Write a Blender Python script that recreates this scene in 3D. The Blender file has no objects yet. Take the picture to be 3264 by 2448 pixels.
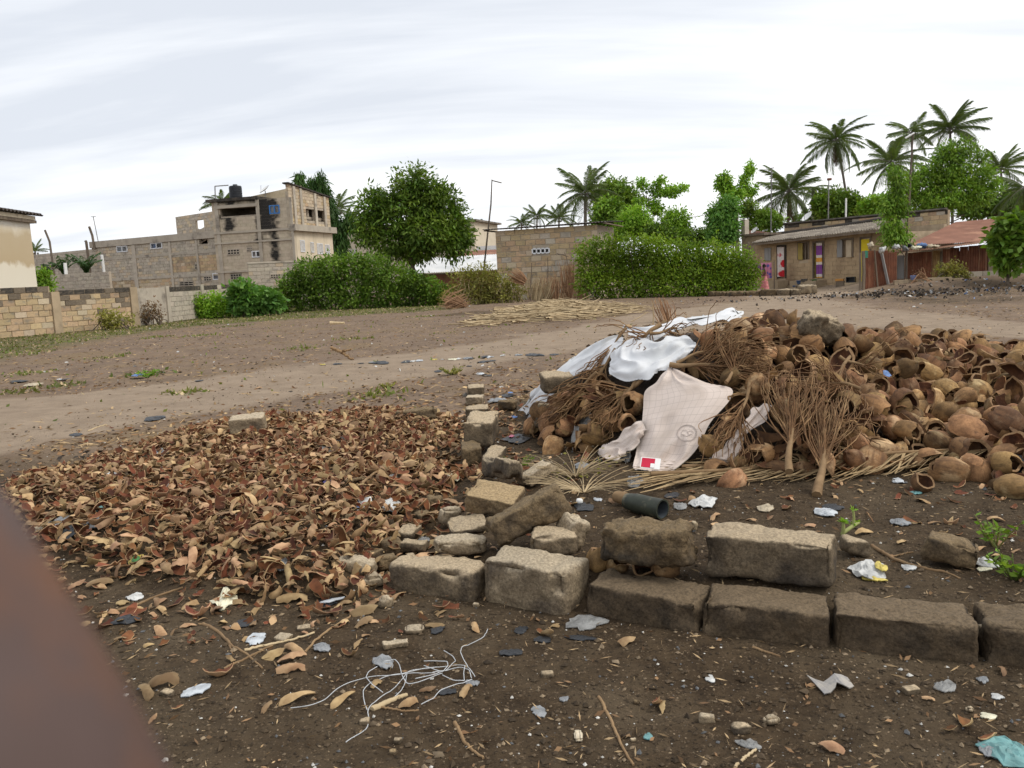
import bpy, math, random
import numpy as np
from mathutils import Vector, Matrix, Euler

rng = np.random.default_rng(7)
random.seed(7)
sc = bpy.context.scene
COL = sc.collection

# ------------------------------------------------------------------ camera
FPX, CX, CY = 2716.0, 1632.0, 1224.0          # focal length and centre of the photograph in its own pixels
PITCH, ROLL, EYE = 7.5, -2.7, 1.4
cam_d = bpy.data.cameras.new('camera')
cam = bpy.data.objects.new('camera', cam_d)
COL.objects.link(cam)
cam_d.sensor_width = 36.0
cam_d.lens = 36.0 * FPX / 3264.0
cam_d.clip_start = 0.01
cam_d.clip_end = 3000.0
RM = Matrix.Rotation(math.radians(90 - PITCH), 3, 'X') @ Matrix.Rotation(math.radians(ROLL), 3, 'Z')
cam.matrix_world = Matrix.Translation((0, 0, EYE)) @ RM.to_4x4()
cam_d.dof.use_dof = True
cam_d.dof.focus_distance = 6.0
cam_d.dof.aperture_fstop = 11.0
sc.camera = cam
RN = np.array(RM)
CAM = np.array([0.0, 0.0, EYE])

# ------------------------------------------------------------------ world: overcast sky
SUN_EL, SUN_AZ = 50.0, 104.0                    # azimuth clockwise from +Y (away from the camera)
w = bpy.data.worlds.new('World'); sc.world = w; w.use_nodes = True
nt = w.node_tree; nt.nodes.clear()
def N(t, **k):
 n = nt.nodes.new(t)
 for a, b in k.items():
  setattr(n, a, b)
 return n
L = lambda a, b: nt.links.new(a, b)
out = N('ShaderNodeOutputWorld'); bg = N('ShaderNodeBackground'); bg.inputs[1].default_value = 0.1
sky = N('ShaderNodeTexSky'); sky.sky_type = 'NISHITA'; sky.sun_disc = False
sky.sun_elevation = math.radians(SUN_EL); sky.sun_rotation = math.radians(SUN_AZ)
sky.air_density = 1.0; sky.dust_density = 2.0
tc = N('ShaderNodeTexCoord'); sep = N('ShaderNodeSeparateXYZ'); L(tc.outputs['Generated'], sep.inputs[0])
zz = N('ShaderNodeMath', operation='MAXIMUM'); L(sep.outputs[2], zz.inputs[0]); zz.inputs[1].default_value = 0.0
za = N('ShaderNodeMath', operation='ADD'); L(zz.outputs[0], za.inputs[0]); za.inputs[1].default_value = 0.22
dx = N('ShaderNodeMath', operation='DIVIDE'); L(sep.outputs[0], dx.inputs[0]); L(za.outputs[0], dx.inputs[1])
dy = N('ShaderNodeMath', operation='DIVIDE'); L(sep.outputs[1], dy.inputs[0]); L(za.outputs[0], dy.inputs[1])
cb = N('ShaderNodeCombineXYZ'); L(dx.outputs[0], cb.inputs[0]); L(dy.outputs[0], cb.inputs[1])
def cloud_noise(rot, sx, sy, loc, detail, rough, dist):
 mp = N('ShaderNodeMapping'); L(cb.outputs[0], mp.inputs[0])
 mp.inputs['Rotation'].default_value = (0, 0, math.radians(rot)); mp.inputs['Scale'].default_value = (sx, sy, 1)
 mp.inputs['Location'].default_value = loc
 nz = N('ShaderNodeTexNoise'); L(mp.outputs[0], nz.inputs['Vector']); nz.inputs['Scale'].default_value = 1.0
 nz.inputs['Detail'].default_value = detail; nz.inputs['Roughness'].default_value = rough
 nz.inputs['Distortion'].default_value = dist
 return nz
n1 = cloud_noise(14, 0.42, 0.95, (3.1, 1.7, 0), 5.0, 0.52, 0.5)
n2 = cloud_noise(20, 0.75, 3.4, (0.4, 5.2, 0), 6.0, 0.55, 0.35)
mixn = N('ShaderNodeMath', operation='MULTIPLY_ADD'); L(n1.outputs[0], mixn.inputs[0]); mixn.inputs[1].default_value = 0.62
m2 = N('ShaderNodeMath', operation='MULTIPLY'); L(n2.outputs[0], m2.inputs[0]); m2.inputs[1].default_value = 0.38
L(m2.outputs[0], mixn.inputs[2])
# the cloud deck is thinner towards the sun (right) and thicker to the left
gx = N('ShaderNodeMath', operation='MULTIPLY_ADD'); L(sep.outputs[0], gx.inputs[0]); gx.inputs[1].default_value = 0.065; L(mixn.outputs[0], gx.inputs[2])
ramp = N('ShaderNodeValToRGB'); L(gx.outputs[0], ramp.inputs[0])
e = ramp.color_ramp.elements
e[0].position = 0.36; e[0].color = (0.62, 0.655, 0.715, 1)
e[1].position = 0.60; e[1].color = (0.99, 0.99, 0.99, 1)
e2 = ramp.color_ramp.elements.new(0.46); e2.color = (0.765, 0.79, 0.83, 1)
e3 = ramp.color_ramp.elements.new(0.53); e3.color = (0.90, 0.91, 0.925, 1)
sc10 = N('ShaderNodeVectorMath', operation='SCALE'); L(ramp.outputs[0], sc10.inputs[0]); sc10.inputs['Scale'].default_value = 10.0
mx = N('ShaderNodeMix', data_type='RGBA'); mx.inputs['Factor'].default_value = 0.96
L(sky.outputs[0], mx.inputs[6]); L(sc10.outputs[0], mx.inputs[7])
L(mx.outputs[2], bg.inputs[0]); L(bg.outputs[0], out.inputs[0])

sun_d = bpy.data.lights.new('sun', 'SUN'); sun_d.energy = 1.45; sun_d.angle = math.radians(20); sun_d.color = (1.0, 0.95, 0.86)
sun = bpy.data.objects.new('sun', sun_d); COL.objects.link(sun)
_a = math.radians(SUN_AZ); _e = math.radians(SUN_EL)
sdir = Vector((math.sin(_a) * math.cos(_e), math.cos(_a) * math.cos(_e), math.sin(_e)))
sun.rotation_euler = sdir.to_track_quat('Z', 'Y').to_euler()
vs = sc.view_settings
vs.view_transform = 'Standard'; vs.look = 'None'; vs.exposure = 0.36; vs.gamma = 1.0; vs.use_curve_mapping = False
sc.render.engine = 'CYCLES'
sc.cycles.max_bounces = 5; sc.cycles.diffuse_bounces = 3; sc.cycles.transparent_max_bounces = 8
sc.cycles.use_denoising = True

# ------------------------------------------------------------------ numpy noise
def _hash(ix, iy, iz, seed):
 n = (ix * 374761393 + iy * 668265263 + iz * 1440670441 + seed * 1274126177) & 0xFFFFFFFF
 n = ((n ^ (n >> 13)) * 1274126177) & 0xFFFFFFFF
 n = (n ^ (n >> 16)) & 0xFFFF
 return n / 32767.5 - 1.0
def vnoise(P, seed=0):
 P = np.asarray(P, float)
 i = np.floor(P).astype(np.int64); f = P - i
 u = f * f * f * (f * (f * 6 - 15) + 10)
 r = 0
 for a in (0, 1):
  wa = u[..., 0] if a else 1 - u[..., 0]
  for b in (0, 1):
   wb = u[..., 1] if b else 1 - u[..., 1]
   for c in (0, 1):
    wc = u[..., 2] if c else 1 - u[..., 2]
    r = r + wa * wb * wc * _hash(i[..., 0] + a, i[..., 1] + b, i[..., 2] + c, seed)
 return r
def fbm(P, seed=0, o=4, g=0.5):
 P = np.asarray(P, float); s = 0; a = 1.0; k = 1.0
 for q in range(o):
  s = s + a * vnoise(P * k + q * 17.3, seed + q * 31); a *= g; k *= 2.03
 return s
def sstep(a, b, x):
 t = np.clip((np.asarray(x, float) - a) / (b - a), 0, 1)
 return t * t * (3 - 2 * t)

# ------------------------------------------------------------------ photograph geometry
def ray(x, y):
 return RN @ np.array([(x - CX) / FPX, -(y - CY) / FPX, -1.0])
def rays(px):
 px = np.asarray(px, float)
 d = np.stack([(px[..., 0] - CX) / FPX, -(px[..., 1] - CY) / FPX, -np.ones(px.shape[:-1])], -1)
 return d @ RN.T
def dep(x, y, Y):
 """point on the sight line of photo pixel (x, y) at world distance Y"""
 d = ray(x, y); return CAM + d * (Y / d[1])
def proj(P):
 P = np.asarray(P, float) - CAM
 c = P @ RN
 return np.stack([CX + FPX * c[..., 0] / -c[..., 2], CY - FPX * c[..., 1] / -c[..., 2]], -1)

# ------------------------------------------------------------------ object helpers
WL = {}                                         # world origin of every object that may be a parent
def link(o, parent=None, loc=(0, 0, 0)):
 COL.objects.link(o)
 loc = Vector(loc); WL[o.name] = loc
 if parent is not None:
  o.parent = parent; o.location = loc - WL[parent.name]
 else:
  o.location = loc
 return o
def tag(o, label=None, cat=None, group=None, kind=None):
 if label: o['label'] = label
 if cat: o['category'] = cat
 if group: o['group'] = group
 if kind: o['kind'] = kind
 return o
def thing(name, label, cat, loc=(0, 0, 0), group=None):
 o = bpy.data.objects.new(name, None); o.empty_display_size = 0.2
 link(o, None, loc)
 return tag(o, label, cat, group, 'thing')

class MB:
 """collects quads and triangles into one mesh"""
 def __init__(s):
  s.V = []; s.F = {3: [], 4: []}; s.M = {3: [], 4: []}; s.R = []; s.n = 0; s.UV = []
 def add(s, V, F, m=0, rnd=None, uv=None):
  V = np.asarray(V, float).reshape(-1, 3); F = np.asarray(F, int)
  if len(F) == 0: return s
  k = F.shape[1]
  s.F[k].append(F + s.n); s.M[k].append(np.full(len(F), m) if np.isscalar(m) else np.asarray(m))
  s.V.append(V); s.n += len(V)
  s.R.append(np.full(len(V), 0.0 if rnd is None else rnd) if np.isscalar(rnd) or rnd is None else np.asarray(rnd, float))
  s.UV.append(np.zeros((len(V), 2)) if uv is None else np.asarray(uv, float))
  return s
 def mesh(s, name, mats, smooth=False):
  V = np.concatenate(s.V)
  me = bpy.data.meshes.new(name)
  me.vertices.add(len(V)); me.vertices.foreach_set('co', V.ravel().astype(np.float32))
  loops = []; starts = []; mi = []; c = 0
  for k in (3, 4):
   if s.F[k]:
    Fk = np.concatenate(s.F[k]); loops.append(Fk.ravel()); starts.append(c + np.arange(len(Fk)) * k); c += Fk.size
    mi.append(np.concatenate(s.M[k]))
  loops = np.concatenate(loops); starts = np.concatenate(starts); mi = np.concatenate(mi)
  me.loops.add(len(loops)); me.loops.foreach_set('vertex_index', loops.astype(np.int32))
  me.polygons.add(len(starts)); me.polygons.foreach_set('loop_start', starts.astype(np.int32))
  me.polygons.foreach_set('material_index', mi.astype(np.int32))
  me.polygons.foreach_set('use_smooth', np.full(len(starts), smooth))
  R = np.concatenate(s.R)
  if R.any():
   at = me.attributes.new('rnd', 'FLOAT', 'POINT'); at.data.foreach_set('value', R.astype(np.float32))
  U = np.concatenate(s.UV)
  if U.any():
   uvl = me.uv_layers.new(name='UVMap'); uvl.data.foreach_set('uv', U[loops].ravel().astype(np.float32))
  for m in (mats if isinstance(mats, (list, tuple)) else [mats]):
   me.materials.append(m)
  me.update(calc_edges=True)
  me.validate()
  return me
 def obj(s, name, mats, parent=None, loc=(0, 0, 0), smooth=False):
  """vertices are world coordinates; the object's origin goes to loc"""
  me = s.mesh(name, mats, smooth)
  if any(abs(c) > 1e-9 for c in loc):
   me.transform(Matrix.Translation(-Vector(loc)))
  return link(bpy.data.objects.new(name, me), parent, loc)
def inst(name, me, M, parent=None):
 o = bpy.data.objects.new(name, me); COL.objects.link(o)
 if parent is not None:
  o.parent = parent
  M = Matrix.Translation(-WL[parent.name]) @ M
 o.matrix_basis = M
 return o

BOXF = np.array([[0, 3, 2, 1], [4, 5, 6, 7], [0, 1, 5, 4], [1, 2, 6, 5], [2, 3, 7, 6], [3, 0, 4, 7]])
def box8(c):
 return np.asarray(c, float), BOXF
def box(x0, x1, y0, y1, z0, z1):
 return np.array([[x0, y0, z0], [x1, y0, z0], [x1, y1, z0], [x0, y1, z0], [x0, y0, z1], [x1, y0, z1], [x1, y1, z1], [x0, y1, z1]], float), BOXF
def tube(P, r, n=6, caps=True):
 P = np.asarray(P, float); m = len(P); r = np.broadcast_to(np.asarray(r, float), (m,))
 T = np.gradient(P, axis=0); T /= np.linalg.norm(T, axis=1)[:, None] + 1e-12
 up = np.array([0, 0, 1.0]) if abs(T[:, 2]).mean() < 0.9 else np.array([1.0, 0, 0])
 A = np.cross(T, up); A /= np.linalg.norm(A, axis=1)[:, None] + 1e-12
 B = np.cross(T, A)
 th = np.arange(n) * 2 * np.pi / n
 V = P[:, None] + r[:, None, None] * (np.cos(th)[None, :, None] * A[:, None] + np.sin(th)[None, :, None] * B[:, None])
 V = V.reshape(-1, 3)
 i = np.arange(m - 1)[:, None] * n; j = np.arange(n)[None]
 F = np.stack([i + j, i + (j + 1) % n, i + n + (j + 1) % n, i + n + j], -1).reshape(-1, 4)
 return V, F
def add_tube(mb, P, r, n=6, m=0, rnd=None):
 V, F = tube(P, r, n); mb.add(V, F, m, rnd)
 mm = len(P)
 if n == 4:
  mb.add(V[:4], [[3, 2, 1, 0]], m, rnd); mb.add(V[-4:], [[0, 1, 2, 3]], m, rnd)
 elif n > 4:
  for ring, c, rev in ((V[:n], P[0], True), (V[-n:], P[-1], False)):
   VV = np.vstack([ring, [c]]); k = np.arange(n)
   f = np.stack([k, (k + 1) % n, np.full(n, n)], 1)
   mb.add(VV, f[:, ::-1] if rev else f, m, rnd)
def grid_faces(nu, nv):
 i = np.arange(nu - 1)[:, None] * nv; j = np.arange(nv - 1)[None]
 return np.stack([i + j, i + nv + j, i + nv + j + 1, i + j + 1], -1).reshape(-1, 4)
def rotm(yaw=0, pitch=0, roll=0):
 return np.array(Euler((roll, pitch, yaw), 'XYZ').to_matrix())

# ------------------------------------------------------------------ materials
def new_mat(name):
 m = bpy.data.materials.new(name); m.use_nodes = True
 t = m.node_tree; b = t.nodes['Principled BSDF']; b.inputs['Specular IOR Level'].default_value = 0.25
 return m, t, b
def mat(name, c1, c2=None, scale=6.0, rough=0.85, c3=None, scale3=1.0, lo3=0.5, hi3=0.7, bump=0.0, bscale=None, var=0.12, stretch=(1, 1, 1),
  spec=0.25, coord='Object', top=None, topamt=0.7, hue=0.0, lo=0.38, hi=0.64, streak=None, back=None, trans=None, detail=5.0, grit=0.0, stain=False):
 """two-tone noise colour, optional third blotch colour, optional paler upward faces (settled dust plus painted-in light from above), per-object and per-piece variation"""
 m, t, b = new_mat(name)
 nd = t.nodes; lk = t.links
 b.inputs['Roughness'].default_value = rough; b.inputs['Specular IOR Level'].default_value = spec
 tcn = nd.new('ShaderNodeTexCoord'); oi = nd.new('ShaderNodeObjectInfo')
 mp = nd.new('ShaderNodeMapping'); lk.new(tcn.outputs[coord], mp.inputs[0]); mp.inputs['Scale'].default_value = stretch
 off = nd.new('ShaderNodeVectorMath'); off.operation = 'SCALE'; off.inputs[0].default_value = (37.1, 21.7, 13.3)
 lk.new(oi.outputs['Random'], off.inputs['Scale'])
 av = nd.new('ShaderNodeVectorMath'); av.operation = 'ADD'; lk.new(mp.outputs[0], av.inputs[0]); lk.new(off.outputs[0], av.inputs[1])
 vec = av.outputs[0]
 def noise(s, d=None, v=vec, r=0.6):
  n = nd.new('ShaderNodeTexNoise'); n.inputs['Scale'].default_value = s; n.inputs['Detail'].default_value = detail if d is None else d
  n.inputs['Roughness'].default_value = r
  lk.new(v, n.inputs['Vector']); return n.outputs[0]
 def mapr(v, a, c):
  r = nd.new('ShaderNodeMapRange'); r.inputs['From Min'].default_value = a; r.inputs['From Max'].default_value = c; lk.new(v, r.inputs[0]); return r.outputs[0]
 def mix(f, a, c, mode='MIX'):
  x = nd.new('ShaderNodeMix'); x.data_type = 'RGBA'; x.blend_type = mode
  for s, k in ((f, 0), (a, 6), (c, 7)):
   if isinstance(s, (int, float)): x.inputs[k].default_value = s
   elif isinstance(s, tuple): x.inputs[k].default_value = (*s, 1) if len(s) == 3 else s
   else: lk.new(s, x.inputs[k])
  return x.outputs[2]
 c2 = c2 or tuple(x * 0.75 for x in c1)
 col = mix(mapr(noise(scale), lo, hi), c1, c2)
 if c3:
  col = mix(mapr(noise(scale3, 6.0), lo3, hi3), col, c3)
 if streak:
  sm = nd.new('ShaderNodeMapping'); lk.new(tcn.outputs[coord], sm.inputs[0]); sm.inputs['Scale'].default_value = (streak[1], streak[1], streak[1] * 0.08)
  col = mix(mapr(noise(1.0, 5.0, sm.outputs[0]), streak[2], streak[3]), col, streak[0])
 if top:  # upward faces paler: dust, and the fall of light put into the colour
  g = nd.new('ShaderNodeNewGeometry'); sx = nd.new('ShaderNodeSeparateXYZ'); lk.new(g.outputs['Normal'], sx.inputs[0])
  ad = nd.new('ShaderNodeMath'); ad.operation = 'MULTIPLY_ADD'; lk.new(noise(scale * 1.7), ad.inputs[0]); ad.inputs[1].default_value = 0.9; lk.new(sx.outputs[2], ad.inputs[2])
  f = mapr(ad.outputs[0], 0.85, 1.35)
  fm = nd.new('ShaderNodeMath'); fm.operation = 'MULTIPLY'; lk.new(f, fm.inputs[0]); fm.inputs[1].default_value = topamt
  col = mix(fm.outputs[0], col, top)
 if grit:
  gv = mapr(noise(85.0, 4.0, None or vec, .75), .32, .68)
  g2 = nd.new('ShaderNodeMapRange'); lk.new(gv, g2.inputs[0]); g2.inputs['To Min'].default_value = 1 - grit; g2.inputs['To Max'].default_value = 1 + grit * .7
  hg = nd.new('ShaderNodeHueSaturation'); lk.new(col, hg.inputs['Color']); lk.new(g2.outputs[0], hg.inputs['Value']); col = hg.outputs[0]
 if stain:
  sa = nd.new('ShaderNodeAttribute'); sa.attribute_name = 'stain'
  sm_ = nd.new('ShaderNodeMath'); sm_.operation = 'MULTIPLY_ADD'; lk.new(noise(1.6, 8.0), sm_.inputs[0]); sm_.inputs[1].default_value = 1.1; lk.new(sa.outputs['Fac'], sm_.inputs[2])
  col = mix(mapr(sm_.outputs[0], .74, 1.08), col, (0.03, 0.027, 0.024))
 # brightness variation
 at = nd.new('ShaderNodeAttribute'); at.attribute_name = 'rnd'
 ad = nd.new('ShaderNodeMath'); ad.operation = 'ADD'; lk.new(at.outputs['Fac'], ad.inputs[0]); lk.new(oi.outputs['Random'], ad.inputs[1])
 fr = nd.new('ShaderNodeMath'); fr.operation = 'FRACT'; lk.new(ad.outputs[0], fr.inputs[0])
 vr = nd.new('ShaderNodeMapRange'); lk.new(fr.outputs[0], vr.inputs[0]); vr.inputs['To Min'].default_value = 1 - var; vr.inputs['To Max'].default_value = 1 + var
 hs = nd.new('ShaderNodeHueSaturation'); lk.new(col, hs.inputs['Color']); lk.new(vr.outputs[0], hs.inputs['Value'])
 if hue:
  hr = nd.new('ShaderNodeMapRange'); wn = nd.new('ShaderNodeTexWhiteNoise'); wn.noise_dimensions = '1D'; lk.new(fr.outputs[0], wn.inputs['W'])
  lk.new(wn.outputs['Value'], hr.inputs[0]); hr.inputs['To Min'].default_value = 0.5 - hue; hr.inputs['To Max'].default_value = 0.5 + hue
  lk.new(hr.outputs[0], hs.inputs['Hue'])
 col = hs.outputs[0]
 lk.new(col, b.inputs['Base Color'])
 if bump:
  bn = nd.new('ShaderNodeBump'); bn.inputs['Strength'].default_value = min(1.0, bump * 90); bn.inputs['Distance'].default_value = bump
  lk.new(noise(bscale or scale * 3, 6.0), bn.inputs['Height']); lk.new(bn.outputs[0], b.inputs['Normal'])
 if trans:
  tr = nd.new('ShaderNodeBsdfTranslucent'); lk.new(mix(1.0, col, trans, 'MULTIPLY'), tr.inputs[0])
  ms = nd.new('ShaderNodeMixShader'); ms.inputs[0].default_value = 0.35
  o = nd['Material Output']; lk.new(b.outputs[0], ms.inputs[1]); lk.new(tr.outputs[0], ms.inputs[2]); lk.new(ms.outputs[0], o.inputs[0])
 return m
# ------------------------------------------------------------------ terrain shape
def g0(x, y, z=0.0):
 d = ray(x, y); t = (z - EYE) / d[2]; return (CAM + d * t)[:2]
def poly_sd(P, poly):
 """signed distance to a polygon, positive inside"""
 P = np.asarray(P, float); poly = np.asarray(poly, float); n = len(poly)
 d = np.full(P.shape[:-1], 1e9); inside = np.zeros(P.shape[:-1], bool)
 for i in range(n):
  a = poly[i]; b = poly[(i + 1) % n]; e = b - a; wv = P - a
  t = np.clip((wv @ e) / (e @ e + 1e-12), 0, 1)
  d = np.minimum(d, np.linalg.norm(wv - t[..., None] * e, axis=-1))
  c = ((a[1] > P[..., 1]) != (b[1] > P[..., 1]))
  xx = a[0] + (P[..., 1] - a[1]) * (b[0] - a[0]) / ((b[1] - a[1]) + 1e-12)
  inside ^= c & (P[..., 0] < xx)
 return np.where(inside, d, -d)
KA = np.array([-0.6, 3.68]); KD = np.array([0.919, -0.393]); KN = np.array([0.393, 0.919])
HUSK_PX = [(-40, 1570), (250, 1490), (520, 1405), (740, 1345), (1000, 1330), (1280, 1315), (1480, 1335), (1480, 1480), (1530, 1540), (1470, 1640), (1370, 1700), (1260, 1790), (1200, 1900), (930, 1905), (660, 1900), (350, 1840), (120, 1760), (-60, 1690)]
HUSK = np.array([g0(*p, 0.04) for p in HUSK_PX])
PATH_PX = [(-300, 1330), (0, 1275), (500, 1225), (1000, 1165), (1500, 1100), (1800, 1050), (2000, 1005), (2250, 975), (2420, 950), (2560, 946), (2760, 985), (3264, 1032), (3700, 1060), (3700, 1098), (3264, 1075), (2800, 1050), (2400, 1040), (2100, 1075), (1800, 1130), (1500, 1180), (1000, 1248), (500, 1340), (0, 1450), (-300, 1530)]
PATHP = np.array([g0(*p) for p in PATH_PX])
YARD = np.array([g0(*p) for p in [(2230, 930), (2420, 903), (2790, 903), (2800, 925), (2620, 950), (2440, 955)]])
GREEN = np.array([g0(*p) for p in [(-200, 1090), (0, 1072), (440, 1030), (600, 1010), (880, 985), (1420, 968), (1440, 985), (900, 1022), (620, 1040), (400, 1065), (150, 1110), (0, 1150), (-200, 1180)]])
def H(x, y):
 x = np.asarray(x, float); y = np.asarray(y, float); P = np.stack([x, y], -1)
 s = (P - KA) @ KN
 h = 0.105 * sstep(0.02, 0.3, s) * sstep(-0.55, -0.15, x) * (1 - sstep(8.0, 11.0, y))
 near = (y > 2.5) & (y < 12) & (x > -6) & (x < 1)
 if near.any():
  hm = np.zeros(x.shape)
  hm[near] = 0.13 * sstep(-0.05, 0.55, poly_sd(P[near], HUSK) + 0.1 * vnoise(np.stack([x[near] * 2, y[near] * 2, 0 * x[near]], -1), 3))
  h = np.maximum(h, hm)
 z = np.zeros_like(x)
 h = h + 0.035 * sstep(6, 14, y) * vnoise(np.stack([x * 0.35, y * 0.35, z], -1), 5)
 h = h + 0.016 * fbm(np.stack([x * 1.6, y * 1.6, z], -1), 9, 3)
 h = h + 0.34 * sstep(30.5, 34.0, y) * sstep(13.6, 16.5, x)
 h = h + 0.006 * (1 - sstep(5, 9, y)) * fbm(np.stack([x * 11, y * 11, z], -1), 12, 2)
 return h
def ground(px, py, off=0.0):
 """ground point seen at a photo pixel"""
 d = ray(px, py); z = 0.0
 for _ in range(7):
  p = CAM + d * ((z - EYE) / d[2]); z = float(H(np.array([p[0]]), np.array([p[1]]))[0])
 return np.array([p[0], p[1], z + off])
def gz(x, y):
 return float(H(np.array([x]), np.array([y]))[0])

# ground material: three soils mixed by where they lie
gm, t, b = new_mat('soil'); nd = t.nodes; lk = t.links
b.inputs['Roughness'].default_value = 0.95; b.inputs['Specular IOR Level'].default_value = 0.12
gtc = nd.new('ShaderNodeTexCoord')
def gn(s, d=6.0, r=0.65, stretch=None):
 n = nd.new('ShaderNodeTexNoise'); n.inputs['Scale'].default_value = s; n.inputs['Detail'].default_value = d; n.inputs['Roughness'].default_value = r
 if stretch:
  m_ = nd.new('ShaderNodeMapping'); lk.new(gtc.outputs['Object'], m_.inputs[0]); m_.inputs['Scale'].default_value = stretch[1]; m_.inputs['Rotation'].default_value = (0, 0, stretch[0]); lk.new(m_.outputs[0], n.inputs['Vector'])
 else:
  lk.new(gtc.outputs['Object'], n.inputs['Vector'])
 return n.outputs[0]
def gr(v, a, c, lo=0.0, hi=1.0):
 r = nd.new('ShaderNodeMapRange'); r.inputs['From Min'].default_value = a; r.inputs['From Max'].default_value = c; r.inputs['To Min'].default_value = lo; r.inputs['To Max'].default_value = hi
 lk.new(v, r.inputs[0]); return r.outputs[0]
def gx_(f, a, c, mode='MIX'):
 x = nd.new('ShaderNodeMix'); x.data_type = 'RGBA'; x.blend_type = mode
 for s, k in ((f, 0), (a, 6), (c, 7)):
  if isinstance(s, (int, float)): x.inputs[k].default_value = s
  elif isinstance(s, tuple): x.inputs[k].default_value = (*s, 1)
  else: lk.new(s, x.inputs[k])
 return x.outputs[2]
def gmul(a, c):
 x = nd.new('ShaderNodeMath'); x.operation = 'MULTIPLY'; x.use_clamp = True
 for s, k in ((a, 0), (c, 1)):
  if isinstance(s, (int, float)): x.inputs[k].default_value = s
  else: lk.new(s, x.inputs[k])
 return x.outputs[0]
def gattr(n):
 a = nd.new('ShaderNodeAttribute'); a.attribute_name = n; return a.outputs['Fac']
mid = gx_(gr(gn(1.3), 0.38, 0.62), (0.205, 0.147, 0.104), (0.15, 0.107, 0.077))
mid = gx_(gr(gn(0.45, 4), 0.5, 0.68), mid, (0.19, 0.135, 0.082))
mid = gx_(gmul(gr(gn(24.0, 3, stretch=(0.5, (0.35, 1.6, 1))), 0.60, 0.66), 0.75), mid, (0.34, 0.245, 0.15))
mid = gx_(gmul(gr(gn(17.0, 4), 0.60, 0.70), 0.7), mid, (0.07, 0.05, 0.038))
path = gx_(gr(gn(2.2), 0.35, 0.65), (0.305, 0.235, 0.17), (0.235, 0.178, 0.127))
path = gx_(gmul(gr(gn(9.0, 5), 0.60, 0.72), 0.6), path, (0.14, 0.105, 0.08))
dark = gx_(gr(gn(9.0), 0.36, 0.66), (0.040, 0.027, 0.016), (0.080, 0.055, 0.032))
dark = gx_(gr(gn(1.1, 4), 0.48, 0.68), dark, (0.105, 0.078, 0.049))
dark = gx_(gmul(gr(gn(70.0, 3), 0.60, 0.68), 0.8), dark, (0.19, 0.135, 0.085))
dark = gx_(gmul(gr(gn(52.0, 4), 0.57, 0.66), 0.8), dark, (0.016, 0.012, 0.009))
green = gx_(gr(gn(3.0), 0.4, 0.6), (0.085, 0.09, 0.035), (0.15, 0.125, 0.06))
col = gx_(gr(gattr('dark'), 0.25, 0.75), mid, dark)
col = gx_(gr(gattr('path'), 0.3, 0.7), col, path)
col = gx_(gmul(gr(gattr('green'), 0.25, 0.75), 0.8), col, green)
lk.new(col, b.inputs['Base Color'])
bp1 = nd.new('ShaderNodeBump'); bp1.inputs['Distance'].default_value = 0.012; bp1.inputs['Strength'].default_value = 0.9
lk.new(gn(46.0, 7, 0.7), bp1.inputs['Height'])
bp2 = nd.new('ShaderNodeBump'); bp2.inputs['Distance'].default_value = 0.03; bp2.inputs['Strength'].default_value = 0.8
lk.new(gn(9.0, 5), bp2.inputs['Height']); lk.new(bp1.outputs[0], bp2.inputs['Normal']); lk.new(bp2.outputs[0], b.inputs['Normal'])

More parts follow.
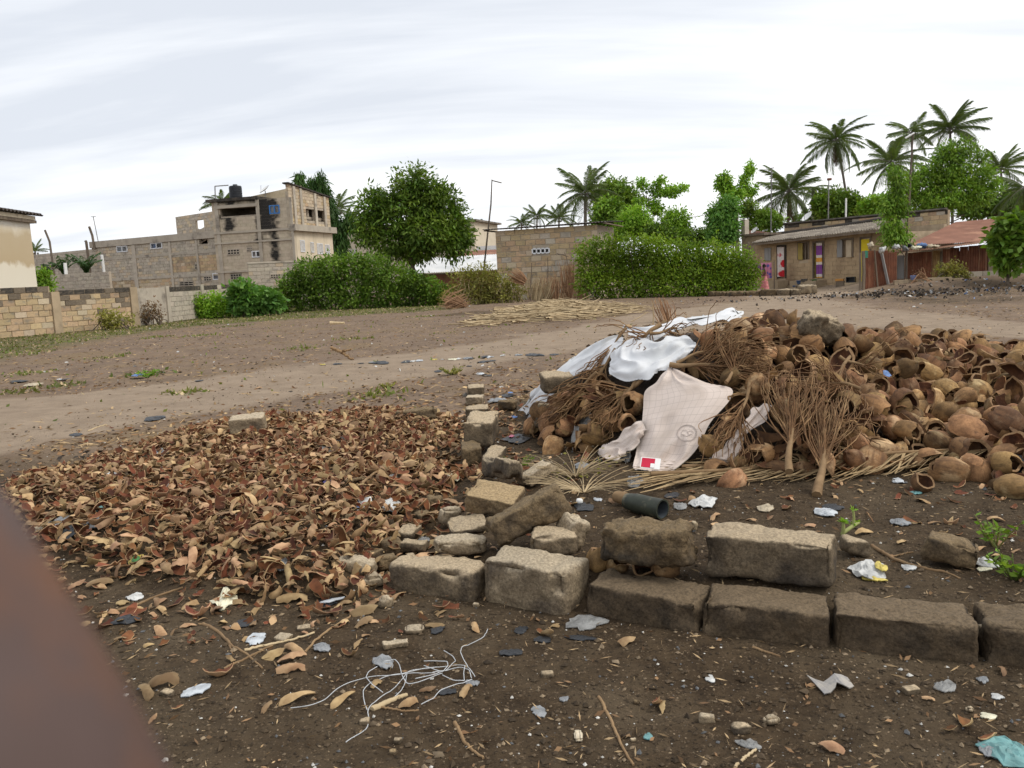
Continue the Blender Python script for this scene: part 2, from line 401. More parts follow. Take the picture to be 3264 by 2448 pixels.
def build_ground():
 ys = np.concatenate([[-400, -60, -15, -4, -1, 0.2, 0.9], np.geomspace(1.4, 62, 400), np.geomspace(64, 2500, 40)])
 tt = np.concatenate([[-60, -12, -4, -2], np.linspace(-1.25, 1.25, 330), [2, 4, 12, 60]])
 Y, T = np.meshgrid(ys, tt, indexing='ij')
 X = T * (np.maximum(Y, 0) * 0.85 + 2.2)
 Z = H(X, Y) * (1 - sstep(70, 160, Y)) * (np.abs(T) < 3)
 V = np.stack([X, Y, Z], -1).reshape(-1, 3)
 Fq = grid_faces(len(ys), len(tt))[:, ::-1]
 P = V[:, :2]
 n = vnoise(np.stack([P[:, 0] * 0.9, P[:, 1] * 0.9, 0 * P[:, 0]], -1), 21) + 0.5 * vnoise(np.stack([P[:, 0] * 3, P[:, 1] * 3, 0 * P[:, 0]], -1), 22)
 sp = poly_sd(P, PATHP); far = np.clip(P[:, 1] / 12, 0.5, 3)
 pathm = np.clip(0.5 + (sp + 0.28 * n * far) / (0.9 * far), 0, 1)
 sy = poly_sd(P, YARD); pathm = np.maximum(pathm, np.clip(0.5 + (sy + 0.3 * n) / 2.0, 0, 1))
 sh = poly_sd(P, HUSK)
 dk = np.maximum(1 - sstep(4.0, 8.6, P[:, 1] + 0.7 * n + 0.10 * P[:, 0]), sstep(-0.5, 0.1, sh + 0.2 * n))
 inner = sstep(-0.6, 0.1, P[:, 0] + 0.2 * n) * (1 - sstep(8.2, 9.6, P[:, 1] + 0.5 * n + 0.3 * np.maximum(P[:, 0], 0)))
 dk = np.maximum(dk, inner)
 # sooty patches: along the right far edge and beside the stalks
 soot = np.zeros(len(P))
 for (px, py, r) in [(2980, 935, 4.2), (3200, 915, 3.2), (1720, 1010, 3.0), (2750, 950, 1.6), (1500, 1000, 2.0), (3060, 955, 3.0)]:
  c = g0(px, py); soot = np.maximum(soot, (1 - sstep(0.3, 1.0, np.hypot(P[:, 0] - c[0], (P[:, 1] - c[1]) * 0.8) / r)) * 0.6)
 dk = np.maximum(dk, soot + 0.12 * n * (soot > 0.02))
 gr_ = np.clip(0.5 + (poly_sd(P, GREEN) + 0.5 * n) / 2.2, 0, 1)
 c = V[Fq].mean(1)
 ispath = poly_sd(c[:, :2], PATHP) > 0
 for name, sel in (('ground', ~ispath), ('dirt_path', ispath)):
  f = Fq[sel]; used, inv = np.unique(f, return_inverse=True)
  mb = MB(); mb.add(V[used], inv.reshape(-1, 4))
  me = mb.mesh(name, gm, smooth=True)
  for an, ar in (('path', pathm), ('dark', dk), ('green', gr_)):
   a = me.attributes.new(an, 'FLOAT', 'POINT'); a.data.foreach_set('value', ar[used].astype(np.float32))
  o = link(bpy.data.objects.new(name, me)); o['kind'] = 'structure'
  tag(o, {'ground': 'dark damp soil and brown dirt of the open plot', 'dirt_path': 'pale trodden dirt path curving across the plot'}[name], {'ground': 'ground', 'dirt_path': 'path'}[name])
build_ground()
# ------------------------------------------------------------------ building materials
M = {}
M['block_tan'] = mat('block_tan', (0.50, 0.365, 0.22), (0.41, 0.30, 0.185), 5, c3=(0.28, 0.235, 0.175), scale3=1.3, lo3=0.52, hi3=0.68, bump=0.01, var=0.16, hue=0.012)
M['block_grey'] = mat('block_grey', (0.48, 0.42, 0.34), (0.40, 0.35, 0.28), 5, c3=(0.26, 0.235, 0.20), scale3=1.0, lo3=0.52, hi3=0.7, bump=0.008, var=0.10, hue=0.008)
M['block_greytan'] = mat('block_greytan', (0.54, 0.44, 0.315), (0.46, 0.37, 0.26), 5, bump=0.008, var=0.10, hue=0.008)
M['block_mould'] = mat('block_mould', (0.045, 0.04, 0.034), (0.13, 0.105, 0.08), 3, lo=0.42, hi=0.68, bump=0.01, var=0.2)
M['block_dim'] = mat('block_dim', (0.22, 0.175, 0.125), (0.15, 0.12, 0.09), 5, bump=.01, var=.2)
M['block_tower'] = mat('block_tower', (0.52, 0.44, 0.335), (0.43, 0.36, 0.27), 3, bump=.008, var=.09, hue=.006, stain=True)
M['mortar'] = mat('mortar', (0.42, 0.355, 0.275), (0.32, 0.27, 0.21), 3, bump=0.006)
M['mortar_tan'] = mat('mortar_tan', (0.46, 0.36, 0.245), (0.34, 0.26, 0.175), 3, bump=0.006)
M['concrete'] = mat('concrete', (0.47, 0.415, 0.335), (0.38, 0.33, 0.27), 2.0, c3=(0.12, 0.105, 0.09), scale3=0.9, lo3=0.57, hi3=0.72, bump=0.006)
M['concrete_tan'] = mat('concrete_tan', (0.40, 0.31, 0.205), (0.31, 0.24, 0.16), 2.5, c3=(0.18, 0.145, 0.11), scale3=1.2, lo3=0.56, hi3=0.72, bump=0.006)
M['plaster_cream'] = mat('plaster_cream', (0.62, 0.53, 0.40), (0.53, 0.45, 0.33), 1.2, streak=((0.25, 0.20, 0.14), 3.5, 0.56, 0.75), bump=0.003)
M['dark'] = mat('shade_black', (0.02, 0.018, 0.016), rough=1)  # near-black colour standing in for shade inside openings
M['rust'] = mat('rusty_tin', (0.20, 0.078, 0.042), (0.13, 0.05, 0.03), 3, streak=((0.33, 0.19, 0.11), 6, 0.54, 0.72), var=0.18, rough=0.8, bump=0.003)
M['rust_roof'] = mat('rusty_roof_tin', (0.25, 0.122, 0.082), (0.19, 0.09, 0.06), 1.5, c3=(0.36, 0.20, 0.13), scale3=0.8, lo3=0.55, hi3=0.7, rough=0.75, bump=0.002)
M['old_roof'] = mat('weathered_roof_sheet', (0.20, 0.17, 0.135), (0.085, 0.07, 0.056), 1.6, c3=(0.34, 0.30, 0.245), scale3=2.5, lo3=0.52, hi3=0.66, bump=0.004)
M['white_roof'] = mat('white_roof_sheet', (0.66, 0.66, 0.66), (0.52, 0.53, 0.54), 1.0, rough=0.5)
M['dark_roof'] = mat('dark_roof_sheet', (0.07, 0.058, 0.05), (0.04, 0.035, 0.03), 2.0)
M['frame_white'] = mat('white_window_frame', (0.75, 0.76, 0.78), rough=0.5, var=0.02)
M['frame_blue'] = mat('blue_window_frame', (0.05, 0.20, 0.52), rough=0.5, var=0.02)
M['glass_blue'] = mat('blue_glass', (0.045, 0.10, 0.23), rough=0.08, spec=0.6, var=0.05)
M['glass_pale'] = mat('pale_glass', (0.30, 0.36, 0.42), rough=0.1, spec=0.6, var=0.05)
M['glass_dark'] = mat('dark_glass', (0.015, 0.015, 0.018), rough=0.1, spec=0.5, var=0.05)
M['wood'] = mat('grey_wood', (0.21, 0.165, 0.12), (0.13, 0.10, 0.075), 6, stretch=(1, 1, 0.15), bump=0.004)
M['wood_yellow'] = mat('yellow_wood', (0.34, 0.26, 0.075), (0.27, 0.20, 0.06), 6, stretch=(1, 1, 0.2))
M['shutter_grey'] = mat('grey_shutter', (0.30, 0.29, 0.28), (0.24, 0.23, 0.22), 5, stretch=(3, 3, 0.2))
M['yellow'] = mat('yellow_sheet', (0.72, 0.56, 0.03), (0.66, 0.50, 0.03), 3, var=0.02)
M['black_plastic'] = mat('black_plastic', (0.018, 0.02, 0.026), rough=0.5, spec=0.4, var=0.1)
M['metal_grey'] = mat('grey_metal', (0.22, 0.21, 0.20), rough=0.6)
M['white'] = mat('white_paint', (0.78, 0.78, 0.76), (0.7, 0.7, 0.68), rough=0.5, var=0.02)

class Plane:
 """a vertical wall plane through two ground points; s runs along it, z up, o outwards to the camera side"""
 def __init__(s, A, B):
  s.A = np.array(A[:2], float); s.B = np.array(B[:2], float)
  e = s.B - s.A; s.len = np.linalg.norm(e); s.d = e / s.len
  s.n = np.array([s.d[1], -s.d[0]])
 def hit(s, px, py):
  r = ray(px, py); t = ((s.A - CAM[:2]) @ s.n) / (r[:2] @ s.n)
  p = CAM + r * t
  return float((p[:2] - s.A) @ s.d), float(p[2])
 def rect(s, x0, y0, x1, y1):
  a = s.hit(x0, (y0 + y1) / 2); c = s.hit(x1, (y0 + y1) / 2); m = (x0 + x1) / 2
  return a[0], c[0], s.hit(m, y1)[1], s.hit(m, y0)[1]
 def p(s, a, z, o=0.0):
  q = s.A + s.d * a + s.n * o; return np.array([q[0], q[1], z])
 def box(s, s0, s1, z0, z1, o0, o1):
  """box spanning o0 (back) to o1 (front)"""
  return np.array([s.p(s0, z0, o1), s.p(s1, z0, o1), s.p(s1, z0, o0), s.p(s0, z0, o0), s.p(s0, z1, o1), s.p(s1, z1, o1), s.p(s1, z1, o0), s.p(s0, z1, o0)]), BOXF
 def side(s, a, depth):
  """the plane of the right side wall starting at s = a and running away from the camera"""
  q = s.A + s.d * a; return Plane(q, q - s.n * depth)
def slab_cells(mb, pl, s0, s1, z0, z1, o0, o1, holes, m=0):
 ss = sorted({s0, s1, *[h[0] for h in holes], *[h[1] for h in holes]}); ss = [a for a in ss if s0 <= a <= s1]
 zs = sorted({z0, z1, *[h[2] for h in holes], *[h[3] for h in holes]}); zs = [a for a in zs if z0 <= a <= z1]
 for a, c in zip(ss[:-1], ss[1:]):
  for e, f in zip(zs[:-1], zs[1:]):
   ms, mz = (a + c) / 2, (e + f) / 2
   if any(h[0] < ms < h[1] and h[2] < mz < h[3] for h in holes): continue
   mb.add(*pl.box(a, c, e, f, o0, o1), m)
UNITBOX = {}
def unit_box(mname):
 if mname not in UNITBOX:
  mb = MB(); mb.add(*box(-.5, .5, -.5, .5, -.5, .5)); UNITBOX[mname] = mb.mesh('block', M[mname])
 return UNITBOX[mname]
def lay_blocks(pl, s0, s1, z0, z1, bl, bh, pick, holes=(), parent=None, indiv=True, thick=0.06, o=0.0, gap=0.014, mats=None, name='block', top=None, jit=0.006):
 """courses of blocks; indiv: every block an object, else joined into one mesh of the part"""
 rr = np.random.default_rng(int(abs(s1 * 977 + z1 * 31 + pl.A[0] * 7)) % 100000)
 nz = max(1, int(round((z1 - z0) / bh))); bh = (z1 - z0) / nz
 mb = MB(); cnt = 0
 yaw = math.atan2(pl.d[1], pl.d[0])
 for k in range(nz):
  za, zb = z0 + k * bh, z0 + (k + 1) * bh
  a = s0 - (bl / 2 if k % 2 else 0.0)
  while a < s1 - 0.02:
   c = a + bl * rr.uniform(0.96, 1.04); sa, sb = max(a, s0), min(c, s1); a = c
   if sb - sa < 0.06: continue
   zt = min(zb, top((sa + sb) / 2)) if top else zb
   if zt - za < 0.05: continue
   segs = [(sa, sb)]
   for h in holes:
    if h[2] < zb - 0.03 and h[3] > za + 0.03:
     ns = []
     for p_, q_ in segs:
      if h[1] <= p_ or h[0] >= q_: ns.append((p_, q_)); continue
      if h[0] - p_ > 0.05: ns.append((p_, h[0]))
      if q_ - h[1] > 0.05: ns.append((h[1], q_))
     segs = ns
   for p_, q_ in segs:
    mn = pick((p_ + q_) / 2, (za + zt) / 2, rr)
    if mn is None: continue
    j = rr.uniform(-jit, jit); cnt += 1
    if indiv:
     ctr = pl.p((p_ + q_) / 2, (za + zt) / 2, o - thick / 2 + j)
     Mx = Matrix.Translation(ctr) @ Matrix.Rotation(yaw + rr.uniform(-.006, .006), 4, 'Z') @ Matrix.Rotation(rr.uniform(-.012, .012), 4, 'Y') @ Matrix.Diagonal((q_ - p_ - gap, thick, zt - za - gap, 1))
     inst(name, unit_box(mn), Mx, parent)
    else:
     mb.add(*pl.box(p_ + gap / 2, q_ - gap / 2, za + gap / 2, zt - gap / 2, o - thick, o + j), mats.index(mn), rnd=rr.random() + 0.001)
 if not indiv:
  ob = mb.obj(name, [M[m] for m in mats], parent, WL[parent.name]); ob['kind'] = 'stuff'; return ob
def part(name, mb, m, parent, smooth=False):
 return mb.obj(name, [M[x] if isinstance(x, str) else x for x in (m if isinstance(m, (list, tuple)) else [m])], parent, WL[parent.name], smooth)
def window(pl, r, parent, frame='frame_white', panes=('glass_blue', 'glass_dark'), o=0.02, fw=0.06, name='window'):
 s0, s1, z0, z1 = r
 mb = MB()
 for q in ((s0, s1, z0, z0 + fw), (s0, s1, z1 - fw, z1), (s0, s0 + fw, z0 + fw, z1 - fw), (s1 - fw, s1, z0 + fw, z1 - fw), ((s0 + s1) / 2 - fw / 2, (s0 + s1) / 2 + fw / 2, z0 + fw, z1 - fw)):
  mb.add(*pl.box(*q, o - 0.09, o + 0.02))
 fr = part(name, mb, frame, parent)
 for k, pm in enumerate(panes):
  a = s0 + fw if k == 0 else (s0 + s1) / 2 + fw / 2; c = (s0 + s1) / 2 - fw / 2 if k == 0 else s1 - fw
  part('pane', MB().add(*pl.box(a, c, z0 + fw, z1 - fw, o - 0.06, o - 0.04)), pm, fr)
 return fr
def louvre_window(pl, r, parent, slat='frame_white', n=9):
 s0, s1, z0, z1 = r; mb = MB(); fw = 0.05
 for q in ((s0, s1, z0, z0 + fw), (s0, s1, z1 - fw, z1), (s0, s0 + fw, z0 + fw, z1 - fw), (s1 - fw, s1, z0 + fw, z1 - fw)):
  mb.add(*pl.box(*q, -0.05, 0.03))
 fr = part('window', mb, slat, parent); part('backing', MB().add(*pl.box(s0, s1, z0, z1, -0.12, -0.06)), 'dark', fr)  # black backing paints the shade behind the slats
 h = (z1 - z0 - 2 * fw) / n
 for k in range(n):
  a = z0 + fw + k * h
  part('slat', MB().add([pl.p(s0 + fw, a, 0.03), pl.p(s1 - fw, a, 0.03), pl.p(s1 - fw, a + h * .62, -0.02), pl.p(s0 + fw, a + h * .62, -0.02)], [[0, 1, 2, 3]]), slat, fr)
def vent(pl, r, parent, nx, nz, m='concrete', o=0.03):
 """breeze blocks: dark recess painted near-black behind a lattice of bars"""
 s0, s1, z0, z1 = r; mb = MB()
 xs = np.linspace(s0, s1, nx + 1); zs = np.linspace(z0, z1, nz + 1); q = min((s1 - s0) / nx, (z1 - z0) / nz) * 0.17
 for a in xs: mb.add(*pl.box(a - q, a + q, z0, z1, 0.0, o))
 for i in range(nx):
  for c in zs: mb.add(*pl.box(xs[i] + q, xs[i + 1] - q, c - q, c + q, 0.0, o - 0.004))
 v = part('vent', mb, m, parent); part('shade_panel', MB().add(*pl.box(s0, s1, z0, z1, -0.02, 0.012)), 'dark', v)  # flat near-black panel paints the shade of the vent holes
def corrugated(mb, P00, P10, P11, P01, n, amp, thick=0.012, m=0, over=None):
 """corrugated sheet: waves counted along P00->P10, running P00->P01"""
 u = np.linspace(0, 1, n * 4 + 1); P00, P10, P11, P01 = map(np.asarray, (P00, P10, P11, P01))
 nr = np.cross(P10 - P00, P01 - P00); nr = nr / np.linalg.norm(nr)
 if nr[2] < 0: nr = -nr
 wv = amp * np.sin(u * n * 2 * np.pi)[:, None] * nr
 A = P00 + (P10 - P00) * u[:, None] + wv; Bq = P01 + (P11 - P01) * u[:, None] + wv
 V = np.stack([A, (A + Bq) / 2, Bq, Bq - nr * thick, A - nr * thick], 1).reshape(-1, 3)
 k = 5; i = np.arange(len(u) - 1)[:, None] * k; j = np.arange(k)[None]
 F = np.stack([i + j, i + k + j, i + k + (j + 1) % k, i + (j + 1) % k], -1).reshape(-1, 4)
 mb.add(V, F, m)
def mid3(A): return tuple(A)

# ------------------------------------------------------------------ house at the left edge
def left_house():
 A = dep(0, 900, 33.2); Bc = dep(118, 905, 36.2)
 pl = Plane(A - (Bc - A) * 3, Bc); L_ = pl.len
 zt = pl.hit(95, 712)[1]
 t = thing('plaster_house', 'stained cream plaster house with wavy dark roof edge behind the block wall', 'house', (Bc[0] - 3, Bc[1], 0))
 m, tt, bb = new_mat('stained_plaster'); n_ = tt.nodes; k_ = tt.links
 bb.inputs['Roughness'].default_value = 0.9
 tcn = n_.new('ShaderNodeTexCoord'); nz = n_.new('ShaderNodeTexNoise'); nz.inputs['Scale'].default_value = 1.3; nz.inputs['Detail'].default_value = 6; k_.new(tcn.outputs['Object'], nz.inputs['Vector'])
 sx = n_.new('ShaderNodeSeparateXYZ'); k_.new(tcn.outputs['Object'], sx.inputs[0])
 ad = n_.new('ShaderNodeMath'); ad.operation = 'MULTIPLY_ADD'; k_.new(nz.outputs[0], ad.inputs[0]); ad.inputs[1].default_value = 1.1; k_.new(sx.outputs[2], ad.inputs[2])
 cr = n_.new('ShaderNodeValToRGB'); k_.new(ad.outputs[0], cr.inputs[0])
 mr = n_.new('ShaderNodeMapRange'); mr.inputs['From Min'].default_value = 1.4; mr.inputs['From Max'].default_value = 5.4; k_.new(ad.outputs[0], mr.inputs[0]); k_.new(mr.outputs[0], cr.inputs[0])
 for q, c in ((0.0, (0.72, 0.67, 0.56)), (0.42, (0.70, 0.64, 0.52)), (0.47, (0.47, 0.37, 0.235)), (0.72, (0.50, 0.405, 0.27)), (0.80, (0.62, 0.54, 0.41)), (1.0, (0.60, 0.53, 0.42))):
  el = cr.color_ramp.elements.new(q); el.color = (*c, 1)
 k_.new(cr.outputs[0], bb.inputs['Base Color'])
 mb = MB(); mb.add(*pl.box(0, L_, -0.2, zt, -0.2, 0)); sd = pl.side(L_, 6)
 mb.add(*pl.box(L_ - 0.2, L_, -0.2, zt, -6, -0.21)); mb.add(*pl.box(0, 0.2, -0.2, zt, -6, -0.21)); mb.add(*pl.box(0.21, L_ - 0.21, -0.2, zt, -6, -5.8))
 part('wall', mb, [m], t)
 z2 = pl.hit(95, 690)[1]
 part('fascia', MB().add(*pl.box(-0.3, L_ + 0.1, zt + 0.13, z2, 0.12, 0.2)), 'plaster_cream', t)
 part('soffit', MB().add(*pl.box(-0.3, L_ + 0.2, zt + 0.002, zt + 0.12, -6, 0.19)), 'wood', t)
 mb = MB(); corrugated(mb, pl.p(-0.5, z2 + 0.07, 0.4), pl.p(L_ + 0.42, z2 + 0.07, 0.4), pl.p(L_ + 0.42, z2 + 1.0, -6.4), pl.p(-0.5, z2 + 1.0, -6.4), int(L_ / 0.27), 0.05, 0.02)
 part('roof', mb, 'dark_roof', t)
left_house()

# ------------------------------------------------------------------ block wall with pillars at the left
def left_wall():
 A = ground(0, 1080); Bq = ground(436, 1040)
 e = (Bq - A)[:2]; e /= np.linalg.norm(e)
 pl = Plane(A[:2] - e * 2.5, Bq[:2])
 t = thing('block_wall', 'tan concrete block wall with two pillars and mouldy top course at the left edge', 'wall', (*pl.p(pl.len / 2, 0)[:2], 0))
 p1a, p1b = pl.hit(168, 1000)[0], pl.hit(194, 1000)[0]; p2a, p2b = pl.hit(418, 980)[0], pl.hit(440, 980)[0]
 z1, z2 = pl.hit(70, 915)[1], pl.hit(300, 920)[1]
 mb = MB(); mb.add(*pl.box(0, p1a, -0.1, z1 - 0.01, -0.15, -0.025)); mb.add(*pl.box(p1b, p2a, -0.1, z2 - 0.01, -0.15, -0.025))
 wl = part('wall', mb, 'mortar_tan', t)
 def pk(top):
  def f(s, z, r):
   if z > top - 0.26: return 'block_mould' if r.random() < 0.72 else 'block_dim'
   if z > top - 0.48 and r.random() < 0.35: return 'block_dim'
   return 'block_tan' if r.random() < 0.74 else ('block_dim' if r.random() < 0.5 else 'block_greytan')
  return f
 lay_blocks(pl, 0, p1a - 0.005, 0.0, z1, 0.42, 0.2, pk(z1), parent=wl, thick=0.12, jit=0.016, gap=0.022)
 lay_blocks(pl, p1b + 0.005, p2a - 0.005, 0.0, z2, 0.42, 0.2, pk(z2), parent=wl, thick=0.12, jit=0.016, gap=0.022)
 for a, c, z in ((p1a, p1b, pl.hit(180, 930)[1]), (p2a, p2b, pl.hit(428, 915)[1])):
  part('pillar', MB().add(*pl.box(a, c, -0.1, z, -0.22, 0.05)), 'concrete_tan', t)
 # the grey continuation
 A2 = Bq; B2 = dep(820, 1000, 44.0)
 p2 = Plane(A2[:2] + e * 0.15, B2)
 t2 = thing('grey_block_wall', 'low grey block wall with dark mouldy top behind the green weeds', 'wall', (*p2.p(p2.len / 2, 0)[:2], 0))
 zt = p2.hit(620, 911)[1]
 s_a = p2.hit(528, 950)[0]
 mb = MB(); mb.add(*p2.box(0, s_a, -0.1, zt, -0.16, 0)); mb.add(*p2.box(s_a, p2.len, -0.1, zt - 0.02, -0.16, -0.02))
 w2 = part('wall', mb, 'concrete', t2)
 lay_blocks(p2, s_a, p2.len, 0, zt, 0.42, 0.2, lambda s, z, r: 'block_mould' if (z > zt - 0.22 and r.random() < 0.85) else 'block_grey', parent=t2, thick=0.12, gap=0.02)
 for px in (533, 645):
  s = p2.hit(px, 950)[0]; part('pillar', MB().add(*p2.box(s - 0.12, s + 0.12, -0.1, zt + 0.05, -0.18, 0.06)), 'concrete', t2)
left_wall()

# ------------------------------------------------------------------ long low building and the tower
def c1(x, y): return (0.4069 * x, 500 + 0.4069 * y)
def c2(x, y): return (600 + 0.4069 * x, 500 + 0.4069 * y)
def rc(pl, f, x0, y0, x1, y1):
 a, e = f(x0, y0), f(x1, y1); return pl.rect(a[0], a[1], e[0], e[1])
def long_building():
 pl = Plane(dep(303, 900, 61), dep(700, 880, 55.0)); Lb = pl.len
 zt = pl.hit(500, 755)[1]
 t = thing('long_building', 'long grey unplastered block building with small blue windows beside the tower', 'building', (*pl.p(Lb / 2, 0)[:2], 0))
 W = [rc(pl, c1, 915, 698, 1000, 746), rc(pl, c1, 1180, 672, 1272, 720), rc(pl, c1, 1560, 640, 1626, 682), rc(pl, c1, 1668, 908, 1758, 962)]
 V_ = [rc(pl, c1, 1600, 937, 1656, 972), rc(pl, c1, 1408, 978, 1516, 1008), rc(pl, c1, 1528, 838, 1556, 880)]
 holes = [W[2]]
 mb = MB(); slab_cells(mb, pl, 0, Lb, -0.2, zt, -0.22, -0.02, holes)
 mb.add(*pl.box(0, 0.2, -0.2, zt, -7, -0.23)); mb.add(*pl.box(Lb - 0.2, Lb, -0.2, zt, -7, -0.23)); mb.add(*pl.box(0.21, Lb - 0.21, -0.2, zt, -7, -6.8)); mb.add(*pl.box(0.21, Lb - 0.21, zt - 0.45, zt - 0.3, -6.79, -0.23))
 wl = part('wall', mb, 'mortar', t)
 ys = rc(pl, c1, 1350, 770, 1742, 905); y2 = rc(pl, c1, 860, 940, 1350, 1015)
 def pk(s, z, r):
  if ys[0] < s < ys[1] and ys[2] < z < ys[3]: return 'block_tan' if r.random() < 0.93 else 'block_greytan'
  if y2[0] < s < y2[1] and z < y2[3]: return 'block_tan' if r.random() < 0.5 else 'block_greytan'
  return 'block_grey' if r.random() < 0.8 else 'block_greytan'
 par0 = pl.hit(500, 775)[1]
 lay_blocks(pl, 0.01, Lb - 0.01, 0, par0 - 0.02, 0.42, 0.2, pk, [*W, *V_], t, False, 0.06, mats=['block_tan', 'block_grey', 'block_greytan'], name='block_courses', gap=0.02)
 part('parapet', MB().add(*pl.box(-0.05, Lb - 0.02, par0 + 0.03, zt + 0.06, -0.3, 0.1)), 'concrete', t)
 for (x0, x1, ya, yb) in ((1050, 1078, 765, 1012), (1340, 1356, 740, 1012), (1545, 1560, 730, 890)):
  a = rc(pl, c1, x0, ya, x1, yb); part('pillar', MB().add(*pl.box(a[0], a[1], 0, par0, 0.012, 0.05)), 'concrete', t)
 for z in (pl.hit(480, 815)[1], pl.hit(600, 880)[1] if False else pl.hit(480, 885)[1]):
  part('lintel_band', MB().add(*pl.box(0.02, Lb - 0.02, z - 0.09, z + 0.09, 0.01, 0.03)), 'concrete', t)
 window(pl, W[0], t, panes=('glass_pale', 'glass_pale')); window(pl, W[1], t); window(pl, W[3], t)
 for v in V_: vent(pl, v, t, 3, 2, 'block_grey', 0.03)
 pk_ = [pl.p(W[2][0] + 0.1, W[2][2] + 0.05, 0.03), pl.p(W[2][1] - 0.05, W[2][3] - 0.1, 0.06)]
 mb = MB(); add_tube(mb, pk_, 0.03, 5); part('stick', mb, 'wood', t)
 # roof hut with a broken hole
 ph = Plane(dep(*c1(1385, 590), 61.0), dep(*c1(1703, 590), 57.6))
 z0, z1 = zt - 0.1, ph.hit(*c1(1540, 446))[1]
 t2 = thing('roof_room', 'roofless block wall with a jagged hole on top of the long building', 'wall', (*ph.p(ph.len / 2, 0)[:2], z0))
 h = rc(ph, c1, 1533, 495, 1597, 572)
 mb = MB(); slab_cells(mb, ph, 0, ph.len, z0, z1, -0.16, -0.02, [h]); wl2 = part('wall', mb, 'mortar', t2)
 lay_blocks(ph, 0, ph.len, z0, z1, 0.42, 0.2, lambda s, z, r: 'block_grey' if r.random() < 0.75 else 'block_greytan', [h], t2, True, 0.1, gap=0.02)
 mb = MB(); w_ = h[1] - h[0]; hh = h[3] - h[2]
 mb.add([ph.p(h[0], h[2], -.03), ph.p(h[1], h[2], -.03), ph.p(h[1], h[2] + hh * .25, -.03), ph.p(h[0] + w_ * .62, h[2] + hh * .12, -.03)], [[0, 1, 2, 3]]); mb.add([ph.p(h[0], h[2], -.03), ph.p(h[0] + w_ * .5, h[2], -.03), ph.p(h[0], h[2] + hh * .3, -.03)], [[0, 1, 2]])
 part('rubble', mb, 'block_grey', t2)
 # lower wing to the left and the yard wall before it
 pw = Plane(dep(60, 900, 70), dep(306, 900, 63.5)); zw = pw.hit(200, 803)[1]
 t3 = thing('low_wing', 'plain grey block wing at the left end of the long building', 'building', (*pw.p(pw.len / 2, 0)[:2], 0))
 mb = MB(); mb.add(*pw.box(0, pw.len, -0.2, zw, -4, -0.02)); part('wall', mb, 'mortar', t3)
 lay_blocks(pw, 0, pw.len, 0, zw, 0.42, 0.2, lambda s, z, r: 'block_grey', (), t3, False, 0.06, mats=['block_grey'], name='block_courses', gap=0.02)
 py = Plane(dep(172, 935, 49), dep(352, 925, 47)); zy = py.hit(260, 871)[1]
 t4 = thing('yard_wall', 'short grey block yard wall below the banana plants', 'wall', (*py.p(py.len / 2, 0)[:2], 0))
 part('wall', MB().add(*py.box(0, py.len, -0.2, zy, -0.16, -0.02)), 'mortar', t4)
 lay_blocks(py, 0, py.len, 0, zy, 0.42, 0.2, lambda s, z, r: 'block_grey', (), t4, True, 0.1, gap=0.02)
 return pl, zt
LB, LBZ = long_building()

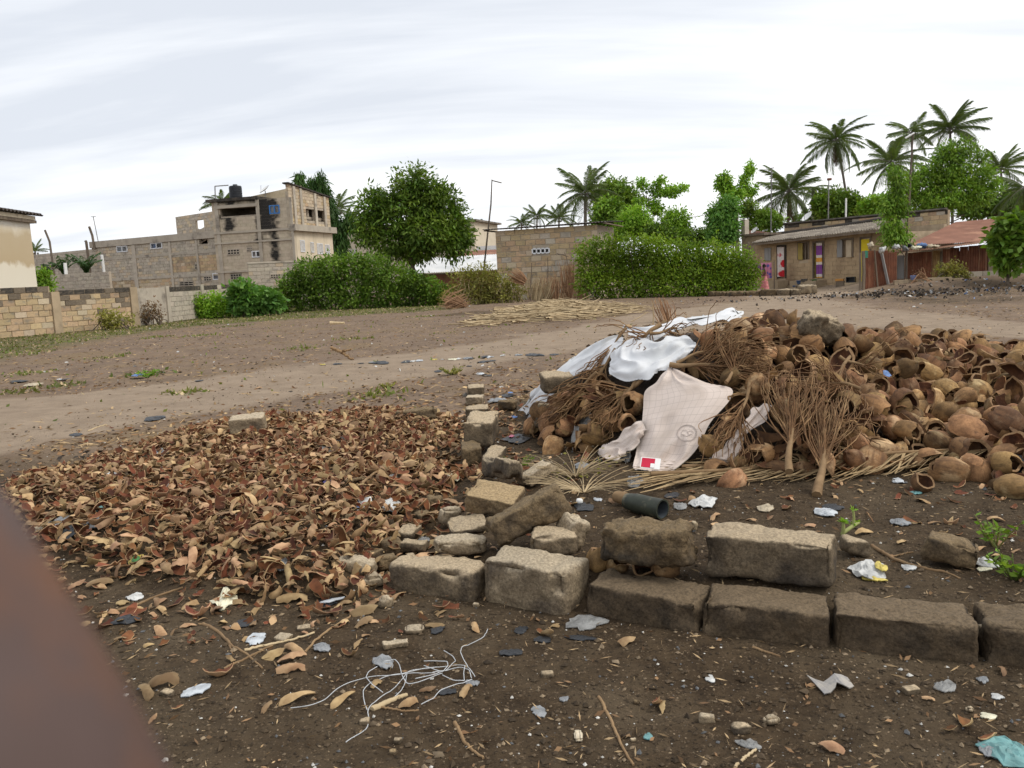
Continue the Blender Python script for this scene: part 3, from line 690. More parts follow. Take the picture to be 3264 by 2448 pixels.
def tower():
 pl = Plane(dep(694, 880, 54.5), dep(938, 860, 53.2)); Lt = pl.len
 zt = pl.hit(*c2(500, 335))[1]; zr = pl.hit(*c2(500, 318))[1]
 t = thing('tower_building', 'three storey unplastered block building with black mould stains and rooftop tank', 'building', (*pl.p(Lt / 2, 0)[:2], 0))
 op = rc(pl, c2, 250, 398, 540, 460)
 wb = rc(pl, c2, 636, 378, 716, 446); w1 = rc(pl, c2, 499, 736, 567, 788)
 vs_ = [rc(pl, c2, 310, 725, 402, 764), rc(pl, c2, 460, 712, 500, 740), rc(pl, c2, 334, 918, 416, 958)]
 D = 2.0
 while proj(pl.p(Lt, 5.0, -D))[0] < 1054: D += 0.05
 mb = MB(); slab_cells(mb, pl, 0, Lt, -0.2, zt, -0.22, -0.02, [op])
 mb.add(*pl.box(0, 0.2, -0.2, zt, -D, -0.23)); mb.add(*pl.box(0.21, Lt - 0.25, -0.2, zt, -D, -D + .2)); mb.add(*pl.box(0.21, Lt - 0.25, zt - 0.3, zt - 0.1, -D + 0.21, -0.23)); mb.add(*pl.box(0.21, Lt - 0.25, op[2] - 0.3, op[2] - 0.12, -D + 0.21, -0.23))
 mb.add(*pl.box(0.21, Lt - .25, op[2] - .1, zt - .32, -3.0, -2.8))
 wl = part('wall', mb, 'mortar', t)
 st = [rc(pl, c2, 225, 325, 640, 352), rc(pl, c2, 540, 335, 690, 440), rc(pl, c2, 575, 440, 690, 575), rc(pl, c2, 645, 560, 700, 815), rc(pl, c2, 300, 465, 355, 570), rc(pl, c2, 530, 440, 572, 660), rc(pl, c2, 300, 340, 345, 400), rc(pl, c2, 250, 455, 330, 480)]
 def pk(s, z, r):
  return 'block_tower'
 ob = lay_blocks(pl, 0.01, Lt - 0.01, 0, zt - 0.01, 0.42, 0.2, pk, [op, wb, w1, *vs_], t, False, 0.06, mats=['block_tower'], name='block_courses', gap=0.007)
 cv = np.empty(len(ob.data.vertices) * 3); ob.data.vertices.foreach_get('co', cv); cv = cv.reshape(-1, 3) + np.array(WL[ob.name]); ss = (cv[:, :2] - pl.A) @ pl.d; sv = np.zeros(len(cv))
 for q in st:
  d_ = np.maximum(np.maximum(q[0] - ss, ss - q[1]), np.maximum(q[2] - cv[:, 2], cv[:, 2] - q[3])); sv = np.maximum(sv, np.clip(.5 - d_ / .5, 0, .62))
 at = ob.data.attributes.new('stain', 'FLOAT', 'POINT'); at.data.foreach_set('value', sv.astype(np.float32))
 colm = [(222, 250), (545, 570), (808, 826)]
 for a, c in colm:
  q = rc(pl, c2, a, 400, c, 700); part('pillar', MB().add(*pl.box(max(q[0], -0.02), q[1], 0, zt - .02, 0.008, 0.07)), 'concrete', t)
 for ya, yb in ((566, 582), (650, 662), (878, 892)):
  za, zb = pl.hit(*c2(640, yb))[1], pl.hit(*c2(640, ya))[1]
  part('slab_edge', MB().add(*pl.box(-0.02, Lt + .02, za, zb, 0.01, 0.1)), 'concrete', t)
 part('roof_slab', MB().add(*pl.box(-0.25, Lt * 0.62, zt + 0.002, zr + 0.05, -D - 0.1, 0.22)), 'block_mould', t)
 q = rc(pl, c2, 222, 380, 545, 398); part('beam', MB().add(*pl.box(q[0], q[1], q[2], q[3] + .05, 0.0, 0.12)), 'concrete', t)
 window(pl, wb, t, 'frame_blue', ('glass_pale', 'glass_pale')); window(pl, w1, t, panes=('glass_blue', 'glass_dark'))
 for v in vs_: vent(pl, v, t, 4, 2, 'block_grey')
 # right side
 ps = pl.side(Lt, D); Ls = ps.len
 zm = ps.hit(*c2(970, 590))[1]; zk = ps.hit(*c2(970, 545))[1]
 zhi, zlo = ps.hit(*c2(872, 226))[1], ps.hit(*c2(1068, 316))[1]
 o1, o2 = rc(ps, c2, 925, 402, 992, 494), rc(ps, c2, 1002, 426, 1072, 512)
 zz0 = (o1[2] + o2[2]) / 2; zz1 = (o1[3] + o2[3]) / 2
 o1 = (o1[0], o1[1], zz0, zz1); o2 = (o2[0], min(o2[1], Ls - .3), zz0, zz1)
 side = MB(); slab_cells(side, ps, 0.0, Ls, -0.2, zlo, -0.2, -0.02, [o1, o2]); part('side_wall', side, 'mortar', t)
 def top(s): return zlo + (zhi - zlo) * (1 - s / Ls)
 lay_blocks(ps, 0.01, Ls - .01, zk, zhi, 0.42, 0.2, lambda s, z, r: 'block_greytan' if r.random() < .7 else 'block_tan', [o1, o2], t, False, 0.16, mats=['block_greytan', 'block_tan'], name='block_courses', gap=0.02, top=top)
 part('ledge', MB().add(*ps.box(-0.1, Ls + .15, zm, zk + .02, -0.1, 0.35)), 'concrete', t)
 part('plaster', MB().add(*ps.box(0.05, Ls, 0, zm - .01, -0.01, 0.06)), 'plaster_cream', t)
 for x in (838, 890, 1000, 1072):
  q = ps.hit(*c2(x, 480))[0]; part('pillar', MB().add(*ps.box(q - 0.14, q + 0.14, zk + .03, top(q) - .05, 0.005, 0.08)), 'concrete', t)
 for r_ in ((870, 652, 904, 745), (1003, 678, 1046, 762), (1066, 688, 1100, 765)):
  q = rc(ps, c2, *r_); sh = MB(); louvre_window(Plane(ps.p(0, 0, 0.07)[:2], ps.p(Ls, 0, 0.07)[:2]), q, t, n=8)
 q = rc(ps, c2, 950, 668, 974, 750); p7 = Plane(ps.p(0, 0, 0.07)[:2], ps.p(Ls, 0, 0.07)[:2]); window(p7, q, t, panes=('glass_blue', 'glass_dark'), fw=0.05)
 # back parapet rising to the corner above the roof
 pb = Plane(pl.p(0, 0, -1.6)[:2], pl.p(Lt, 0, -1.6)[:2])
 a0 = pb.hit(*c2(440, 320)); a1 = pb.hit(*c2(868, 226))
 Lx = pb.len
 mb = MB(); V = np.array([pb.p(a0[0], zt, 0), pb.p(Lx, zt, 0), pb.p(Lx, zt, -.2), pb.p(a0[0], zt, -.2), pb.p(a0[0], a0[1], 0), pb.p(Lx, a1[1], 0), pb.p(Lx, a1[1], -.2), pb.p(a0[0], a0[1], -.2)])
 mb.add(V, BOXF); part('parapet', mb, 'block_greytan', t)
 mb = MB(); V = np.array([ps.p(-0.1, zhi, .12), ps.p(Ls + .2, zlo, .12), ps.p(Ls + .2, zlo, -.3), ps.p(-0.1, zhi, -.3), ps.p(-.1, zhi + .08, .12), ps.p(Ls + .2, zlo + .08, .12), ps.p(Ls + .2, zlo + .08, -.3), ps.p(-.1, zhi + .08, -.3)])
 mb.add(V, BOXF); part('roof_sheet', mb, 'dark_roof', t)
 # things on the roof
 tk = dep(*c2(376, 330), 56.5); tz = zr + 0.06
 r_, hgt = 0.95 * 55 * 52 * .4069 / 2716 , 125 * .4069 * 56 / 2716
 prof = [(0.0, 0.0), (r_, 0.0)]
 for k in range(6):
  z0_ = hgt * 0.86 * k / 6; dz = hgt * .86 / 6
  prof += [(r_, z0_ + .02 * dz), (r_, z0_ + dz * .72), (r_ * .955, z0_ + dz * .8), (r_ * .955, z0_ + dz * .95)]
 prof += [(r_, hgt * .87), (r_ * .9, hgt * .93), (r_ * .35, hgt * .97), (r_ * .35, hgt * 1.03), (0.0, hgt * 1.03)]
 prof = np.array(prof); th = np.linspace(0, 2 * np.pi, 25)[:-1]
 V = np.stack([prof[:, 0, None] * np.cos(th) + tk[0], prof[:, 0, None] * np.sin(th) + tk[1], prof[:, 1, None] + tz + 0 * th], -1).reshape(-1, 3)
 i = np.arange(len(prof) - 1)[:, None] * 24; j = np.arange(24)[None]
 F = np.stack([i + j, i + (j + 1) % 24, i + 24 + (j + 1) % 24, i + 24 + j], -1).reshape(-1, 4)
 o = MB().add(V, F).obj('water_tank', M['black_plastic'], None, (tk[0], tk[1], tz)); tag(o, 'black ribbed plastic water tank standing on the tower roof', 'water tank')
 Yp = 54.6
 P = [dep(*c2(213, 345), Yp), dep(*c2(209, 230), Yp), dep(*c2(315, 222), Yp)]
 P[0][2] = zr; mb = MB(); add_tube(mb, P[:2], 0.035, 6); add_tube(mb, P[1:], 0.035, 6)
 o = mb.obj('pipe_frame', M['metal_grey'], None, tuple(P[0])); tag(o, 'thin bent metal pipe beside the black rooftop tank', 'pipe')
 for (x, y, Y, rr, lab) in ((600, 262, 55, 0.42, 'white satellite dish on the tower roof right of the tank'), ):
  dish(dep(*c2(x, y), Y), rr, lab, zt)
 return pl, ps
def dish(c, rr, lab, zbase, aim=(-0.5, -0.35, 0.8)):
 d = np.array(aim) / np.linalg.norm(aim); u = np.cross(d, [0, 0, 1]); u /= np.linalg.norm(u); v = np.cross(u, d)
 t = thing('satellite_dish', lab, 'satellite dish', (c[0], c[1], zbase))
 rs = np.linspace(0, 1, 5); th = np.linspace(0, 2 * np.pi, 17)[:-1]
 V = np.array([c + u * rr * r * math.cos(a) + v * rr * r * math.sin(a) + d * (r * r * rr * .25) for r in rs for a in th])
 F = grid_faces(5, 16); i = np.arange(4)[:, None] * 16; j = np.arange(16)[None]
 F = np.stack([i + j, i + (j + 1) % 16, i + 16 + (j + 1) % 16, i + 16 + j], -1).reshape(-1, 4)
 part('reflector', MB().add(V, F), 'white', t, True)
 mb = MB(); add_tube(mb, [(c[0], c[1], zbase), c - d * .03], 0.03, 5); add_tube(mb, [c + v * -rr * .8, c + d * rr * .9], 0.012, 4); part('mount', mb, 'metal_grey', t)
TP, TS = tower()

def mid_buildings():
 # grey compound wall in front of the tower
 pl = Plane(dep(800, 960, 46.0), dep(1180, 940, 49.0)); zt = (pl.hit(800, 843)[1] + pl.hit(1050, 823)[1]) / 2
 t = thing('compound_wall', 'pale grey block compound wall below the tower, half hidden by bushes', 'wall', (*pl.p(pl.len / 2, 0)[:2], 0))
 v = rc(pl, c2, 645, 920, 722, 950)
 part('wall', MB().add(*pl.box(0, pl.len, -.2, zt, -.2, -.02)), 'mortar', t)
 lay_blocks(pl, 0, pl.len, 0, zt - .06, .42, .2, lambda s, z, r: 'block_grey' if r.random() < .9 else 'block_greytan', [v], t, True, .1, gap=.018)
 part('coping', MB().add(*pl.box(-.02, pl.len, zt - .055, zt + .03, -.22, .03)), 'concrete', t)
 vent(pl, v, t, 4, 2, 'block_grey')
 # cream house behind the mango tree
 pc = Plane(dep(1098, 900, 72), dep(1520, 900, 69)); z = pc.hit(1160, 728)[1]
 t = thing('cream_house', 'cream plastered house half hidden behind the big mango tree', 'house', (*pc.p(pc.len / 2, 0)[:2], 0))
 lw = rc(pc, c2, 1264, 723, 1322, 768)
 mb = MB(); mb.add(*pc.box(0, pc.len, -.2, z, -7, 0)); part('wall', mb, mat('cream_wall', (0.68, 0.60, 0.47), (0.62, 0.54, 0.42), 1.5, var=.02), t)
 part('roof', MB().add(*pc.box(-.3, pc.len + .3, z + .01, z + .16, -7.3, .4)), 'old_roof', t)
 louvre_window(pc, lw, t, 'frame_white', 5)
 # low house with a white tin roof
 p = Plane(dep(1300, 900, 50), dep(1600, 900, 48.5)); z0 = (p.hit(1330, 872)[1] + p.hit(1580, 858)[1]) / 2
 t = thing('tin_roof_house', 'low red brick house under a white tin roof left of the hut', 'house', (*p.p(p.len / 2, 0)[:2], 0))
 part('wall', MB().add(*p.box(0, p.len, -.2, z0 - .12, -4.5, -.3)), mat('red_brick', (0.32, 0.16, 0.10), (0.25, 0.12, 0.08), 4), t)
 zr = p.hit(1450, 832)[1] + 0.35
 mb = MB(); corrugated(mb, p.p(-.3, z0, .1), p.p(p.len + .2, z0, .1), p.p(p.len + .2, zr, -4), p.p(-.3, zr, -4), 44, .02); part('roof', mb, 'white_roof', t)
 part('fascia', MB().add(*p.box(-.3, p.len + .2, z0 - .13, z0 - .05, 0, .06)), 'wood', t)
 p = Plane(dep(1440, 880, 59), dep(1640, 880, 58)); z0 = p.hit(1530, 828)[1]; zr = p.hit(1530, 806)[1]
 t = thing('rust_roof_house', 'pale house with a low rusty roof behind the white tin roof', 'house', (*p.p(p.len / 2, 0)[:2], 0))
 part('wall', MB().add(*p.box(0, p.len, -.2, z0 - .05, -5, -.2)), 'plaster_cream', t)
 mb = MB(); corrugated(mb, p.p(-.3, z0, .2), p.p(p.len, z0, .2), p.p(p.len, zr + .25, -3), p.p(-.3, zr + .25, -3), 30, .02); part('roof', mb, 'rust_roof', t)
 mb = MB()
 for a in np.arange(0, p.len - .6, 1.1): mb.add(*p.box(a, a + .55, zr + .30, zr + .42, -3.0, -2.9))
 part('upper_wall', MB().add(*p.box(1.0, p.len, z0, p.hit(1530, 780)[1], -5, -3.2)), 'white', t)
 # hut
 p = Plane(dep(1589, 950, 42.6), dep(1911, 940, 41.0)); Lh = p.len
 zl, zr = p.hit(1590, 735)[1], p.hit(1905, 708)[1]
 t = thing('block_hut', 'windowless tan concrete block hut with a flat dark tin roof', 'hut', (*p.p(Lh / 2, 0)[:2], 0))
 def c3(x, y): return (1350 + .4973 * x, 500 + .4973 * y)
 v = rc(p, c3, 698, 588, 806, 617); z = min(zl, zr)
 mb = MB(); slab_cells(mb, p, 0, Lh, -.2, z - .02, -.2, -.025, []); mb.add(*p.box(0, .2, -.2, z - .02, -4, -.21)); mb.add(*p.box(Lh - .2, Lh, -.2, z - .02, -4, -.21)); mb.add(*p.box(.21, Lh - .21, -.2, z - .02, -4, -3.8))
 wl = part('wall', mb, 'mortar', t)
 def pk(s, zz, r):
  q = r.random()
  return 'block_tan' if q < .72 else ('block_greytan' if q < .9 else 'block_grey')
 lay_blocks(p, 0, Lh, 0, z, .5, .27, pk, [v], wl, True, .12, gap=.03, jit=.012)
 vent(p, v, t, 4, 1, 'frame_white')
 for k in range(3): pass
 mb = MB(); corrugated(mb, p.p(-.55, z + .07, .35), p.p(Lh + .5, z + .09, .35), p.p(Lh + .5, z + .3, -4.4), p.p(-.55, z + .3, -4.4), 40, .025); part('roof', mb, 'dark_roof', t)
 for a in (-.5, Lh + .35):
  part('beam', MB().add(*p.box(a, a + .12, z + .005 if a > 0 else z - .01, z + .05, -4.2, .3)), 'wood', t)
 return p
HUTP = mid_buildings()

# ------------------------------------------------------------------ house, fence and shack at the right
def z2(x, y): return (2350 + x * .22604, 650 + y * .22604)
def z3(x, y): return (2764 + x * .22604, 550 + y * .22604)
def pattern_mat(name, cols, sx, sz, rand=False):
 """printed cloth: bands or blotches"""
 m, t, b = new_mat(name); b.inputs['Roughness'].default_value = .9; n_ = t.nodes; k_ = t.links
 tcn = n_.new('ShaderNodeTexCoord'); mp = n_.new('ShaderNodeMapping'); mp.inputs['Scale'].default_value = (sx, sx, sz); k_.new(tcn.outputs['Object'], mp.inputs[0])
 cr = n_.new('ShaderNodeValToRGB'); cr.color_ramp.interpolation = 'CONSTANT' if not rand else 'LINEAR'
 if rand:
  v = n_.new('ShaderNodeTexVoronoi'); v.inputs['Scale'].default_value = 1.0; k_.new(mp.outputs[0], v.inputs['Vector']); k_.new(v.outputs['Distance'], cr.inputs[0])
 else:
  sx_ = n_.new('ShaderNodeSeparateXYZ'); k_.new(mp.outputs[0], sx_.inputs[0]); fr = n_.new('ShaderNodeMath'); fr.operation = 'FRACT'; k_.new(sx_.outputs[2], fr.inputs[0]); k_.new(fr.outputs[0], cr.inputs[0])
 for k, (p_, c) in enumerate(cols):
  el = cr.color_ramp.elements[k] if k < 2 else cr.color_ramp.elements.new(p_); el.position = p_; el.color = (*c, 1)
 k_.new(cr.outputs[0], b.inputs['Base Color']); return m
def curtain(pl, r, parent, m, o=0.06, name='curtain', waves=3, amp=.035, top=False, label=None, cat=None):
 s0, s1, z0, z1 = r; nu, nv = 22, 8
 u = np.linspace(0, 1, nu); v = np.linspace(0, 1, nv)
 V = np.array([pl.p(s0 + (s1 - s0) * a, z0 + (z1 - z0) * c, o + amp * math.sin(a * waves * 6.28 + c) * (1.2 - .6 * c)) for a in u for c in v])
 V2 = np.array([q - np.append(pl.n * .006, 0) for q in V]); F = grid_faces(nu, nv)
 mb = MB(); mb.add(np.vstack([V, V2]), np.vstack([F, F[:, ::-1] + len(V)]))
 if parent is None:
  ob = mb.obj(name, [m], None, tuple(V.mean(0)), True); return tag(ob, label, cat)
 return part(name, mb, [m], parent, True)
def right_house():
 p = Plane(dep(2408, 920, 43.2), dep(2815, 920, 36.6)); Lr = p.len
 zl, zr = p.hit(2412, 775)[1], p.hit(2800, 738)[1]; z = (zl + zr) / 2 + .02
 t = thing('long_block_house', 'long low tan block house with weathered grey roof and curtained doors at the right', 'house', (*p.p(Lr / 2, 0)[:2], 0))
 R_ = lambda *a: p.rect(*z2(a[0], a[1]), *z2(a[2], a[3]))
 d1, d2 = R_(575, 600, 680, 1050), R_(1078, 545, 1212, 1048); w1, w2_ = R_(868, 552, 1000, 786), R_(1492, 508, 1622, 752)
 y1 = R_(1745, 488, 1868, 1150); holes = [d1, d2, w1, w2_, y1]
 mb = MB(); slab_cells(mb, p, 0, Lr, -.2, z, -.2, -.02, holes)
 mb.add(*p.box(0, .2, -.2, z, -4.5, -.21)); mb.add(*p.box(Lr - .2, Lr, -.2, z, -4.5, -.21)); mb.add(*p.box(.21, Lr - .21, -.2, z + .3, -4.5, -4.3))
 for q in (.33, .66): mb.add(*p.box(Lr * q, Lr * q + .15, -.2, z, -4.29, -.21))
 wl = part('wall', mb, 'mortar_tan', t)
 M['block_house'] = mat('house_block', (0.44, 0.32, 0.195), (0.37, 0.265, 0.16), 4, c3=(0.24, 0.165, 0.10), scale3=.8, lo3=.52, hi3=.7, bump=.008, var=.07)
 lay_blocks(p, 0, Lr, 0, z, .42, .2, lambda s, zz, r: 'block_house', holes, t, False, .06, mats=['block_house'], name='block_courses', gap=.014, jit=.004)
 # roof
 eL, eR = dep(*z2(200, 548), 42.6), dep(*z2(2010, 345), 36.0); rL, rR = dep(*z2(520, 440), 47.0), dep(*z2(2120, 218), 40.2)
 mb = MB(); corrugated(mb, eL, eR, rR, rL, 54, .028, .02); part('roof', mb, 'old_roof', t)
 mb = MB(); mb.add(np.array([eL + (0, .1, -.14), eR + (0, .1, -.14), eR + (0, .16, -.14), eL + (0, .16, -.14), eL + (0, .1, -.05), eR + (0, .1, -.05), eR + (0, .16, -.05), eL + (0, .16, -.05)]), BOXF); part('fascia', mb, 'wood', t)
 mb = MB(); add_tube(mb, [rL + (0, -.2, .06), (rL + rR) / 2 + (0, -.2, .02), rR + (0, -.2, .05)], .09, 6); part('ridge', mb, 'dark_roof', t)
 # doors and windows
 cr = pattern_mat('red_white_print', [(0.0, (0.55, 0.03, 0.04)), (0.40, (0.52, 0.03, 0.04)), (0.47, (0.72, 0.66, 0.62)), (0.8, (0.62, 0.55, 0.52))], 1.6, 2.3, True)
 cp = pattern_mat('purple_striped_print', [(0.0, (0.22, 0.07, 0.26)), (0.22, (0.7, 0.62, 0.55)), (0.36, (0.68, 0.33, 0.06)), (0.58, (0.66, 0.6, 0.55)), (0.72, (0.25, 0.08, 0.28))], 1, 1.15)
 def frame(r, m='wood', fw=.07):
  q = MB(); s0, s1, a, c = r
  for k in ((s0 - fw, s0, a, c + fw), (s1, s1 + fw, a, c + fw), (s0, s1, c, c + fw)): q.add(*p.box(*k, -.1, .03))
  return part('door_frame', q, m, t)
 f1 = frame(d1, 'dark_roof'); curtain(p, (d1[0] + .03, d1[1] - .02, d1[2] + .08, d1[3] - .03), f1, cr)
 f2 = frame(d2, 'wood'); c0 = R_(1130, 548, 1212, 1040); curtain(p, c0, f2, cp, waves=2)
 part('door_leaf', MB().add(*p.box(d2[0] + .02, d2[0] + .06, d2[2], d2[3], -.75, -.05)), 'wood_yellow', t)
 f3 = frame(w1); a = R_(868, 552, 930, 786); part('shutter', MB().add(*p.box(a[0], a[1], a[2], a[3], .03, .06)), 'wood_yellow', f3); a = R_(948, 555, 962, 780); part('post', MB().add(*p.box(a[0], a[1], a[2], a[3], -.06, -.02)), 'wood', f3)
 f4 = frame(w2_); a = R_(1418, 512, 1488, 752); part('shutter', MB().add(*p.box(a[0], a[1], a[2], a[3], .03, .06)), 'shutter_grey', f4); a = R_(1548, 512, 1620, 752); part('shutter', MB().add(*p.box(a[0], a[1], a[2], a[3], .03, .06)), 'block_greytan', f4)
 f5 = frame(y1); part('door_leaf', MB().add(*p.box(y1[0] + .02, y1[1] - .02, y1[2], y1[3] - .03, -.02, .02)), 'yellow', f5)
 a = R_(392, 622, 480, 800); part('shutter', MB().add(*p.box(a[0], a[1], a[2], a[3], .02, .05)), 'shutter_grey', t)
 for a, lab in ((R_(545, 1062, 722, 1182), 'door_step'), (R_(890, 1062, 1260, 1182), 'door_step')):
  part('door_step', MB().add(*p.box(a[0], a[1], -.1, a[3] - .05, .02, .7)), 'concrete_tan', t)
 part('footing', MB().add(*p.box(-.02, Lr, -.1, .12, 0.005, .12)), 'concrete_tan', t)
 mb = MB(); add_tube(mb, [p.p(.05, 0, .5), p.p(.05, z, .5)], .06, 6); part('porch_post', mb, 'wood', t)
 # wall rising behind the roof
 q = Plane(dep(2500, 900, 48.2), dep(3016, 900, 40.0)); zq = (q.hit(2520, 712)[1] + q.hit(3005, 672)[1]) / 2
 t2 = thing('back_block_wall', 'tan block gable wall with mouldy top rising behind the grey roof', 'wall', (*q.p(q.len / 2, 0)[:2], 0))
 part('wall', MB().add(*q.box(0, q.len, -.2, zq, -.2, -.02)), 'mortar_tan', t2)
 lay_blocks(q, 0, q.len, 1.6, zq, .42, .2, lambda s, zz, r: ('block_mould' if zz > zq - .2 and r.random() < .45 else ('block_tan' if r.random() < .8 else 'block_grey')), (), t2, True, .12, gap=.02, jit=.012)
 mb = MB(); add_tube(mb, [q.p(0, zq + .03, .03), q.p(q.len, zq + .03, .03)], .07, 4); part('coping', mb, 'block_mould', t2)
 # annex at the left end
 q = Plane(dep(2366, 920, 47), dep(2420, 920, 46)); zq = q.hit(2390, 753)[1]
 t3 = thing('annex_room', 'small tan annex with a bare concrete column left of the long house', 'building', (*q.p(q.len / 2, 0)[:2], 0))
 part('wall', MB().add(*q.box(0, q.len + .3, -.2, zq, -4, 0)), 'concrete_tan', t3)
 a = q.rect(2363, 700, 2375, 752); part('column', MB().add(*q.box(a[0], a[1], zq - .1, a[3], -.3, .02)), 'concrete', t3)
 part('beam', MB().add(*q.box(a[0] - .1, q.len + .5, zq + .005, zq + .12, -4.2, .15)), 'wood', t3)
 r0, r1 = dep(*z2(215, 440), 47), dep(*z2(545, 415), 46); mb = MB(); corrugated(mb, r0, r1, r1 + (0, 4, .35), r0 + (0, 4, .35), 14, .02); part('roof', mb, 'rust_roof', t3)
 return p
RHP = right_house()
def tin_panel(pl, r, parent, name='tin_panel', m='rust', n=None, o=0.0, lean=0.0, lab=None):
 s0, s1, z0, z1 = r; n = n or max(2, int((s1 - s0) / .08))
 u = np.linspace(0, 1, n * 4 + 1); wv = .012 * np.sin(u * n * 6.283)
 V = np.array([pl.p(s0 + (s1 - s0) * a + lean * c, z0 + (z1 - z0) * c, o + w_ + dd) for a, w_ in zip(u, wv) for c, dd in ((0, 0), (1, 0), (1, -.006), (0, -.006))])
 i = np.arange(len(u) - 1)[:, None] * 4; j = np.arange(4)[None]
 F = np.stack([i + j, i + 4 + j, i + 4 + (j + 1) % 4, i + (j + 1) % 4], -1).reshape(-1, 4)
 ob = part(name, MB().add(V, F), m, parent)
 if lab: ob['label'] = lab
 return ob
def fence_and_shack():
 p = Plane(dep(2728, 925, 34.0), dep(2862, 905, 34.6))
 t = thing('tin_fence', 'rusty corrugated tin fence with weathered wood posts beside the yellow door', 'fence', (*p.p(p.len / 2, 0)[:2], 0))
 zb = -0.05
 R_ = lambda *a: p.rect(*z2(a[0], a[1]), *z2(a[2], a[3]))
 for a in ((1705, 690, 1730, 1210), (1745, 665, 1785, 1205)):
  q = R_(*a); mb = MB(); c0 = (q[0] + q[1]) / 2; add_tube(mb, [p.p(c0, zb, .05), p.p(c0 + .02, (zb + q[3]) / 2, .06), p.p(c0 - .01, q[3], .05)], (q[1] - q[0]) / 2, 7); part('post', mb, 'wood', t)
 q = R_(1788, 660, 1935, 1195); tin_panel(p, (q[0], q[1], zb, q[3]), t)
 q = R_(1950, 660, 2110, 1190); tin_panel(p, (q[0] - .02, q[1] + .1, zb, q[3]), t, m='rust', o=-.02)
 q = R_(2110, 700, 2290, 1180); tin_panel(p, (q[0] + .05, p.len, zb, q[3] + .05), t, m='rust', o=-.06)
 a, c = p.hit(*z2(1920, 650)), p.hit(*z2(1970, 1190)); mb = MB(); add_tube(mb, [p.p(c[0], zb, .07), p.p(a[0], a[1], .07)], .035, 5); part('slat', mb, 'wood', t)
 a, c = p.hit(*z2(2010, 690)), p.hit(*z2(2130, 1180)); mb = MB(); add_tube(mb, [p.p(c[0], zb, .07), p.p(a[0], a[1] + .1, .07)], .06, 4); part('slat', mb, 'shutter_grey', t)
 q = R_(1790, 660, 1830, 760); part('green_patch', MB().add(*p.box(q[0], q[1], q[2], q[3], .03, .05)), mat('green_sheet', (0.05, 0.22, 0.15)), t)
 # shack with the big rusty roof
 Yf = 36.0
 s = Plane(dep(2860, 890, 36.2), dep(3148, 880, 35.2)); z0 = .3
 t = thing('tin_shack', 'shack of rusty corrugated tin under a wide rust red roof', 'shack', (*s.p(s.len / 2, 0)[:2], z0))
 def S_(*a): return s.rect(*z3(a[0], a[1]), *z3(a[2], a[3]))
 ze = s.hit(*z3(900, 1105))[1]
 for a, m in (((400, 1200, 415, 1480), 'wood'), ((1040, 1110, 1058, 1480), 'wood')):
  q = S_(*a); mb = MB(); add_tube(mb, [s.p(q[0], z0 - .2, .06), s.p(q[0], q[3], .06)], .05, 6); part('post', mb, m, t)
 def zt_at(x): return s.hit(*z3(x, np.interp(x, [380, 900, 1300, 1690], [1140, 1100, 1040, 1000])))[1]
 for x0, x1, m in ((250, 385, 'rust'), (530, 640, 'rust'), (642, 780, 'rust'), (782, 912, 'rust'), (918, 1040, 'block_tan'), (1062, 1170, 'rust'), (1172, 1300, 'rust'), (1302, 1420, 'rust'), (1422, 1560, 'rust'), (1562, 1695, 'rust')):
  q = S_(x0, 1200, x1, 1400); tin_panel(s, (q[0], q[1], z0 - .2, zt_at((x0 + x1) / 2) - .03), t, m=m if m != 'block_tan' else mat('pale_rust_tin', (0.40, 0.27, 0.12), (0.27, 0.16, 0.07), 3, streak=((0.16, 0.08, 0.04), 5, .5, .7)), o=rng.uniform(-.03, .02))
 q = S_(420, 1200, 525, 1520); part('door_leaf', MB().add(*s.box(q[0], q[1], z0 - .15, zt_at(470) - .1, -.06, -.02)), 'shutter_grey', t)
 part('back_wall', MB().add(*s.box(0.3, s.len + 3.2, z0 - .2, ze - .05, -4.2, -4.1)), 'rust', t)
 e0, e1, e2 = dep(*z3(560, 1030), 35.4), dep(*z3(1700, 968), 34.6), dep(*z3(2500, 860), 34.2)
 r0, r1 = dep(*z3(1250, 700), 39.5), dep(*z3(2600, 575), 38.5)
 mb = MB(); corrugated(mb, e0, e1, r0 + (r1 - r0) * .52, r0, 40, .018); corrugated(mb, e1, e2, r1, r0 + (r1 - r0) * .52, 30, .018); part('roof', mb, 'rust_roof', t)
 f0, f1 = dep(*z3(300, 1140), 35.4), dep(*z3(760, 1098), 35.1); f2 = dep(*z3(1660, 985), 34.3)
 mb = MB(); corrugated(mb, f0, f1, f1 + (0, .8, .13), f0 + (0, .8, .1), 16, .015); corrugated(mb, f1, f2, f2 + (0, .6, .06), f1 + (0, .6, .12), 26, .015)
 part('eave_sheet', mb, mat('pale_tin', (0.40, 0.24, 0.165), (0.3, 0.17, 0.11), 2), t)
 # concrete wall at its right and low grey block wall
 c = Plane(s.p(s.len + .03, 0)[:2], dep(3420, 880, 34.6)); zc = c.hit(*z3(1900, 955))[1]
 t2 = thing('concrete_wall', 'plain brown grey concrete wall right of the rusty shack', 'wall', (*c.p(c.len / 2, 0)[:2], z0))
 part('wall', MB().add(*c.box(0, c.len, z0 - .2, zc, -.15, 0)), mat('brown_concrete', (0.31, 0.245, 0.175), (0.25, 0.195, 0.14), 2, streak=((0.16, 0.11, 0.075), 4, .55, .75)), t2)
 part('rusty_top', MB().add(*c.box(0, c.len, zc + .003, zc + .1, -.2, .05)), 'dark_roof', t2)
 l = Plane(dep(3088, 888, 34.2), dep(3420, 880, 33.4)); zl = l.hit(3180, 862)[1]; zb_ = l.hit(3180, 889)[1] - .1
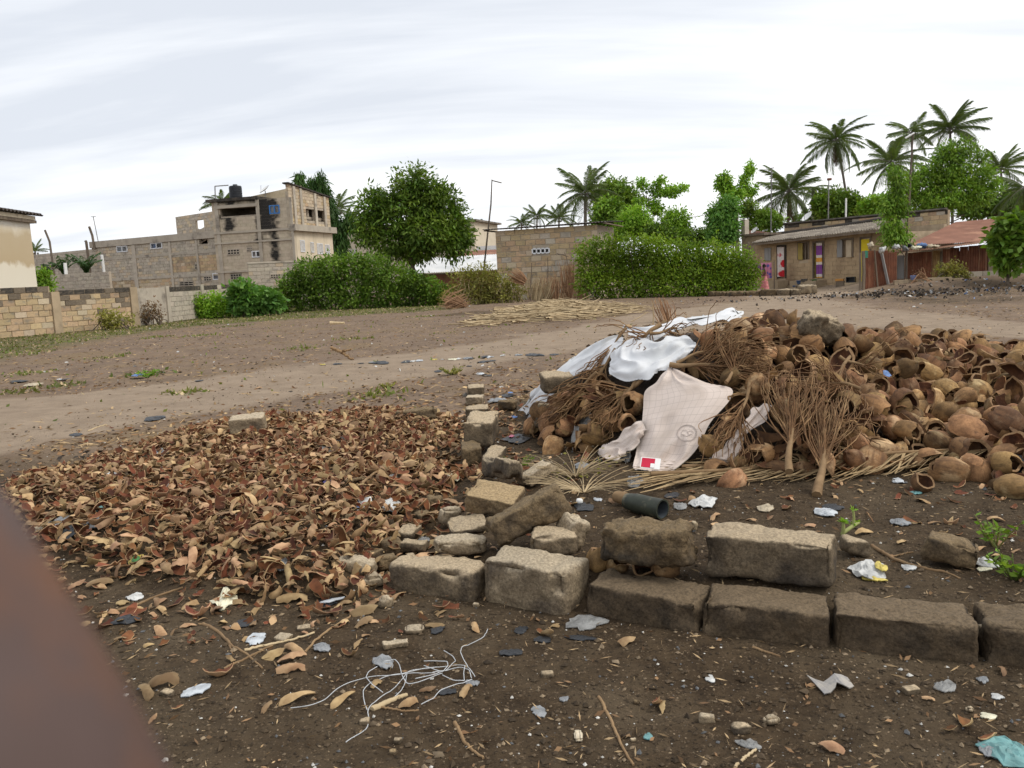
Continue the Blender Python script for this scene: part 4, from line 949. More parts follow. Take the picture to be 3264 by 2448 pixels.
 t3 = thing('low_block_wall', 'low row of clean grey concrete blocks before the concrete wall', 'wall', (*l.p(l.len / 2, 0)[:2], z0))
 lay_blocks(l, 0, l.len, zb_, zl, .52, .5, lambda s_, z_, r: 'block_grey', (), t3, True, .18, gap=.02)
 g = Plane(dep(2852, 905, 33.6), dep(3075, 898, 33.0)); a = g.hit(2950, 888)[1]
 t4 = thing('stone_ledge', 'broken concrete ledge along the front of the rusty shack', 'ledge', (*g.p(g.len / 2, 0)[:2], 0))
 x = 0; k = 0
 while x < g.len - .1:
  w_ = min(rng.uniform(.4, .9), g.len - x); part('slab', MB().add(*g.box(x, x + w_ - .02, -.1, a + rng.uniform(-.06, .04), -.35, rng.uniform(-.02, .06))), 'concrete_tan', t4); x += w_
fence_and_shack()
# ------------------------------------------------------------------ vegetation
def leafmat(name, c1, c2, var=0.32, rough=0.6, tr=(0.9, 1.0, 0.35)):
 return mat(name, c1, c2, 0.8, rough=rough, var=var, hue=0.018, trans=tr, spec=0.3)
M['leaf_mango'] = leafmat('mango_leaf', (0.105, 0.184, 0.024), (0.173, 0.255, 0.031), 0.5)
M['leaf_mid'] = leafmat('mid_green_leaf', (0.193, 0.314, 0.035), (0.134, 0.231, 0.029), 0.4)
M['leaf_bright'] = leafmat('bright_green_leaf', (0.274, 0.445, 0.046), (0.203, 0.354, 0.037), 0.35)
M['leaf_hedge'] = leafmat('hedge_leaf', (0.198, 0.293, 0.024), (0.126, 0.201, 0.020), 0.45)
M['leaf_bush'] = leafmat('bush_leaf', (0.151, 0.248, 0.031), (0.101, 0.173, 0.024), 0.45)
M['leaf_blue'] = leafmat('blue_green_leaf', (0.151, 0.296, 0.061), (0.112, 0.231, 0.046), 0.35)
M['leaf_olive'] = leafmat('olive_leaf', (0.315, 0.290, 0.075), (0.232, 0.223, 0.055), 0.35)
M['leaf_ashoka'] = leafmat('drooping_leaf', (0.045, 0.101, 0.022), (0.063, 0.128, 0.026), 0.4)
M['leaf_palm'] = leafmat('palm_leaf', (0.10, 0.145, 0.045), (0.13, 0.17, 0.055), 0.35)
M['leaf_palm_dry'] = leafmat('dry_palm_leaf', (0.184, 0.132, 0.060), (0.127, 0.092, 0.045), 0.3, tr=(0.8, 0.7, 0.5))
M['leaf_banana'] = leafmat('banana_leaf', (0.040, 0.086, 0.028), (0.057, 0.115, 0.034), 0.3)
M['leaf_dead'] = leafmat('dead_leaf', (0.230, 0.144, 0.060), (0.161, 0.098, 0.045), 0.3, tr=(0.8, 0.7, 0.5))
M['bark'] = mat('bark', (0.16, 0.125, 0.095), (0.10, 0.08, 0.062), 4, stretch=(1, 1, .3), bump=.01)
M['bark_palm'] = mat('palm_bark', (0.17, 0.145, 0.12), (0.11, 0.095, 0.08), 3, stretch=(.5, .5, 4), bump=.01)
M['straw'] = mat('straw', (0.46, 0.36, 0.22), (0.33, 0.245, 0.14), 3, var=.3)
M['straw_red'] = mat('reddish_straw', (0.36, 0.215, 0.12), (0.26, 0.15, 0.085), 3, var=.3)
M['grass'] = leafmat('grass_blade', (0.128, 0.169, 0.035), (0.180, 0.176, 0.050), 0.35)

def kites(mb, base, tip, wid, rnd, fold=0.0, m=0, upb=0.0):
 """leaf blades as kites from base to tip"""
 n = len(base); ax = tip - base; ln = np.linalg.norm(ax, axis=1)[:, None] + 1e-9
 r = rng.normal(size=(n, 3)); r[:, 2] += upb; sd = np.cross(ax, r); sd /= np.linalg.norm(sd, axis=1)[:, None] + 1e-9
 mid = base + ax * 0.45
 V = np.stack([base, mid + sd * wid[:, None], tip, mid - sd * wid[:, None]], 1).reshape(-1, 3)
 F = np.arange(n * 4).reshape(-1, 4)
 mb.add(V, F, m, np.repeat(np.clip(rnd, .01, .99), 4))
def crown_mb(blobs, ncl, per, spread, ln, wd, droop=0.3, out=0.6, seed=0, inner=0.55, gap=0.0, mb=None, shoot=.02):
 """clusters of leaves through the outer volume of several ellipsoids"""
 global rng
 old = rng; rng = np.random.default_rng(seed + 101)
 mb = mb or MB()
 vol = np.array([b[1][0] * b[1][1] + b[1][1] * b[1][2] + b[1][0] * b[1][2] for b in blobs]); pr = vol / vol.sum()
 bi = rng.choice(len(blobs), ncl, p=pr)
 C = np.array([blobs[i][0] for i in bi]); Rr = np.array([blobs[i][1] for i in bi])
 d = rng.normal(size=(ncl, 3)); d /= np.linalg.norm(d, axis=1)[:, None]
 q = rng.uniform(inner ** 3, 1.0, ncl) ** (1 / 3); q = np.where(rng.random(ncl) < shoot, rng.uniform(1.0, 1.28, ncl), q)
 cc = C + d * Rr * q[:, None] * (1 + 0.26 * vnoise(d * 2.5 + C * .7, seed)[:, None])
 if gap:
  keep = vnoise(cc / (Rr.mean() * .55), seed + 5) > gap - 1; cc = cc[keep]; d = d[keep]
 n = len(cc); crnd = .5 + .45 * vnoise(cc * 1.1, seed + 7) + .25 * (rng.random(n) - .5)
 base = np.repeat(cc, per, 0) + rng.normal(size=(n * per, 3)) * spread * .5
 dirs = np.repeat(d, per, 0) * out + rng.normal(size=(n * per, 3)) * .6 + np.array([0, 0, -droop])
 dirs /= np.linalg.norm(dirs, axis=1)[:, None]
 l = ln * rng.uniform(.65, 1.25, n * per)
 kites(mb, base, base + dirs * l[:, None], wd * rng.uniform(.7, 1.2, n * per), np.repeat(crnd, per) + rng.normal(size=n * per) * .12, upb=1.3)
 rng = old
 return mb
def limb(mb, a, b, r0, r1, wob=.1, n=6, k=6):
 a, b = np.array(a, float), np.array(b, float); t = np.linspace(0, 1, k)
 P = a + (b - a) * t[:, None]; P[1:-1] += rng.normal(size=(k - 2, 3)) * wob * np.linalg.norm(b - a) * .3
 add_tube(mb, P, r0 + (r1 - r0) * t, n); return P
def tree(name, label, cat, Y, f, blobs, trunk, lm, ncl, per, ln, wd, tr=0.14, droop=.3, out=.6, spread=.3, seed=0, depth=1.0, gap=0.0, inner=.55, zbase=None, bark='bark', group=None, limbs=True, barkname='trunk'):
 """blobs (x, y, rx[, ry]) in picture units through f; trunk: list of points, the first one is brought down to the ground"""
 pts = [dep(*f(*p), Y) for p in trunk]
 b = pts[0].copy(); b[2] = gz(b[0], b[1]) - .05 if zbase is None else zbase
 t = thing(name, label, cat, tuple(b), group)
 sc_ = (np.array(f(100, 0)) - np.array(f(0, 0)))[0] / 100 * Y / FPX
 bl = []
 for q in blobs:
  c = dep(*f(q[0], q[1]), Y) + np.array([0, rng.uniform(-.3, .3) * q[2] * sc_, 0]); ry = q[3] if len(q) > 3 else q[2]
  bl.append((c, np.array([q[2] * sc_, q[2] * sc_ * depth, ry * sc_])))
 mb = MB(); allp = [b] + pts
 P = np.array(allp); add_tube(mb, P, np.linspace(tr, tr * .45, len(P)), 8)
 if limbs:
  for c, r in bl:
   k = min(len(P) - 1, max(1, int(np.argmin(np.linalg.norm(P - c, axis=1))))); limb(mb, P[k] * .7 + P[k - 1] * .3, c, tr * .4, tr * .12)
 part(barkname, mb, bark, t, True)
 mb = crown_mb(bl, ncl, per, spread, ln, wd, droop, out, seed, inner, gap)
 part('crown', mb, lm, t)
 return t
def c3(x, y): return (1350 + .4973 * x, 500 + .4973 * y)
def c4(x, y): return (2264 + .4521 * x, 300 + .4521 * y)

tree('mango_tree', 'big dense dark green mango tree standing between the tower and the hut', 'tree', 46, c2,
  [(1430, 400, 115, 125), (1560, 340, 80, 70), (1930, 300, 85, 80), (1420, 570, 105, 95), (1755, 190, 120, 115), (1800, 330, 165, 150), (1990, 400, 135, 130), (1640, 470, 170, 150), (2085, 540, 110, 120), (1590, 690, 120, 85), (1870, 600, 165, 130), (2060, 680, 120, 90), (1780, 720, 130, 90), (2130, 620, 90, 120)],
  [(1745, 760), (1750, 640), (1760, 500), (1790, 300)], 'leaf_mango', 1500, 15, .30, .052, .16, .45, .7, .42, 3, gap=.42)
for q, (xs, lab) in enumerate([((1030, 175, 1165, 740, 62), 'tall dark column-shaped tree with drooping leaves right of the tower'), ((868, 135, 880, 330, 26), 'dark drooping tree top showing just above the tower roof corner')]):
 x0, y0, x1, y1, r = xs; nb = 9
 bl = [(x0 + (x1 - x0) * k / nb, y0 + (y1 - y0) * k / nb, r * (.45 + .6 * min(1, k / 4)), (y1 - y0) / nb) for k in range(nb + 1)]
 if q == 0: bl += [(968, 185, 26, 45), (985, 240, 30, 50), (1262, 470, 28, 40), (1240, 520, 50, 28), (1290, 530, 30, 25), (1215, 560, 40, 60), (1190, 660, 50, 90)]
 tree('drooping_column_tree', lab, 'tree', 66 + q * 6, c2, bl, [(x1, y1 + 60), (x1, y1), (x0, y0 + 20)], 'leaf_ashoka', 520 if q == 0 else 160, 14, .62, .055, .14, 1.6, .35, .3, 11 + q, limbs=False)

# palms: fronds share three meshes
def frond_mesh(L, bend, lift, seed, m='leaf_palm', nl=44, wid=.040, ll=1.05):
 r = np.random.default_rng(seed); mb = MB(); t = np.linspace(0, 1, 10)
 cur = lambda t: np.stack([L * t * (1 - .18 * bend * t), 0 * t, L * (lift * t - bend * t * t)], -1)
 add_tube(mb, cur(t), .045 * (1 - .85 * t) * L / 4, 4, 1)
 tt = np.linspace(.1, .99, nl)
 for sgn in (-1, 1):
  b = cur(tt); l = ll * L / 4 * (np.sin(np.pi * (.12 + .8 * tt)) ** .8) * r.uniform(.8, 1.15, nl)
  d = np.stack([.55 + 0 * tt, sgn * r.uniform(.55, .85, nl), -.35 - .55 * tt * r.uniform(.5, 1.3, nl)], -1); d /= np.linalg.norm(d, axis=1)[:, None]
  md = b + d * l[:, None] * .5; tp = md + (d + np.array([0, 0, -.75])) * l[:, None] * .42
  w_ = np.array([wid * L / 4, 0, 0]); k = len(tt)
  V = np.stack([b - w_ * .6, b + w_ * .6, md + w_, md - w_], 1).reshape(-1, 3); mb.add(V, np.arange(4 * k).reshape(-1, 4), 0, np.repeat(r.random(k) * .3 + .01, 4))
  V = np.stack([md - w_, md + w_, tp], 1).reshape(-1, 3); mb.add(V, np.arange(3 * k).reshape(-1, 3), 0, np.repeat(r.random(k) * .3 + .01, 3))
 return mb.mesh('frond', [M[m], M['bark_palm']])
FR = [frond_mesh(4.7, .50, .05, 1), frond_mesh(4.7, .72, .05, 2), frond_mesh(4.7, .34, .0, 3)]
FRD = [frond_mesh(4, .5, .0, 4, 'leaf_palm_dry'), frond_mesh(4, .35, 0, 5, 'leaf_palm_dry')]
def palm(label, Y, head, base, L_, n, dead=0, seed=0, spread=(1.15, -.55), squash=1.0, tr=.15, group='coconut palms beyond the houses'):
 L_ *= .83; r = np.random.default_rng(seed); h = dep(*head, Y); b = dep(*base, Y); b[2] = -.1
 t = thing('coconut_palm', label, 'palm tree', tuple(b), group)
 k = np.linspace(0, 1, 9)[:, None]; P = b + (h - b) * k; P[:, 0] += (h[0] - b[0]) * -.25 * np.sin(np.pi * k[:, 0])
 mb = MB(); add_tube(mb, P, np.linspace(tr * 1.25, tr * .85, 9), 8); part('trunk', mb, 'bark_palm', t, True)
 mb = MB()
 for q in range(5):
  a = r.uniform(0, 6.28); c = h + np.array([math.cos(a) * .3, math.sin(a) * .3, -.35]); add_tube(mb, [c + (0, 0, .14), c + (0, 0, .07), c - (0, 0, .07), c - (0, 0, .14)], [.05, .13, .13, .05], 6)
 part('nut_cluster', mb, 'bark_palm', t, True)
 n = int(n * 1.5)
 for q in range(n + dead):
  dd = q >= n
  el = spread[0] + (spread[1] - spread[0]) * ((q + r.uniform(-.4, .4)) / max(1, n - 1)) if not dd else r.uniform(-1.35, -1.0)
  yaw = q * 2.4 + r.uniform(-.3, .3); sc_ = L_ / 4 * r.uniform(.85, 1.1) * (.8 if dd else 1)
  me = (FRD if dd else FR)[int(r.integers(2 if dd else 3))]
  Mx = Matrix.Translation(h) @ Matrix.Rotation(yaw, 4, 'Z') @ Matrix.Rotation(-el, 4, 'Y') @ Matrix.Rotation(r.uniform(-.5, .5), 4, 'X') @ Matrix.Scale(sc_, 4)
  o = inst('frond', me, Mx, t)
  if dd: o['label'] = 'dry brown hanging frond'
 return t
palm('tallest coconut palm with a skirt of hanging dead fronds and leaning trunk', 100, (2666, 448), (2712, 830), 3.9, 20, 5, 1, (1.3, -.75))
palm('thin crowned coconut palm left of the twin palm tops above the rusty roof', 112, (2904, 425), (2915, 830), 3.4, 15, 0, 2)
palm('full crowned coconut palm rising out of the big leafy tree above the rusty roof', 100, (3028, 412), (3035, 830), 4.0, 18, 0, 3, (1.4, -.3))
palm('lower shaggy coconut palm left of the twin palm tops', 90, (2842, 520), (2850, 830), 3.9, 17, 3, 4, (1.3, -.7))
palm('grey green shaggy coconut palm behind the roof antenna', 80, (2515, 612), (2510, 830), 3.6, 20, 2, 5, (1.4, -.8))
palm('dark coconut palm at the far right above the papaya plant', 105, (3190, 540), (3200, 830), 3.6, 15, 0, 6, (1.4, -.2))
palm('half visible coconut palm at the right picture edge', 85, (3268, 600), (3275, 830), 3.6, 14, 1, 7, (.9, -.6))
palm('small drooping palm between the antenna palm and the tallest palm', 90, (2590, 600), (2590, 830), 2.2, 9, 0, 8, (.5, -.7))
palm('coconut palm rising behind the flat roofed hut', 75, (1866, 618), (1868, 860), 3.1, 18, 1, 9, (1.4, -.5))
palm('small far palm top over the left half of the hut roof', 150, (1662, 712), (1662, 860), 2.6, 12, 0, 10, (1.3, -.3))
palm('second small far palm top over the hut roof', 150, (1712, 690), (1712, 860), 2.9, 13, 0, 11, (1.3, -.3))
palm('third far palm top just left of the palm behind the hut', 130, (1782, 698), (1782, 860), 3.0, 13, 0, 12, (1.35, -.1))
palm('short upright palm between the mango tree and the hut', 80, (1528, 768), (1528, 880), 2.4, 14, 0, 13, (1.45, .2))
palm('palm top showing behind the black rooftop tank', 75, (708, 645), (708, 860), 1.9, 10, 0, 14, (1.1, -.1))
palm('palm fronds beside the drooping column tree', 85, (1075, 668), (1080, 860), 2.4, 12, 0, 15, (1.4, -.4))
palm('tiny far palm top left of the banana plants', 120, (112, 800), (112, 900), 1.8, 9, 0, 16, (1.4, .2))

tree('round_tree', 'dark round tree behind the palm over the hut', 'tree', 88, c3, [(1220, 225, 95, 75), (1290, 290, 75, 60), (1160, 270, 80, 70), (1330, 250, 45, 40)], [(1230, 500), (1225, 350)], 'leaf_mango', 420, 13, .5, .09, .2, .3, .6, .5, 21)
tree('leafy_tree', 'bushy green tree close behind the right corner of the hut', 'tree', 56, c3, [(1190, 350, 90, 70), (1150, 420, 70, 60), (1250, 430, 80, 70)], [(1200, 500), (1195, 400)], 'leaf_mid', 420, 13, .28, .06, .1, .4, .6, .3, 22)
tree('leafy_tree', 'light green rounded tree over the middle of the hedge', 'tree', 54, c3, [(1350, 410, 90, 75), (1290, 450, 60, 55), (1410, 460, 75, 60)], [(1350, 540), (1350, 440)], 'leaf_bright', 480, 13, .22, .05, .09, .4, .6, .25, 23)
tree('leafy_tree', 'bluish green soft tree over the hedge left of the power pole', 'tree', 52, c3, [(1615, 400, 75, 65), (1640, 450, 60, 60), (1560, 450, 55, 55), (1610, 500, 80, 45)], [(1620, 560), (1615, 450)], 'leaf_bright', 420, 13, .2, .045, .08, .4, .6, .25, 24)
tree('leafy_tree', 'darker shrubby tree at hedge height between the light green trees', 'tree', 50, c3, [(1490, 480, 70, 50), (1540, 500, 60, 45), (1720, 520, 70, 45), (1800, 520, 55, 40)], [(1510, 570), (1510, 500)], 'leaf_bush', 360, 13, .22, .05, .08, .3, .6, .25, 25)
tree('spreading_sapling', 'slender tree with flat spreading branches against the sky above the hedge', 'tree', 58, c3,
  [(1395, 165, 28, 16), (1380, 190, 22, 14), (1430, 200, 26, 20), (1500, 170, 30, 14), (1530, 150, 26, 12), (1560, 215, 55, 14), (1640, 200, 50, 11), (1500, 230, 40, 18), (1480, 310, 36, 30), (1390, 290, 42, 24), (1500, 340, 40, 24), (1590, 240, 40, 14)], [(1440, 470), (1433, 350), (1428, 250)], 'leaf_bright', 300, 11, .22, .055, .07, .25, .5, .2, 26)
tree('tall_sapling', 'tall sapling with curved tufted branches left of the power pole', 'tree', 52, c3,
  [(1925, 150, 40, 36), (1905, 180, 26, 24), (1980, 245, 62, 30), (2035, 200, 26, 30), (2060, 140, 20, 30), (2095, 75, 24, 30), (2110, 210, 30, 18), (2080, 230, 30, 22), (1940, 205, 34, 26)], [(1985, 560), (1990, 400), (1990, 290)], 'leaf_bright', 330, 11, .22, .055, .07, .4, .5, .2, 27)
tree('leafy_tree', 'dense cone shaped light green tree in front of the tall sapling', 'tree', 47, c3, [(1945, 320, 55, 50), (1915, 380, 85, 65), (1925, 450, 80, 60), (1910, 510, 75, 50)], [(1920, 600), (1920, 420)], 'leaf_blue', 640, 13, .22, .05, .09, .5, .6, .28, 28)
tree('round_tree', 'dark green round tree behind the grey roof under the tallest palm', 'tree', 78, c4, [(860, 740, 85, 65), (800, 790, 80, 60), (960, 770, 90, 70), (900, 820, 120, 60), (1020, 800, 60, 60)], [(900, 960), (890, 820)], 'leaf_mango', 620, 14, .42, .08, .2, .3, .6, .45, 31)
tree('round_tree', 'bright green low round tree right of the dark tree behind the grey roof', 'tree', 74, c4, [(1190, 770, 95, 55), (1130, 800, 70, 50), (1260, 790, 70, 60)], [(1190, 960), (1190, 820)], 'leaf_bright', 420, 13, .34, .07, .14, .3, .6, .35, 32)
tree('small_dark_tree', 'small dark tufted tree at the left end of the annex roof', 'tree', 62, c4, [(270, 785, 38, 30), (250, 815, 40, 26), (335, 800, 18, 20), (300, 850, 55, 40), (380, 860, 60, 50), (330, 920, 70, 50), (430, 900, 70, 60)], [(300, 1000), (290, 860)], 'leaf_mango', 420, 12, .26, .055, .08, .4, .6, .25, 33)
tree('big_leafy_tree', 'big loose light green tree behind the rusty roof', 'tree', 68, c4,
  [(1600, 600, 140, 110), (1740, 690, 150, 110), (1470, 640, 105, 110), (1860, 560, 110, 60), (1700, 430, 110, 75), (1850, 700, 120, 90), (1600, 760, 130, 80), (1480, 780, 90, 70), (1780, 380, 80, 50), (1900, 430, 60, 20), (1940, 450, 40, 12), (1950, 640, 80, 40), (1650, 520, 110, 80), (1380, 700, 80, 90)], [(1640, 960), (1650, 780), (1660, 560)], 'leaf_mid', 1500, 14, .34, .055, .2, .35, .55, .4, 34, gap=.45)
tree('round_tree', 'low dark green tree mass at the far right behind the rusty roof', 'tree', 92, c4, [(2000, 740, 110, 70), (2110, 790, 110, 50), (1960, 800, 100, 50), (2220, 780, 90, 60), (1850, 810, 90, 45), (1100, 860, 120, 50), (700, 890, 120, 50), (1300, 880, 120, 50)], [(2050, 960), (2050, 820)], 'leaf_bush', 600, 13, .48, .1, .2, .3, .6, .5, 35)
tree('thin_roadside_tree', 'thin crooked tree with sparse drooping leaves in front of the grey roof end', 'tree', 35.2, c4,
  [(1300, 555, 32, 60), (1330, 640, 45, 60), (1310, 720, 60, 55), (1270, 790, 65, 50), (1350, 800, 45, 50), (1280, 940, 65, 60), (1300, 1010, 70, 45), (1230, 900, 30, 30), (1380, 1020, 30, 25)], [(1385, 1100), (1390, 900), (1405, 650), (1425, 330)], 'leaf_mid', 420, 11, .2, .028, .05, .8, .4, .25, 36, gap=.3)
tree('papaya_plant', 'papaya plant with big lobed leaves before the concrete wall at the right edge', 'tree', 31.5, c4,
  [(2110, 950, 85, 55), (2180, 910, 80, 60), (2060, 1010, 50, 40), (2230, 980, 80, 70), (2110, 1090, 55, 30), (2100, 1190, 45, 30), (2180, 1080, 60, 60), (2050, 1060, 40, 25)], [(2100, 1250), (2130, 1120), (2170, 1000)], 'leaf_mid', 240, 9, .34, .11, .06, .5, .6, .3, 37)
def far_house():
 p = Plane(dep(3178, 780, 98), dep(3330, 780, 96)); z = p.hit(3240, 612)[1]
 t = thing('far_house', 'brown grey gabled house wall far behind the rusty roof at the right edge', 'house', (*p.p(p.len / 2, 0)[:2], 0))
 mb = MB(); mb.add(*p.box(0, p.len, -.2, z - .6, -5, 0)); part('wall', mb, 'concrete', t)
 mb = MB(); mb.add(np.array([p.p(-.2, z - .59, .2), p.p(p.len, z - .59, .2), p.p(p.len, z - .59, -5.2), p.p(-.2, z - .59, -5.2), p.p(p.len * .3, z + .4, .2), p.p(p.len, z + .4, .2), p.p(p.len, z + .4, -5.2), p.p(p.len * .3, z + .4, -5.2)]), BOXF); part('gable', mb, 'concrete', t)
far_house()

# hedges and bushes
def bush(name, label, Y, f, blobs, lm, ncl, per, ln, wd, seed, depth=.9, cat='bush', stems=10, stem_m='bark', inner=.7, droop=.1, spread=.25, out=.8):
 sc_ = (np.array(f(100, 0)) - np.array(f(0, 0)))[0] / 100
 bl = []
 for q in blobs:
  YY = q[4] if len(q) > 4 else Y; c = dep(*f(q[0], q[1]), YY); r = q[2] * sc_ * YY / FPX; ry = (q[3] if len(q) > 3 else q[2]) * sc_ * YY / FPX
  bl.append((c, np.array([r, r * depth, ry])))
 b = np.mean([c for c, _ in bl], 0); b[2] = gz(b[0], b[1])
 t = thing(name, label, cat, tuple(b))
 mb = MB(); r = np.random.default_rng(seed)
 for q in range(stems):
  c, rr = bl[int(r.integers(len(bl)))]; g_ = np.array([c[0] + r.uniform(-.5, .5), c[1] + r.uniform(-.3, .3), 0]); g_[2] = gz(g_[0], g_[1]) - .03
  limb(mb, g_, c + r.normal(size=3) * rr * .5, .025, .008, .2, 4, 5)
 part('stems', mb, stem_m, t)
 mb = crown_mb(bl, ncl, per, spread, ln, wd, droop, out, seed, inner, shoot=.16); mb.V = [np.column_stack([v[:, 0], v[:, 1], np.maximum(v[:, 2], .0)]) for v in mb.V]
 part('foliage', mb, lm, t)
 return t
hx = []
for x in np.linspace(1075, 2045, 12):
 top = np.interp(x, [1050, 1100, 1250, 1400, 1700, 1900, 2050], [560, 500, 520, 505, 560, 560, 610]); Yh = np.interp(x, [1050, 2050], [38.4, 36.0])
 for y in (top + 85, (top + 850) / 2 + 20, 815):
  hx.append((x, y, 92, 88, Yh - (y > 800) * .3))
bush('hedge', 'huge rounded bright green hedge between the hut and the girl', 37, c3, hx, 'leaf_hedge', 3600, 9, .14, .04, 41, .8, 'hedge', 30)
bush('bush', 'large dark green bush below the mango tree', 41, c2,
  [(820, 990, 85), (960, 920, 105), (1120, 880, 100, 95), (1290, 860, 100, 85), (1450, 880, 110, 90), (1610, 940, 105, 90), (1760, 1000, 100, 80), (1900, 1040, 90, 75), (760, 1100, 80), (900, 1090, 105, 95), (1090, 1060, 115, 105), (1290, 1070, 110, 105), (1480, 1070, 110, 100), (1680, 1100, 95, 70), (1860, 1120, 80, 55), (2010, 1090, 80, 60)], 'leaf_bush', 2600, 9, .17, .045, 42, 1.0, 'bush', 24)
bush('weed_bush', 'bright yellow green weeds at the foot of the grey block wall', 38, c2, [(40, 1160, 85, 70), (130, 1190, 60, 50), (-60, 1170, 60, 55), (230, 1150, 70, 60), (310, 1180, 60, 50), (190, 1210, 70, 35)], 'leaf_bright', 620, 9, .15, .04, 43, 1, 'weeds', 14, spread=.2)
bush('broadleaf_shrub', 'darker broad leaved shrub between the bright weeds and the large bush', 37.5, c2, [(430, 1075, 75, 70), (470, 1140, 85, 60), (400, 1150, 60, 50), (590, 1120, 70, 55), (660, 1140, 55, 50)], 'leaf_blue', 380, 9, .24, .09, 44, 1, 'shrub', 14)
bush('wall_shrub', 'small dull green shrub before the second wall panel', 31.0, c1, [(850, 1270, 60, 40), (900, 1300, 60, 35), (960, 1280, 55, 30), (800, 1250, 30, 25)], 'leaf_olive', 110, 8, .13, .03, 45, .6, 'shrub', 16, 'bark')
bush('dry_shrub', 'dry brown shrub beside the second wall pillar', 33.5, c1, [(1150, 1220, 55, 45), (1180, 1180, 40, 40), (1220, 1230, 45, 40)], 'leaf_dead', 70, 7, .12, .025, 46, .7, 'shrub', 22)
bush('straggly_bush', 'pale straggly yellow green bush left of the hut', 39, c3, [(270, 800, 85, 70), (380, 780, 100, 80), (480, 830, 90, 80), (330, 880, 100, 60), (470, 910, 100, 45), (580, 850, 60, 60), (170, 900, 60, 50)], 'leaf_olive', 620, 8, .17, .032, 47, .8, 'bush', 60, 'straw', .3)
bush('dead_bush', 'small grey green bush in front of the rusty shack', 33.6, c4, [(1700, 1255, 55, 40), (1760, 1275, 50, 30), (1660, 1250, 35, 45), (1790, 1270, 30, 25)], 'leaf_olive', 150, 8, .12, .03, 48, .7, 'bush', 24)
bush('dry_twig_bush', 'dry brown twigs standing before the rusty shack', 33.4, c4, [(1480, 1260, 28, 40), (1495, 1290, 25, 25)], 'leaf_dead', 16, 5, .1, .02, 49, .7, 'bush', 26, 'straw_red')
bush('wall_weeds', 'green weeds on the yard behind the left block wall', 40, c1, [(340, 960, 40, 50), (370, 1000, 45, 35), (320, 930, 25, 25)], 'leaf_bright', 130, 8, .16, .04, 50, .7, 'weeds', 8)

# banana plants
def banana_leaf_mesh(seed):
 r = np.random.default_rng(seed); mb = MB(); n = 16; t = np.linspace(0, 1, n)
 ctr = np.stack([.35 * t ** 2, 0 * t, t * (1 - .22 * t)], -1); w_ = .17 * np.sin(np.pi * np.clip(t * .92 + .06, 0, 1)) ** .6
 for s in (-1, 1):
  for k in range(n - 1):
   tear = r.uniform(0, .02)
   a, b = ctr[k] + (0, 0, tear), ctr[k + 1] - (0, 0, tear)
   e0, e1 = a + np.array([-.02, s * w_[k], -.05 - r.uniform(0, .05)]), b + np.array([-.02, s * w_[k + 1], -.05 - r.uniform(0, .05)])
   mb.add([a, b, e1, e0], [[0, 1, 2, 3]], 0, r.uniform(.01, .25))
 add_tube(mb, ctr, .014 * (1 - .7 * t), 4, 0, .5)
 return mb.mesh('leaf', M['leaf_banana'])
BL = [banana_leaf_mesh(k) for k in (1, 2, 3)]
def banana(label, Y, px, py, h, n, seed):
 r = np.random.default_rng(seed); b = dep(px, py, Y); z0 = 0.0; t = thing('banana_plant', label, 'banana plant', (b[0], b[1], z0), 'banana plants behind the yard wall')
 mb = MB(); add_tube(mb, [(b[0], b[1], z0), (b[0], b[1], b[2])], [.13, .08], 7); part('stem', mb, 'leaf_banana', t)
 for k in range(n):
  a = -2.2 + 4.4 * k / (n - 1) + r.uniform(-.2, .2); tilt = r.uniform(.1, .75)
  Mx = Matrix.Translation(b) @ Matrix.Rotation(a * .6 + math.pi * (k % 2), 4, 'Z') @ Matrix.Rotation(tilt, 4, 'Y') @ Matrix.Scale(h * r.uniform(.8, 1.1), 4)
  inst('leaf', BL[k % 3], Mx, t)
banana('banana plant with tall upright leaves nearest the long building', 54, 275, 865, 1.75, 9, 1)
banana('smaller banana plant left of the tall upright one', 53, 205, 870, 1.6, 8, 2)
banana('lowest banana plant beside the plaster house', 52, 155, 880, 1.1, 6, 3)

# poles, antennas and wires
def pole(name, label, cat, P, r, m, extra=()):
 P = [np.array(p, float) for p in P]; t = thing(name, label, cat, tuple(P[0]))
 mb = MB(); add_tube(mb, P, r, 6); part('pole', mb, m, t)
 for nm, Q, rr, mm in extra:
  mb = MB(); add_tube(mb, Q, rr, 5); part(nm, mb, mm, t)
 return t
def gd(px, py, Y, z=-.1):
 p = dep(px, py, Y); p[2] = z; return p
pole('tilted_post', 'leaning bare wood post behind the banana plants', 'post', [gd(169, 806, 60), dep(158, 770, 60), dep(143, 733, 60)], .07, 'bark')
pole('tilted_post', 'forked wood post standing on the left end of the long building', 'post', [dep(302, 795, 60.6), dep(294, 750, 60.6), dep(284, 722, 60.6)], .08, 'bark', [('fork', [dep(290, 738, 60.6), dep(286, 728, 60.6), dep(283, 724, 60.4)], .05, 'bark')])
pole('tilted_post', 'short stub post left of the forked one', 'post', [gd(282, 800, 60.4), dep(275, 772, 60.4), dep(272, 767, 60.4)], .09, 'bark')
pole('roof_antenna', 'thin mast with a small cross bar on the long building', 'antenna', [dep(313, 770, 60), dep(297, 690, 60)], .025, 'metal_grey', [('cross_bar', [dep(290, 691, 60), dep(305, 690, 60)], .02, 'metal_grey')])
pole('white_post', 'slim white post in front of the banana plants', 'post', [gd(210, 880, 49), dep(207, 838, 49)], .09, 'white')
pole('white_post', 'slim white post at the left end of the long building', 'post', [gd(336, 870, 55), dep(324, 812, 55)], .09, 'white')
P0 = gd(1525, 835, 47)
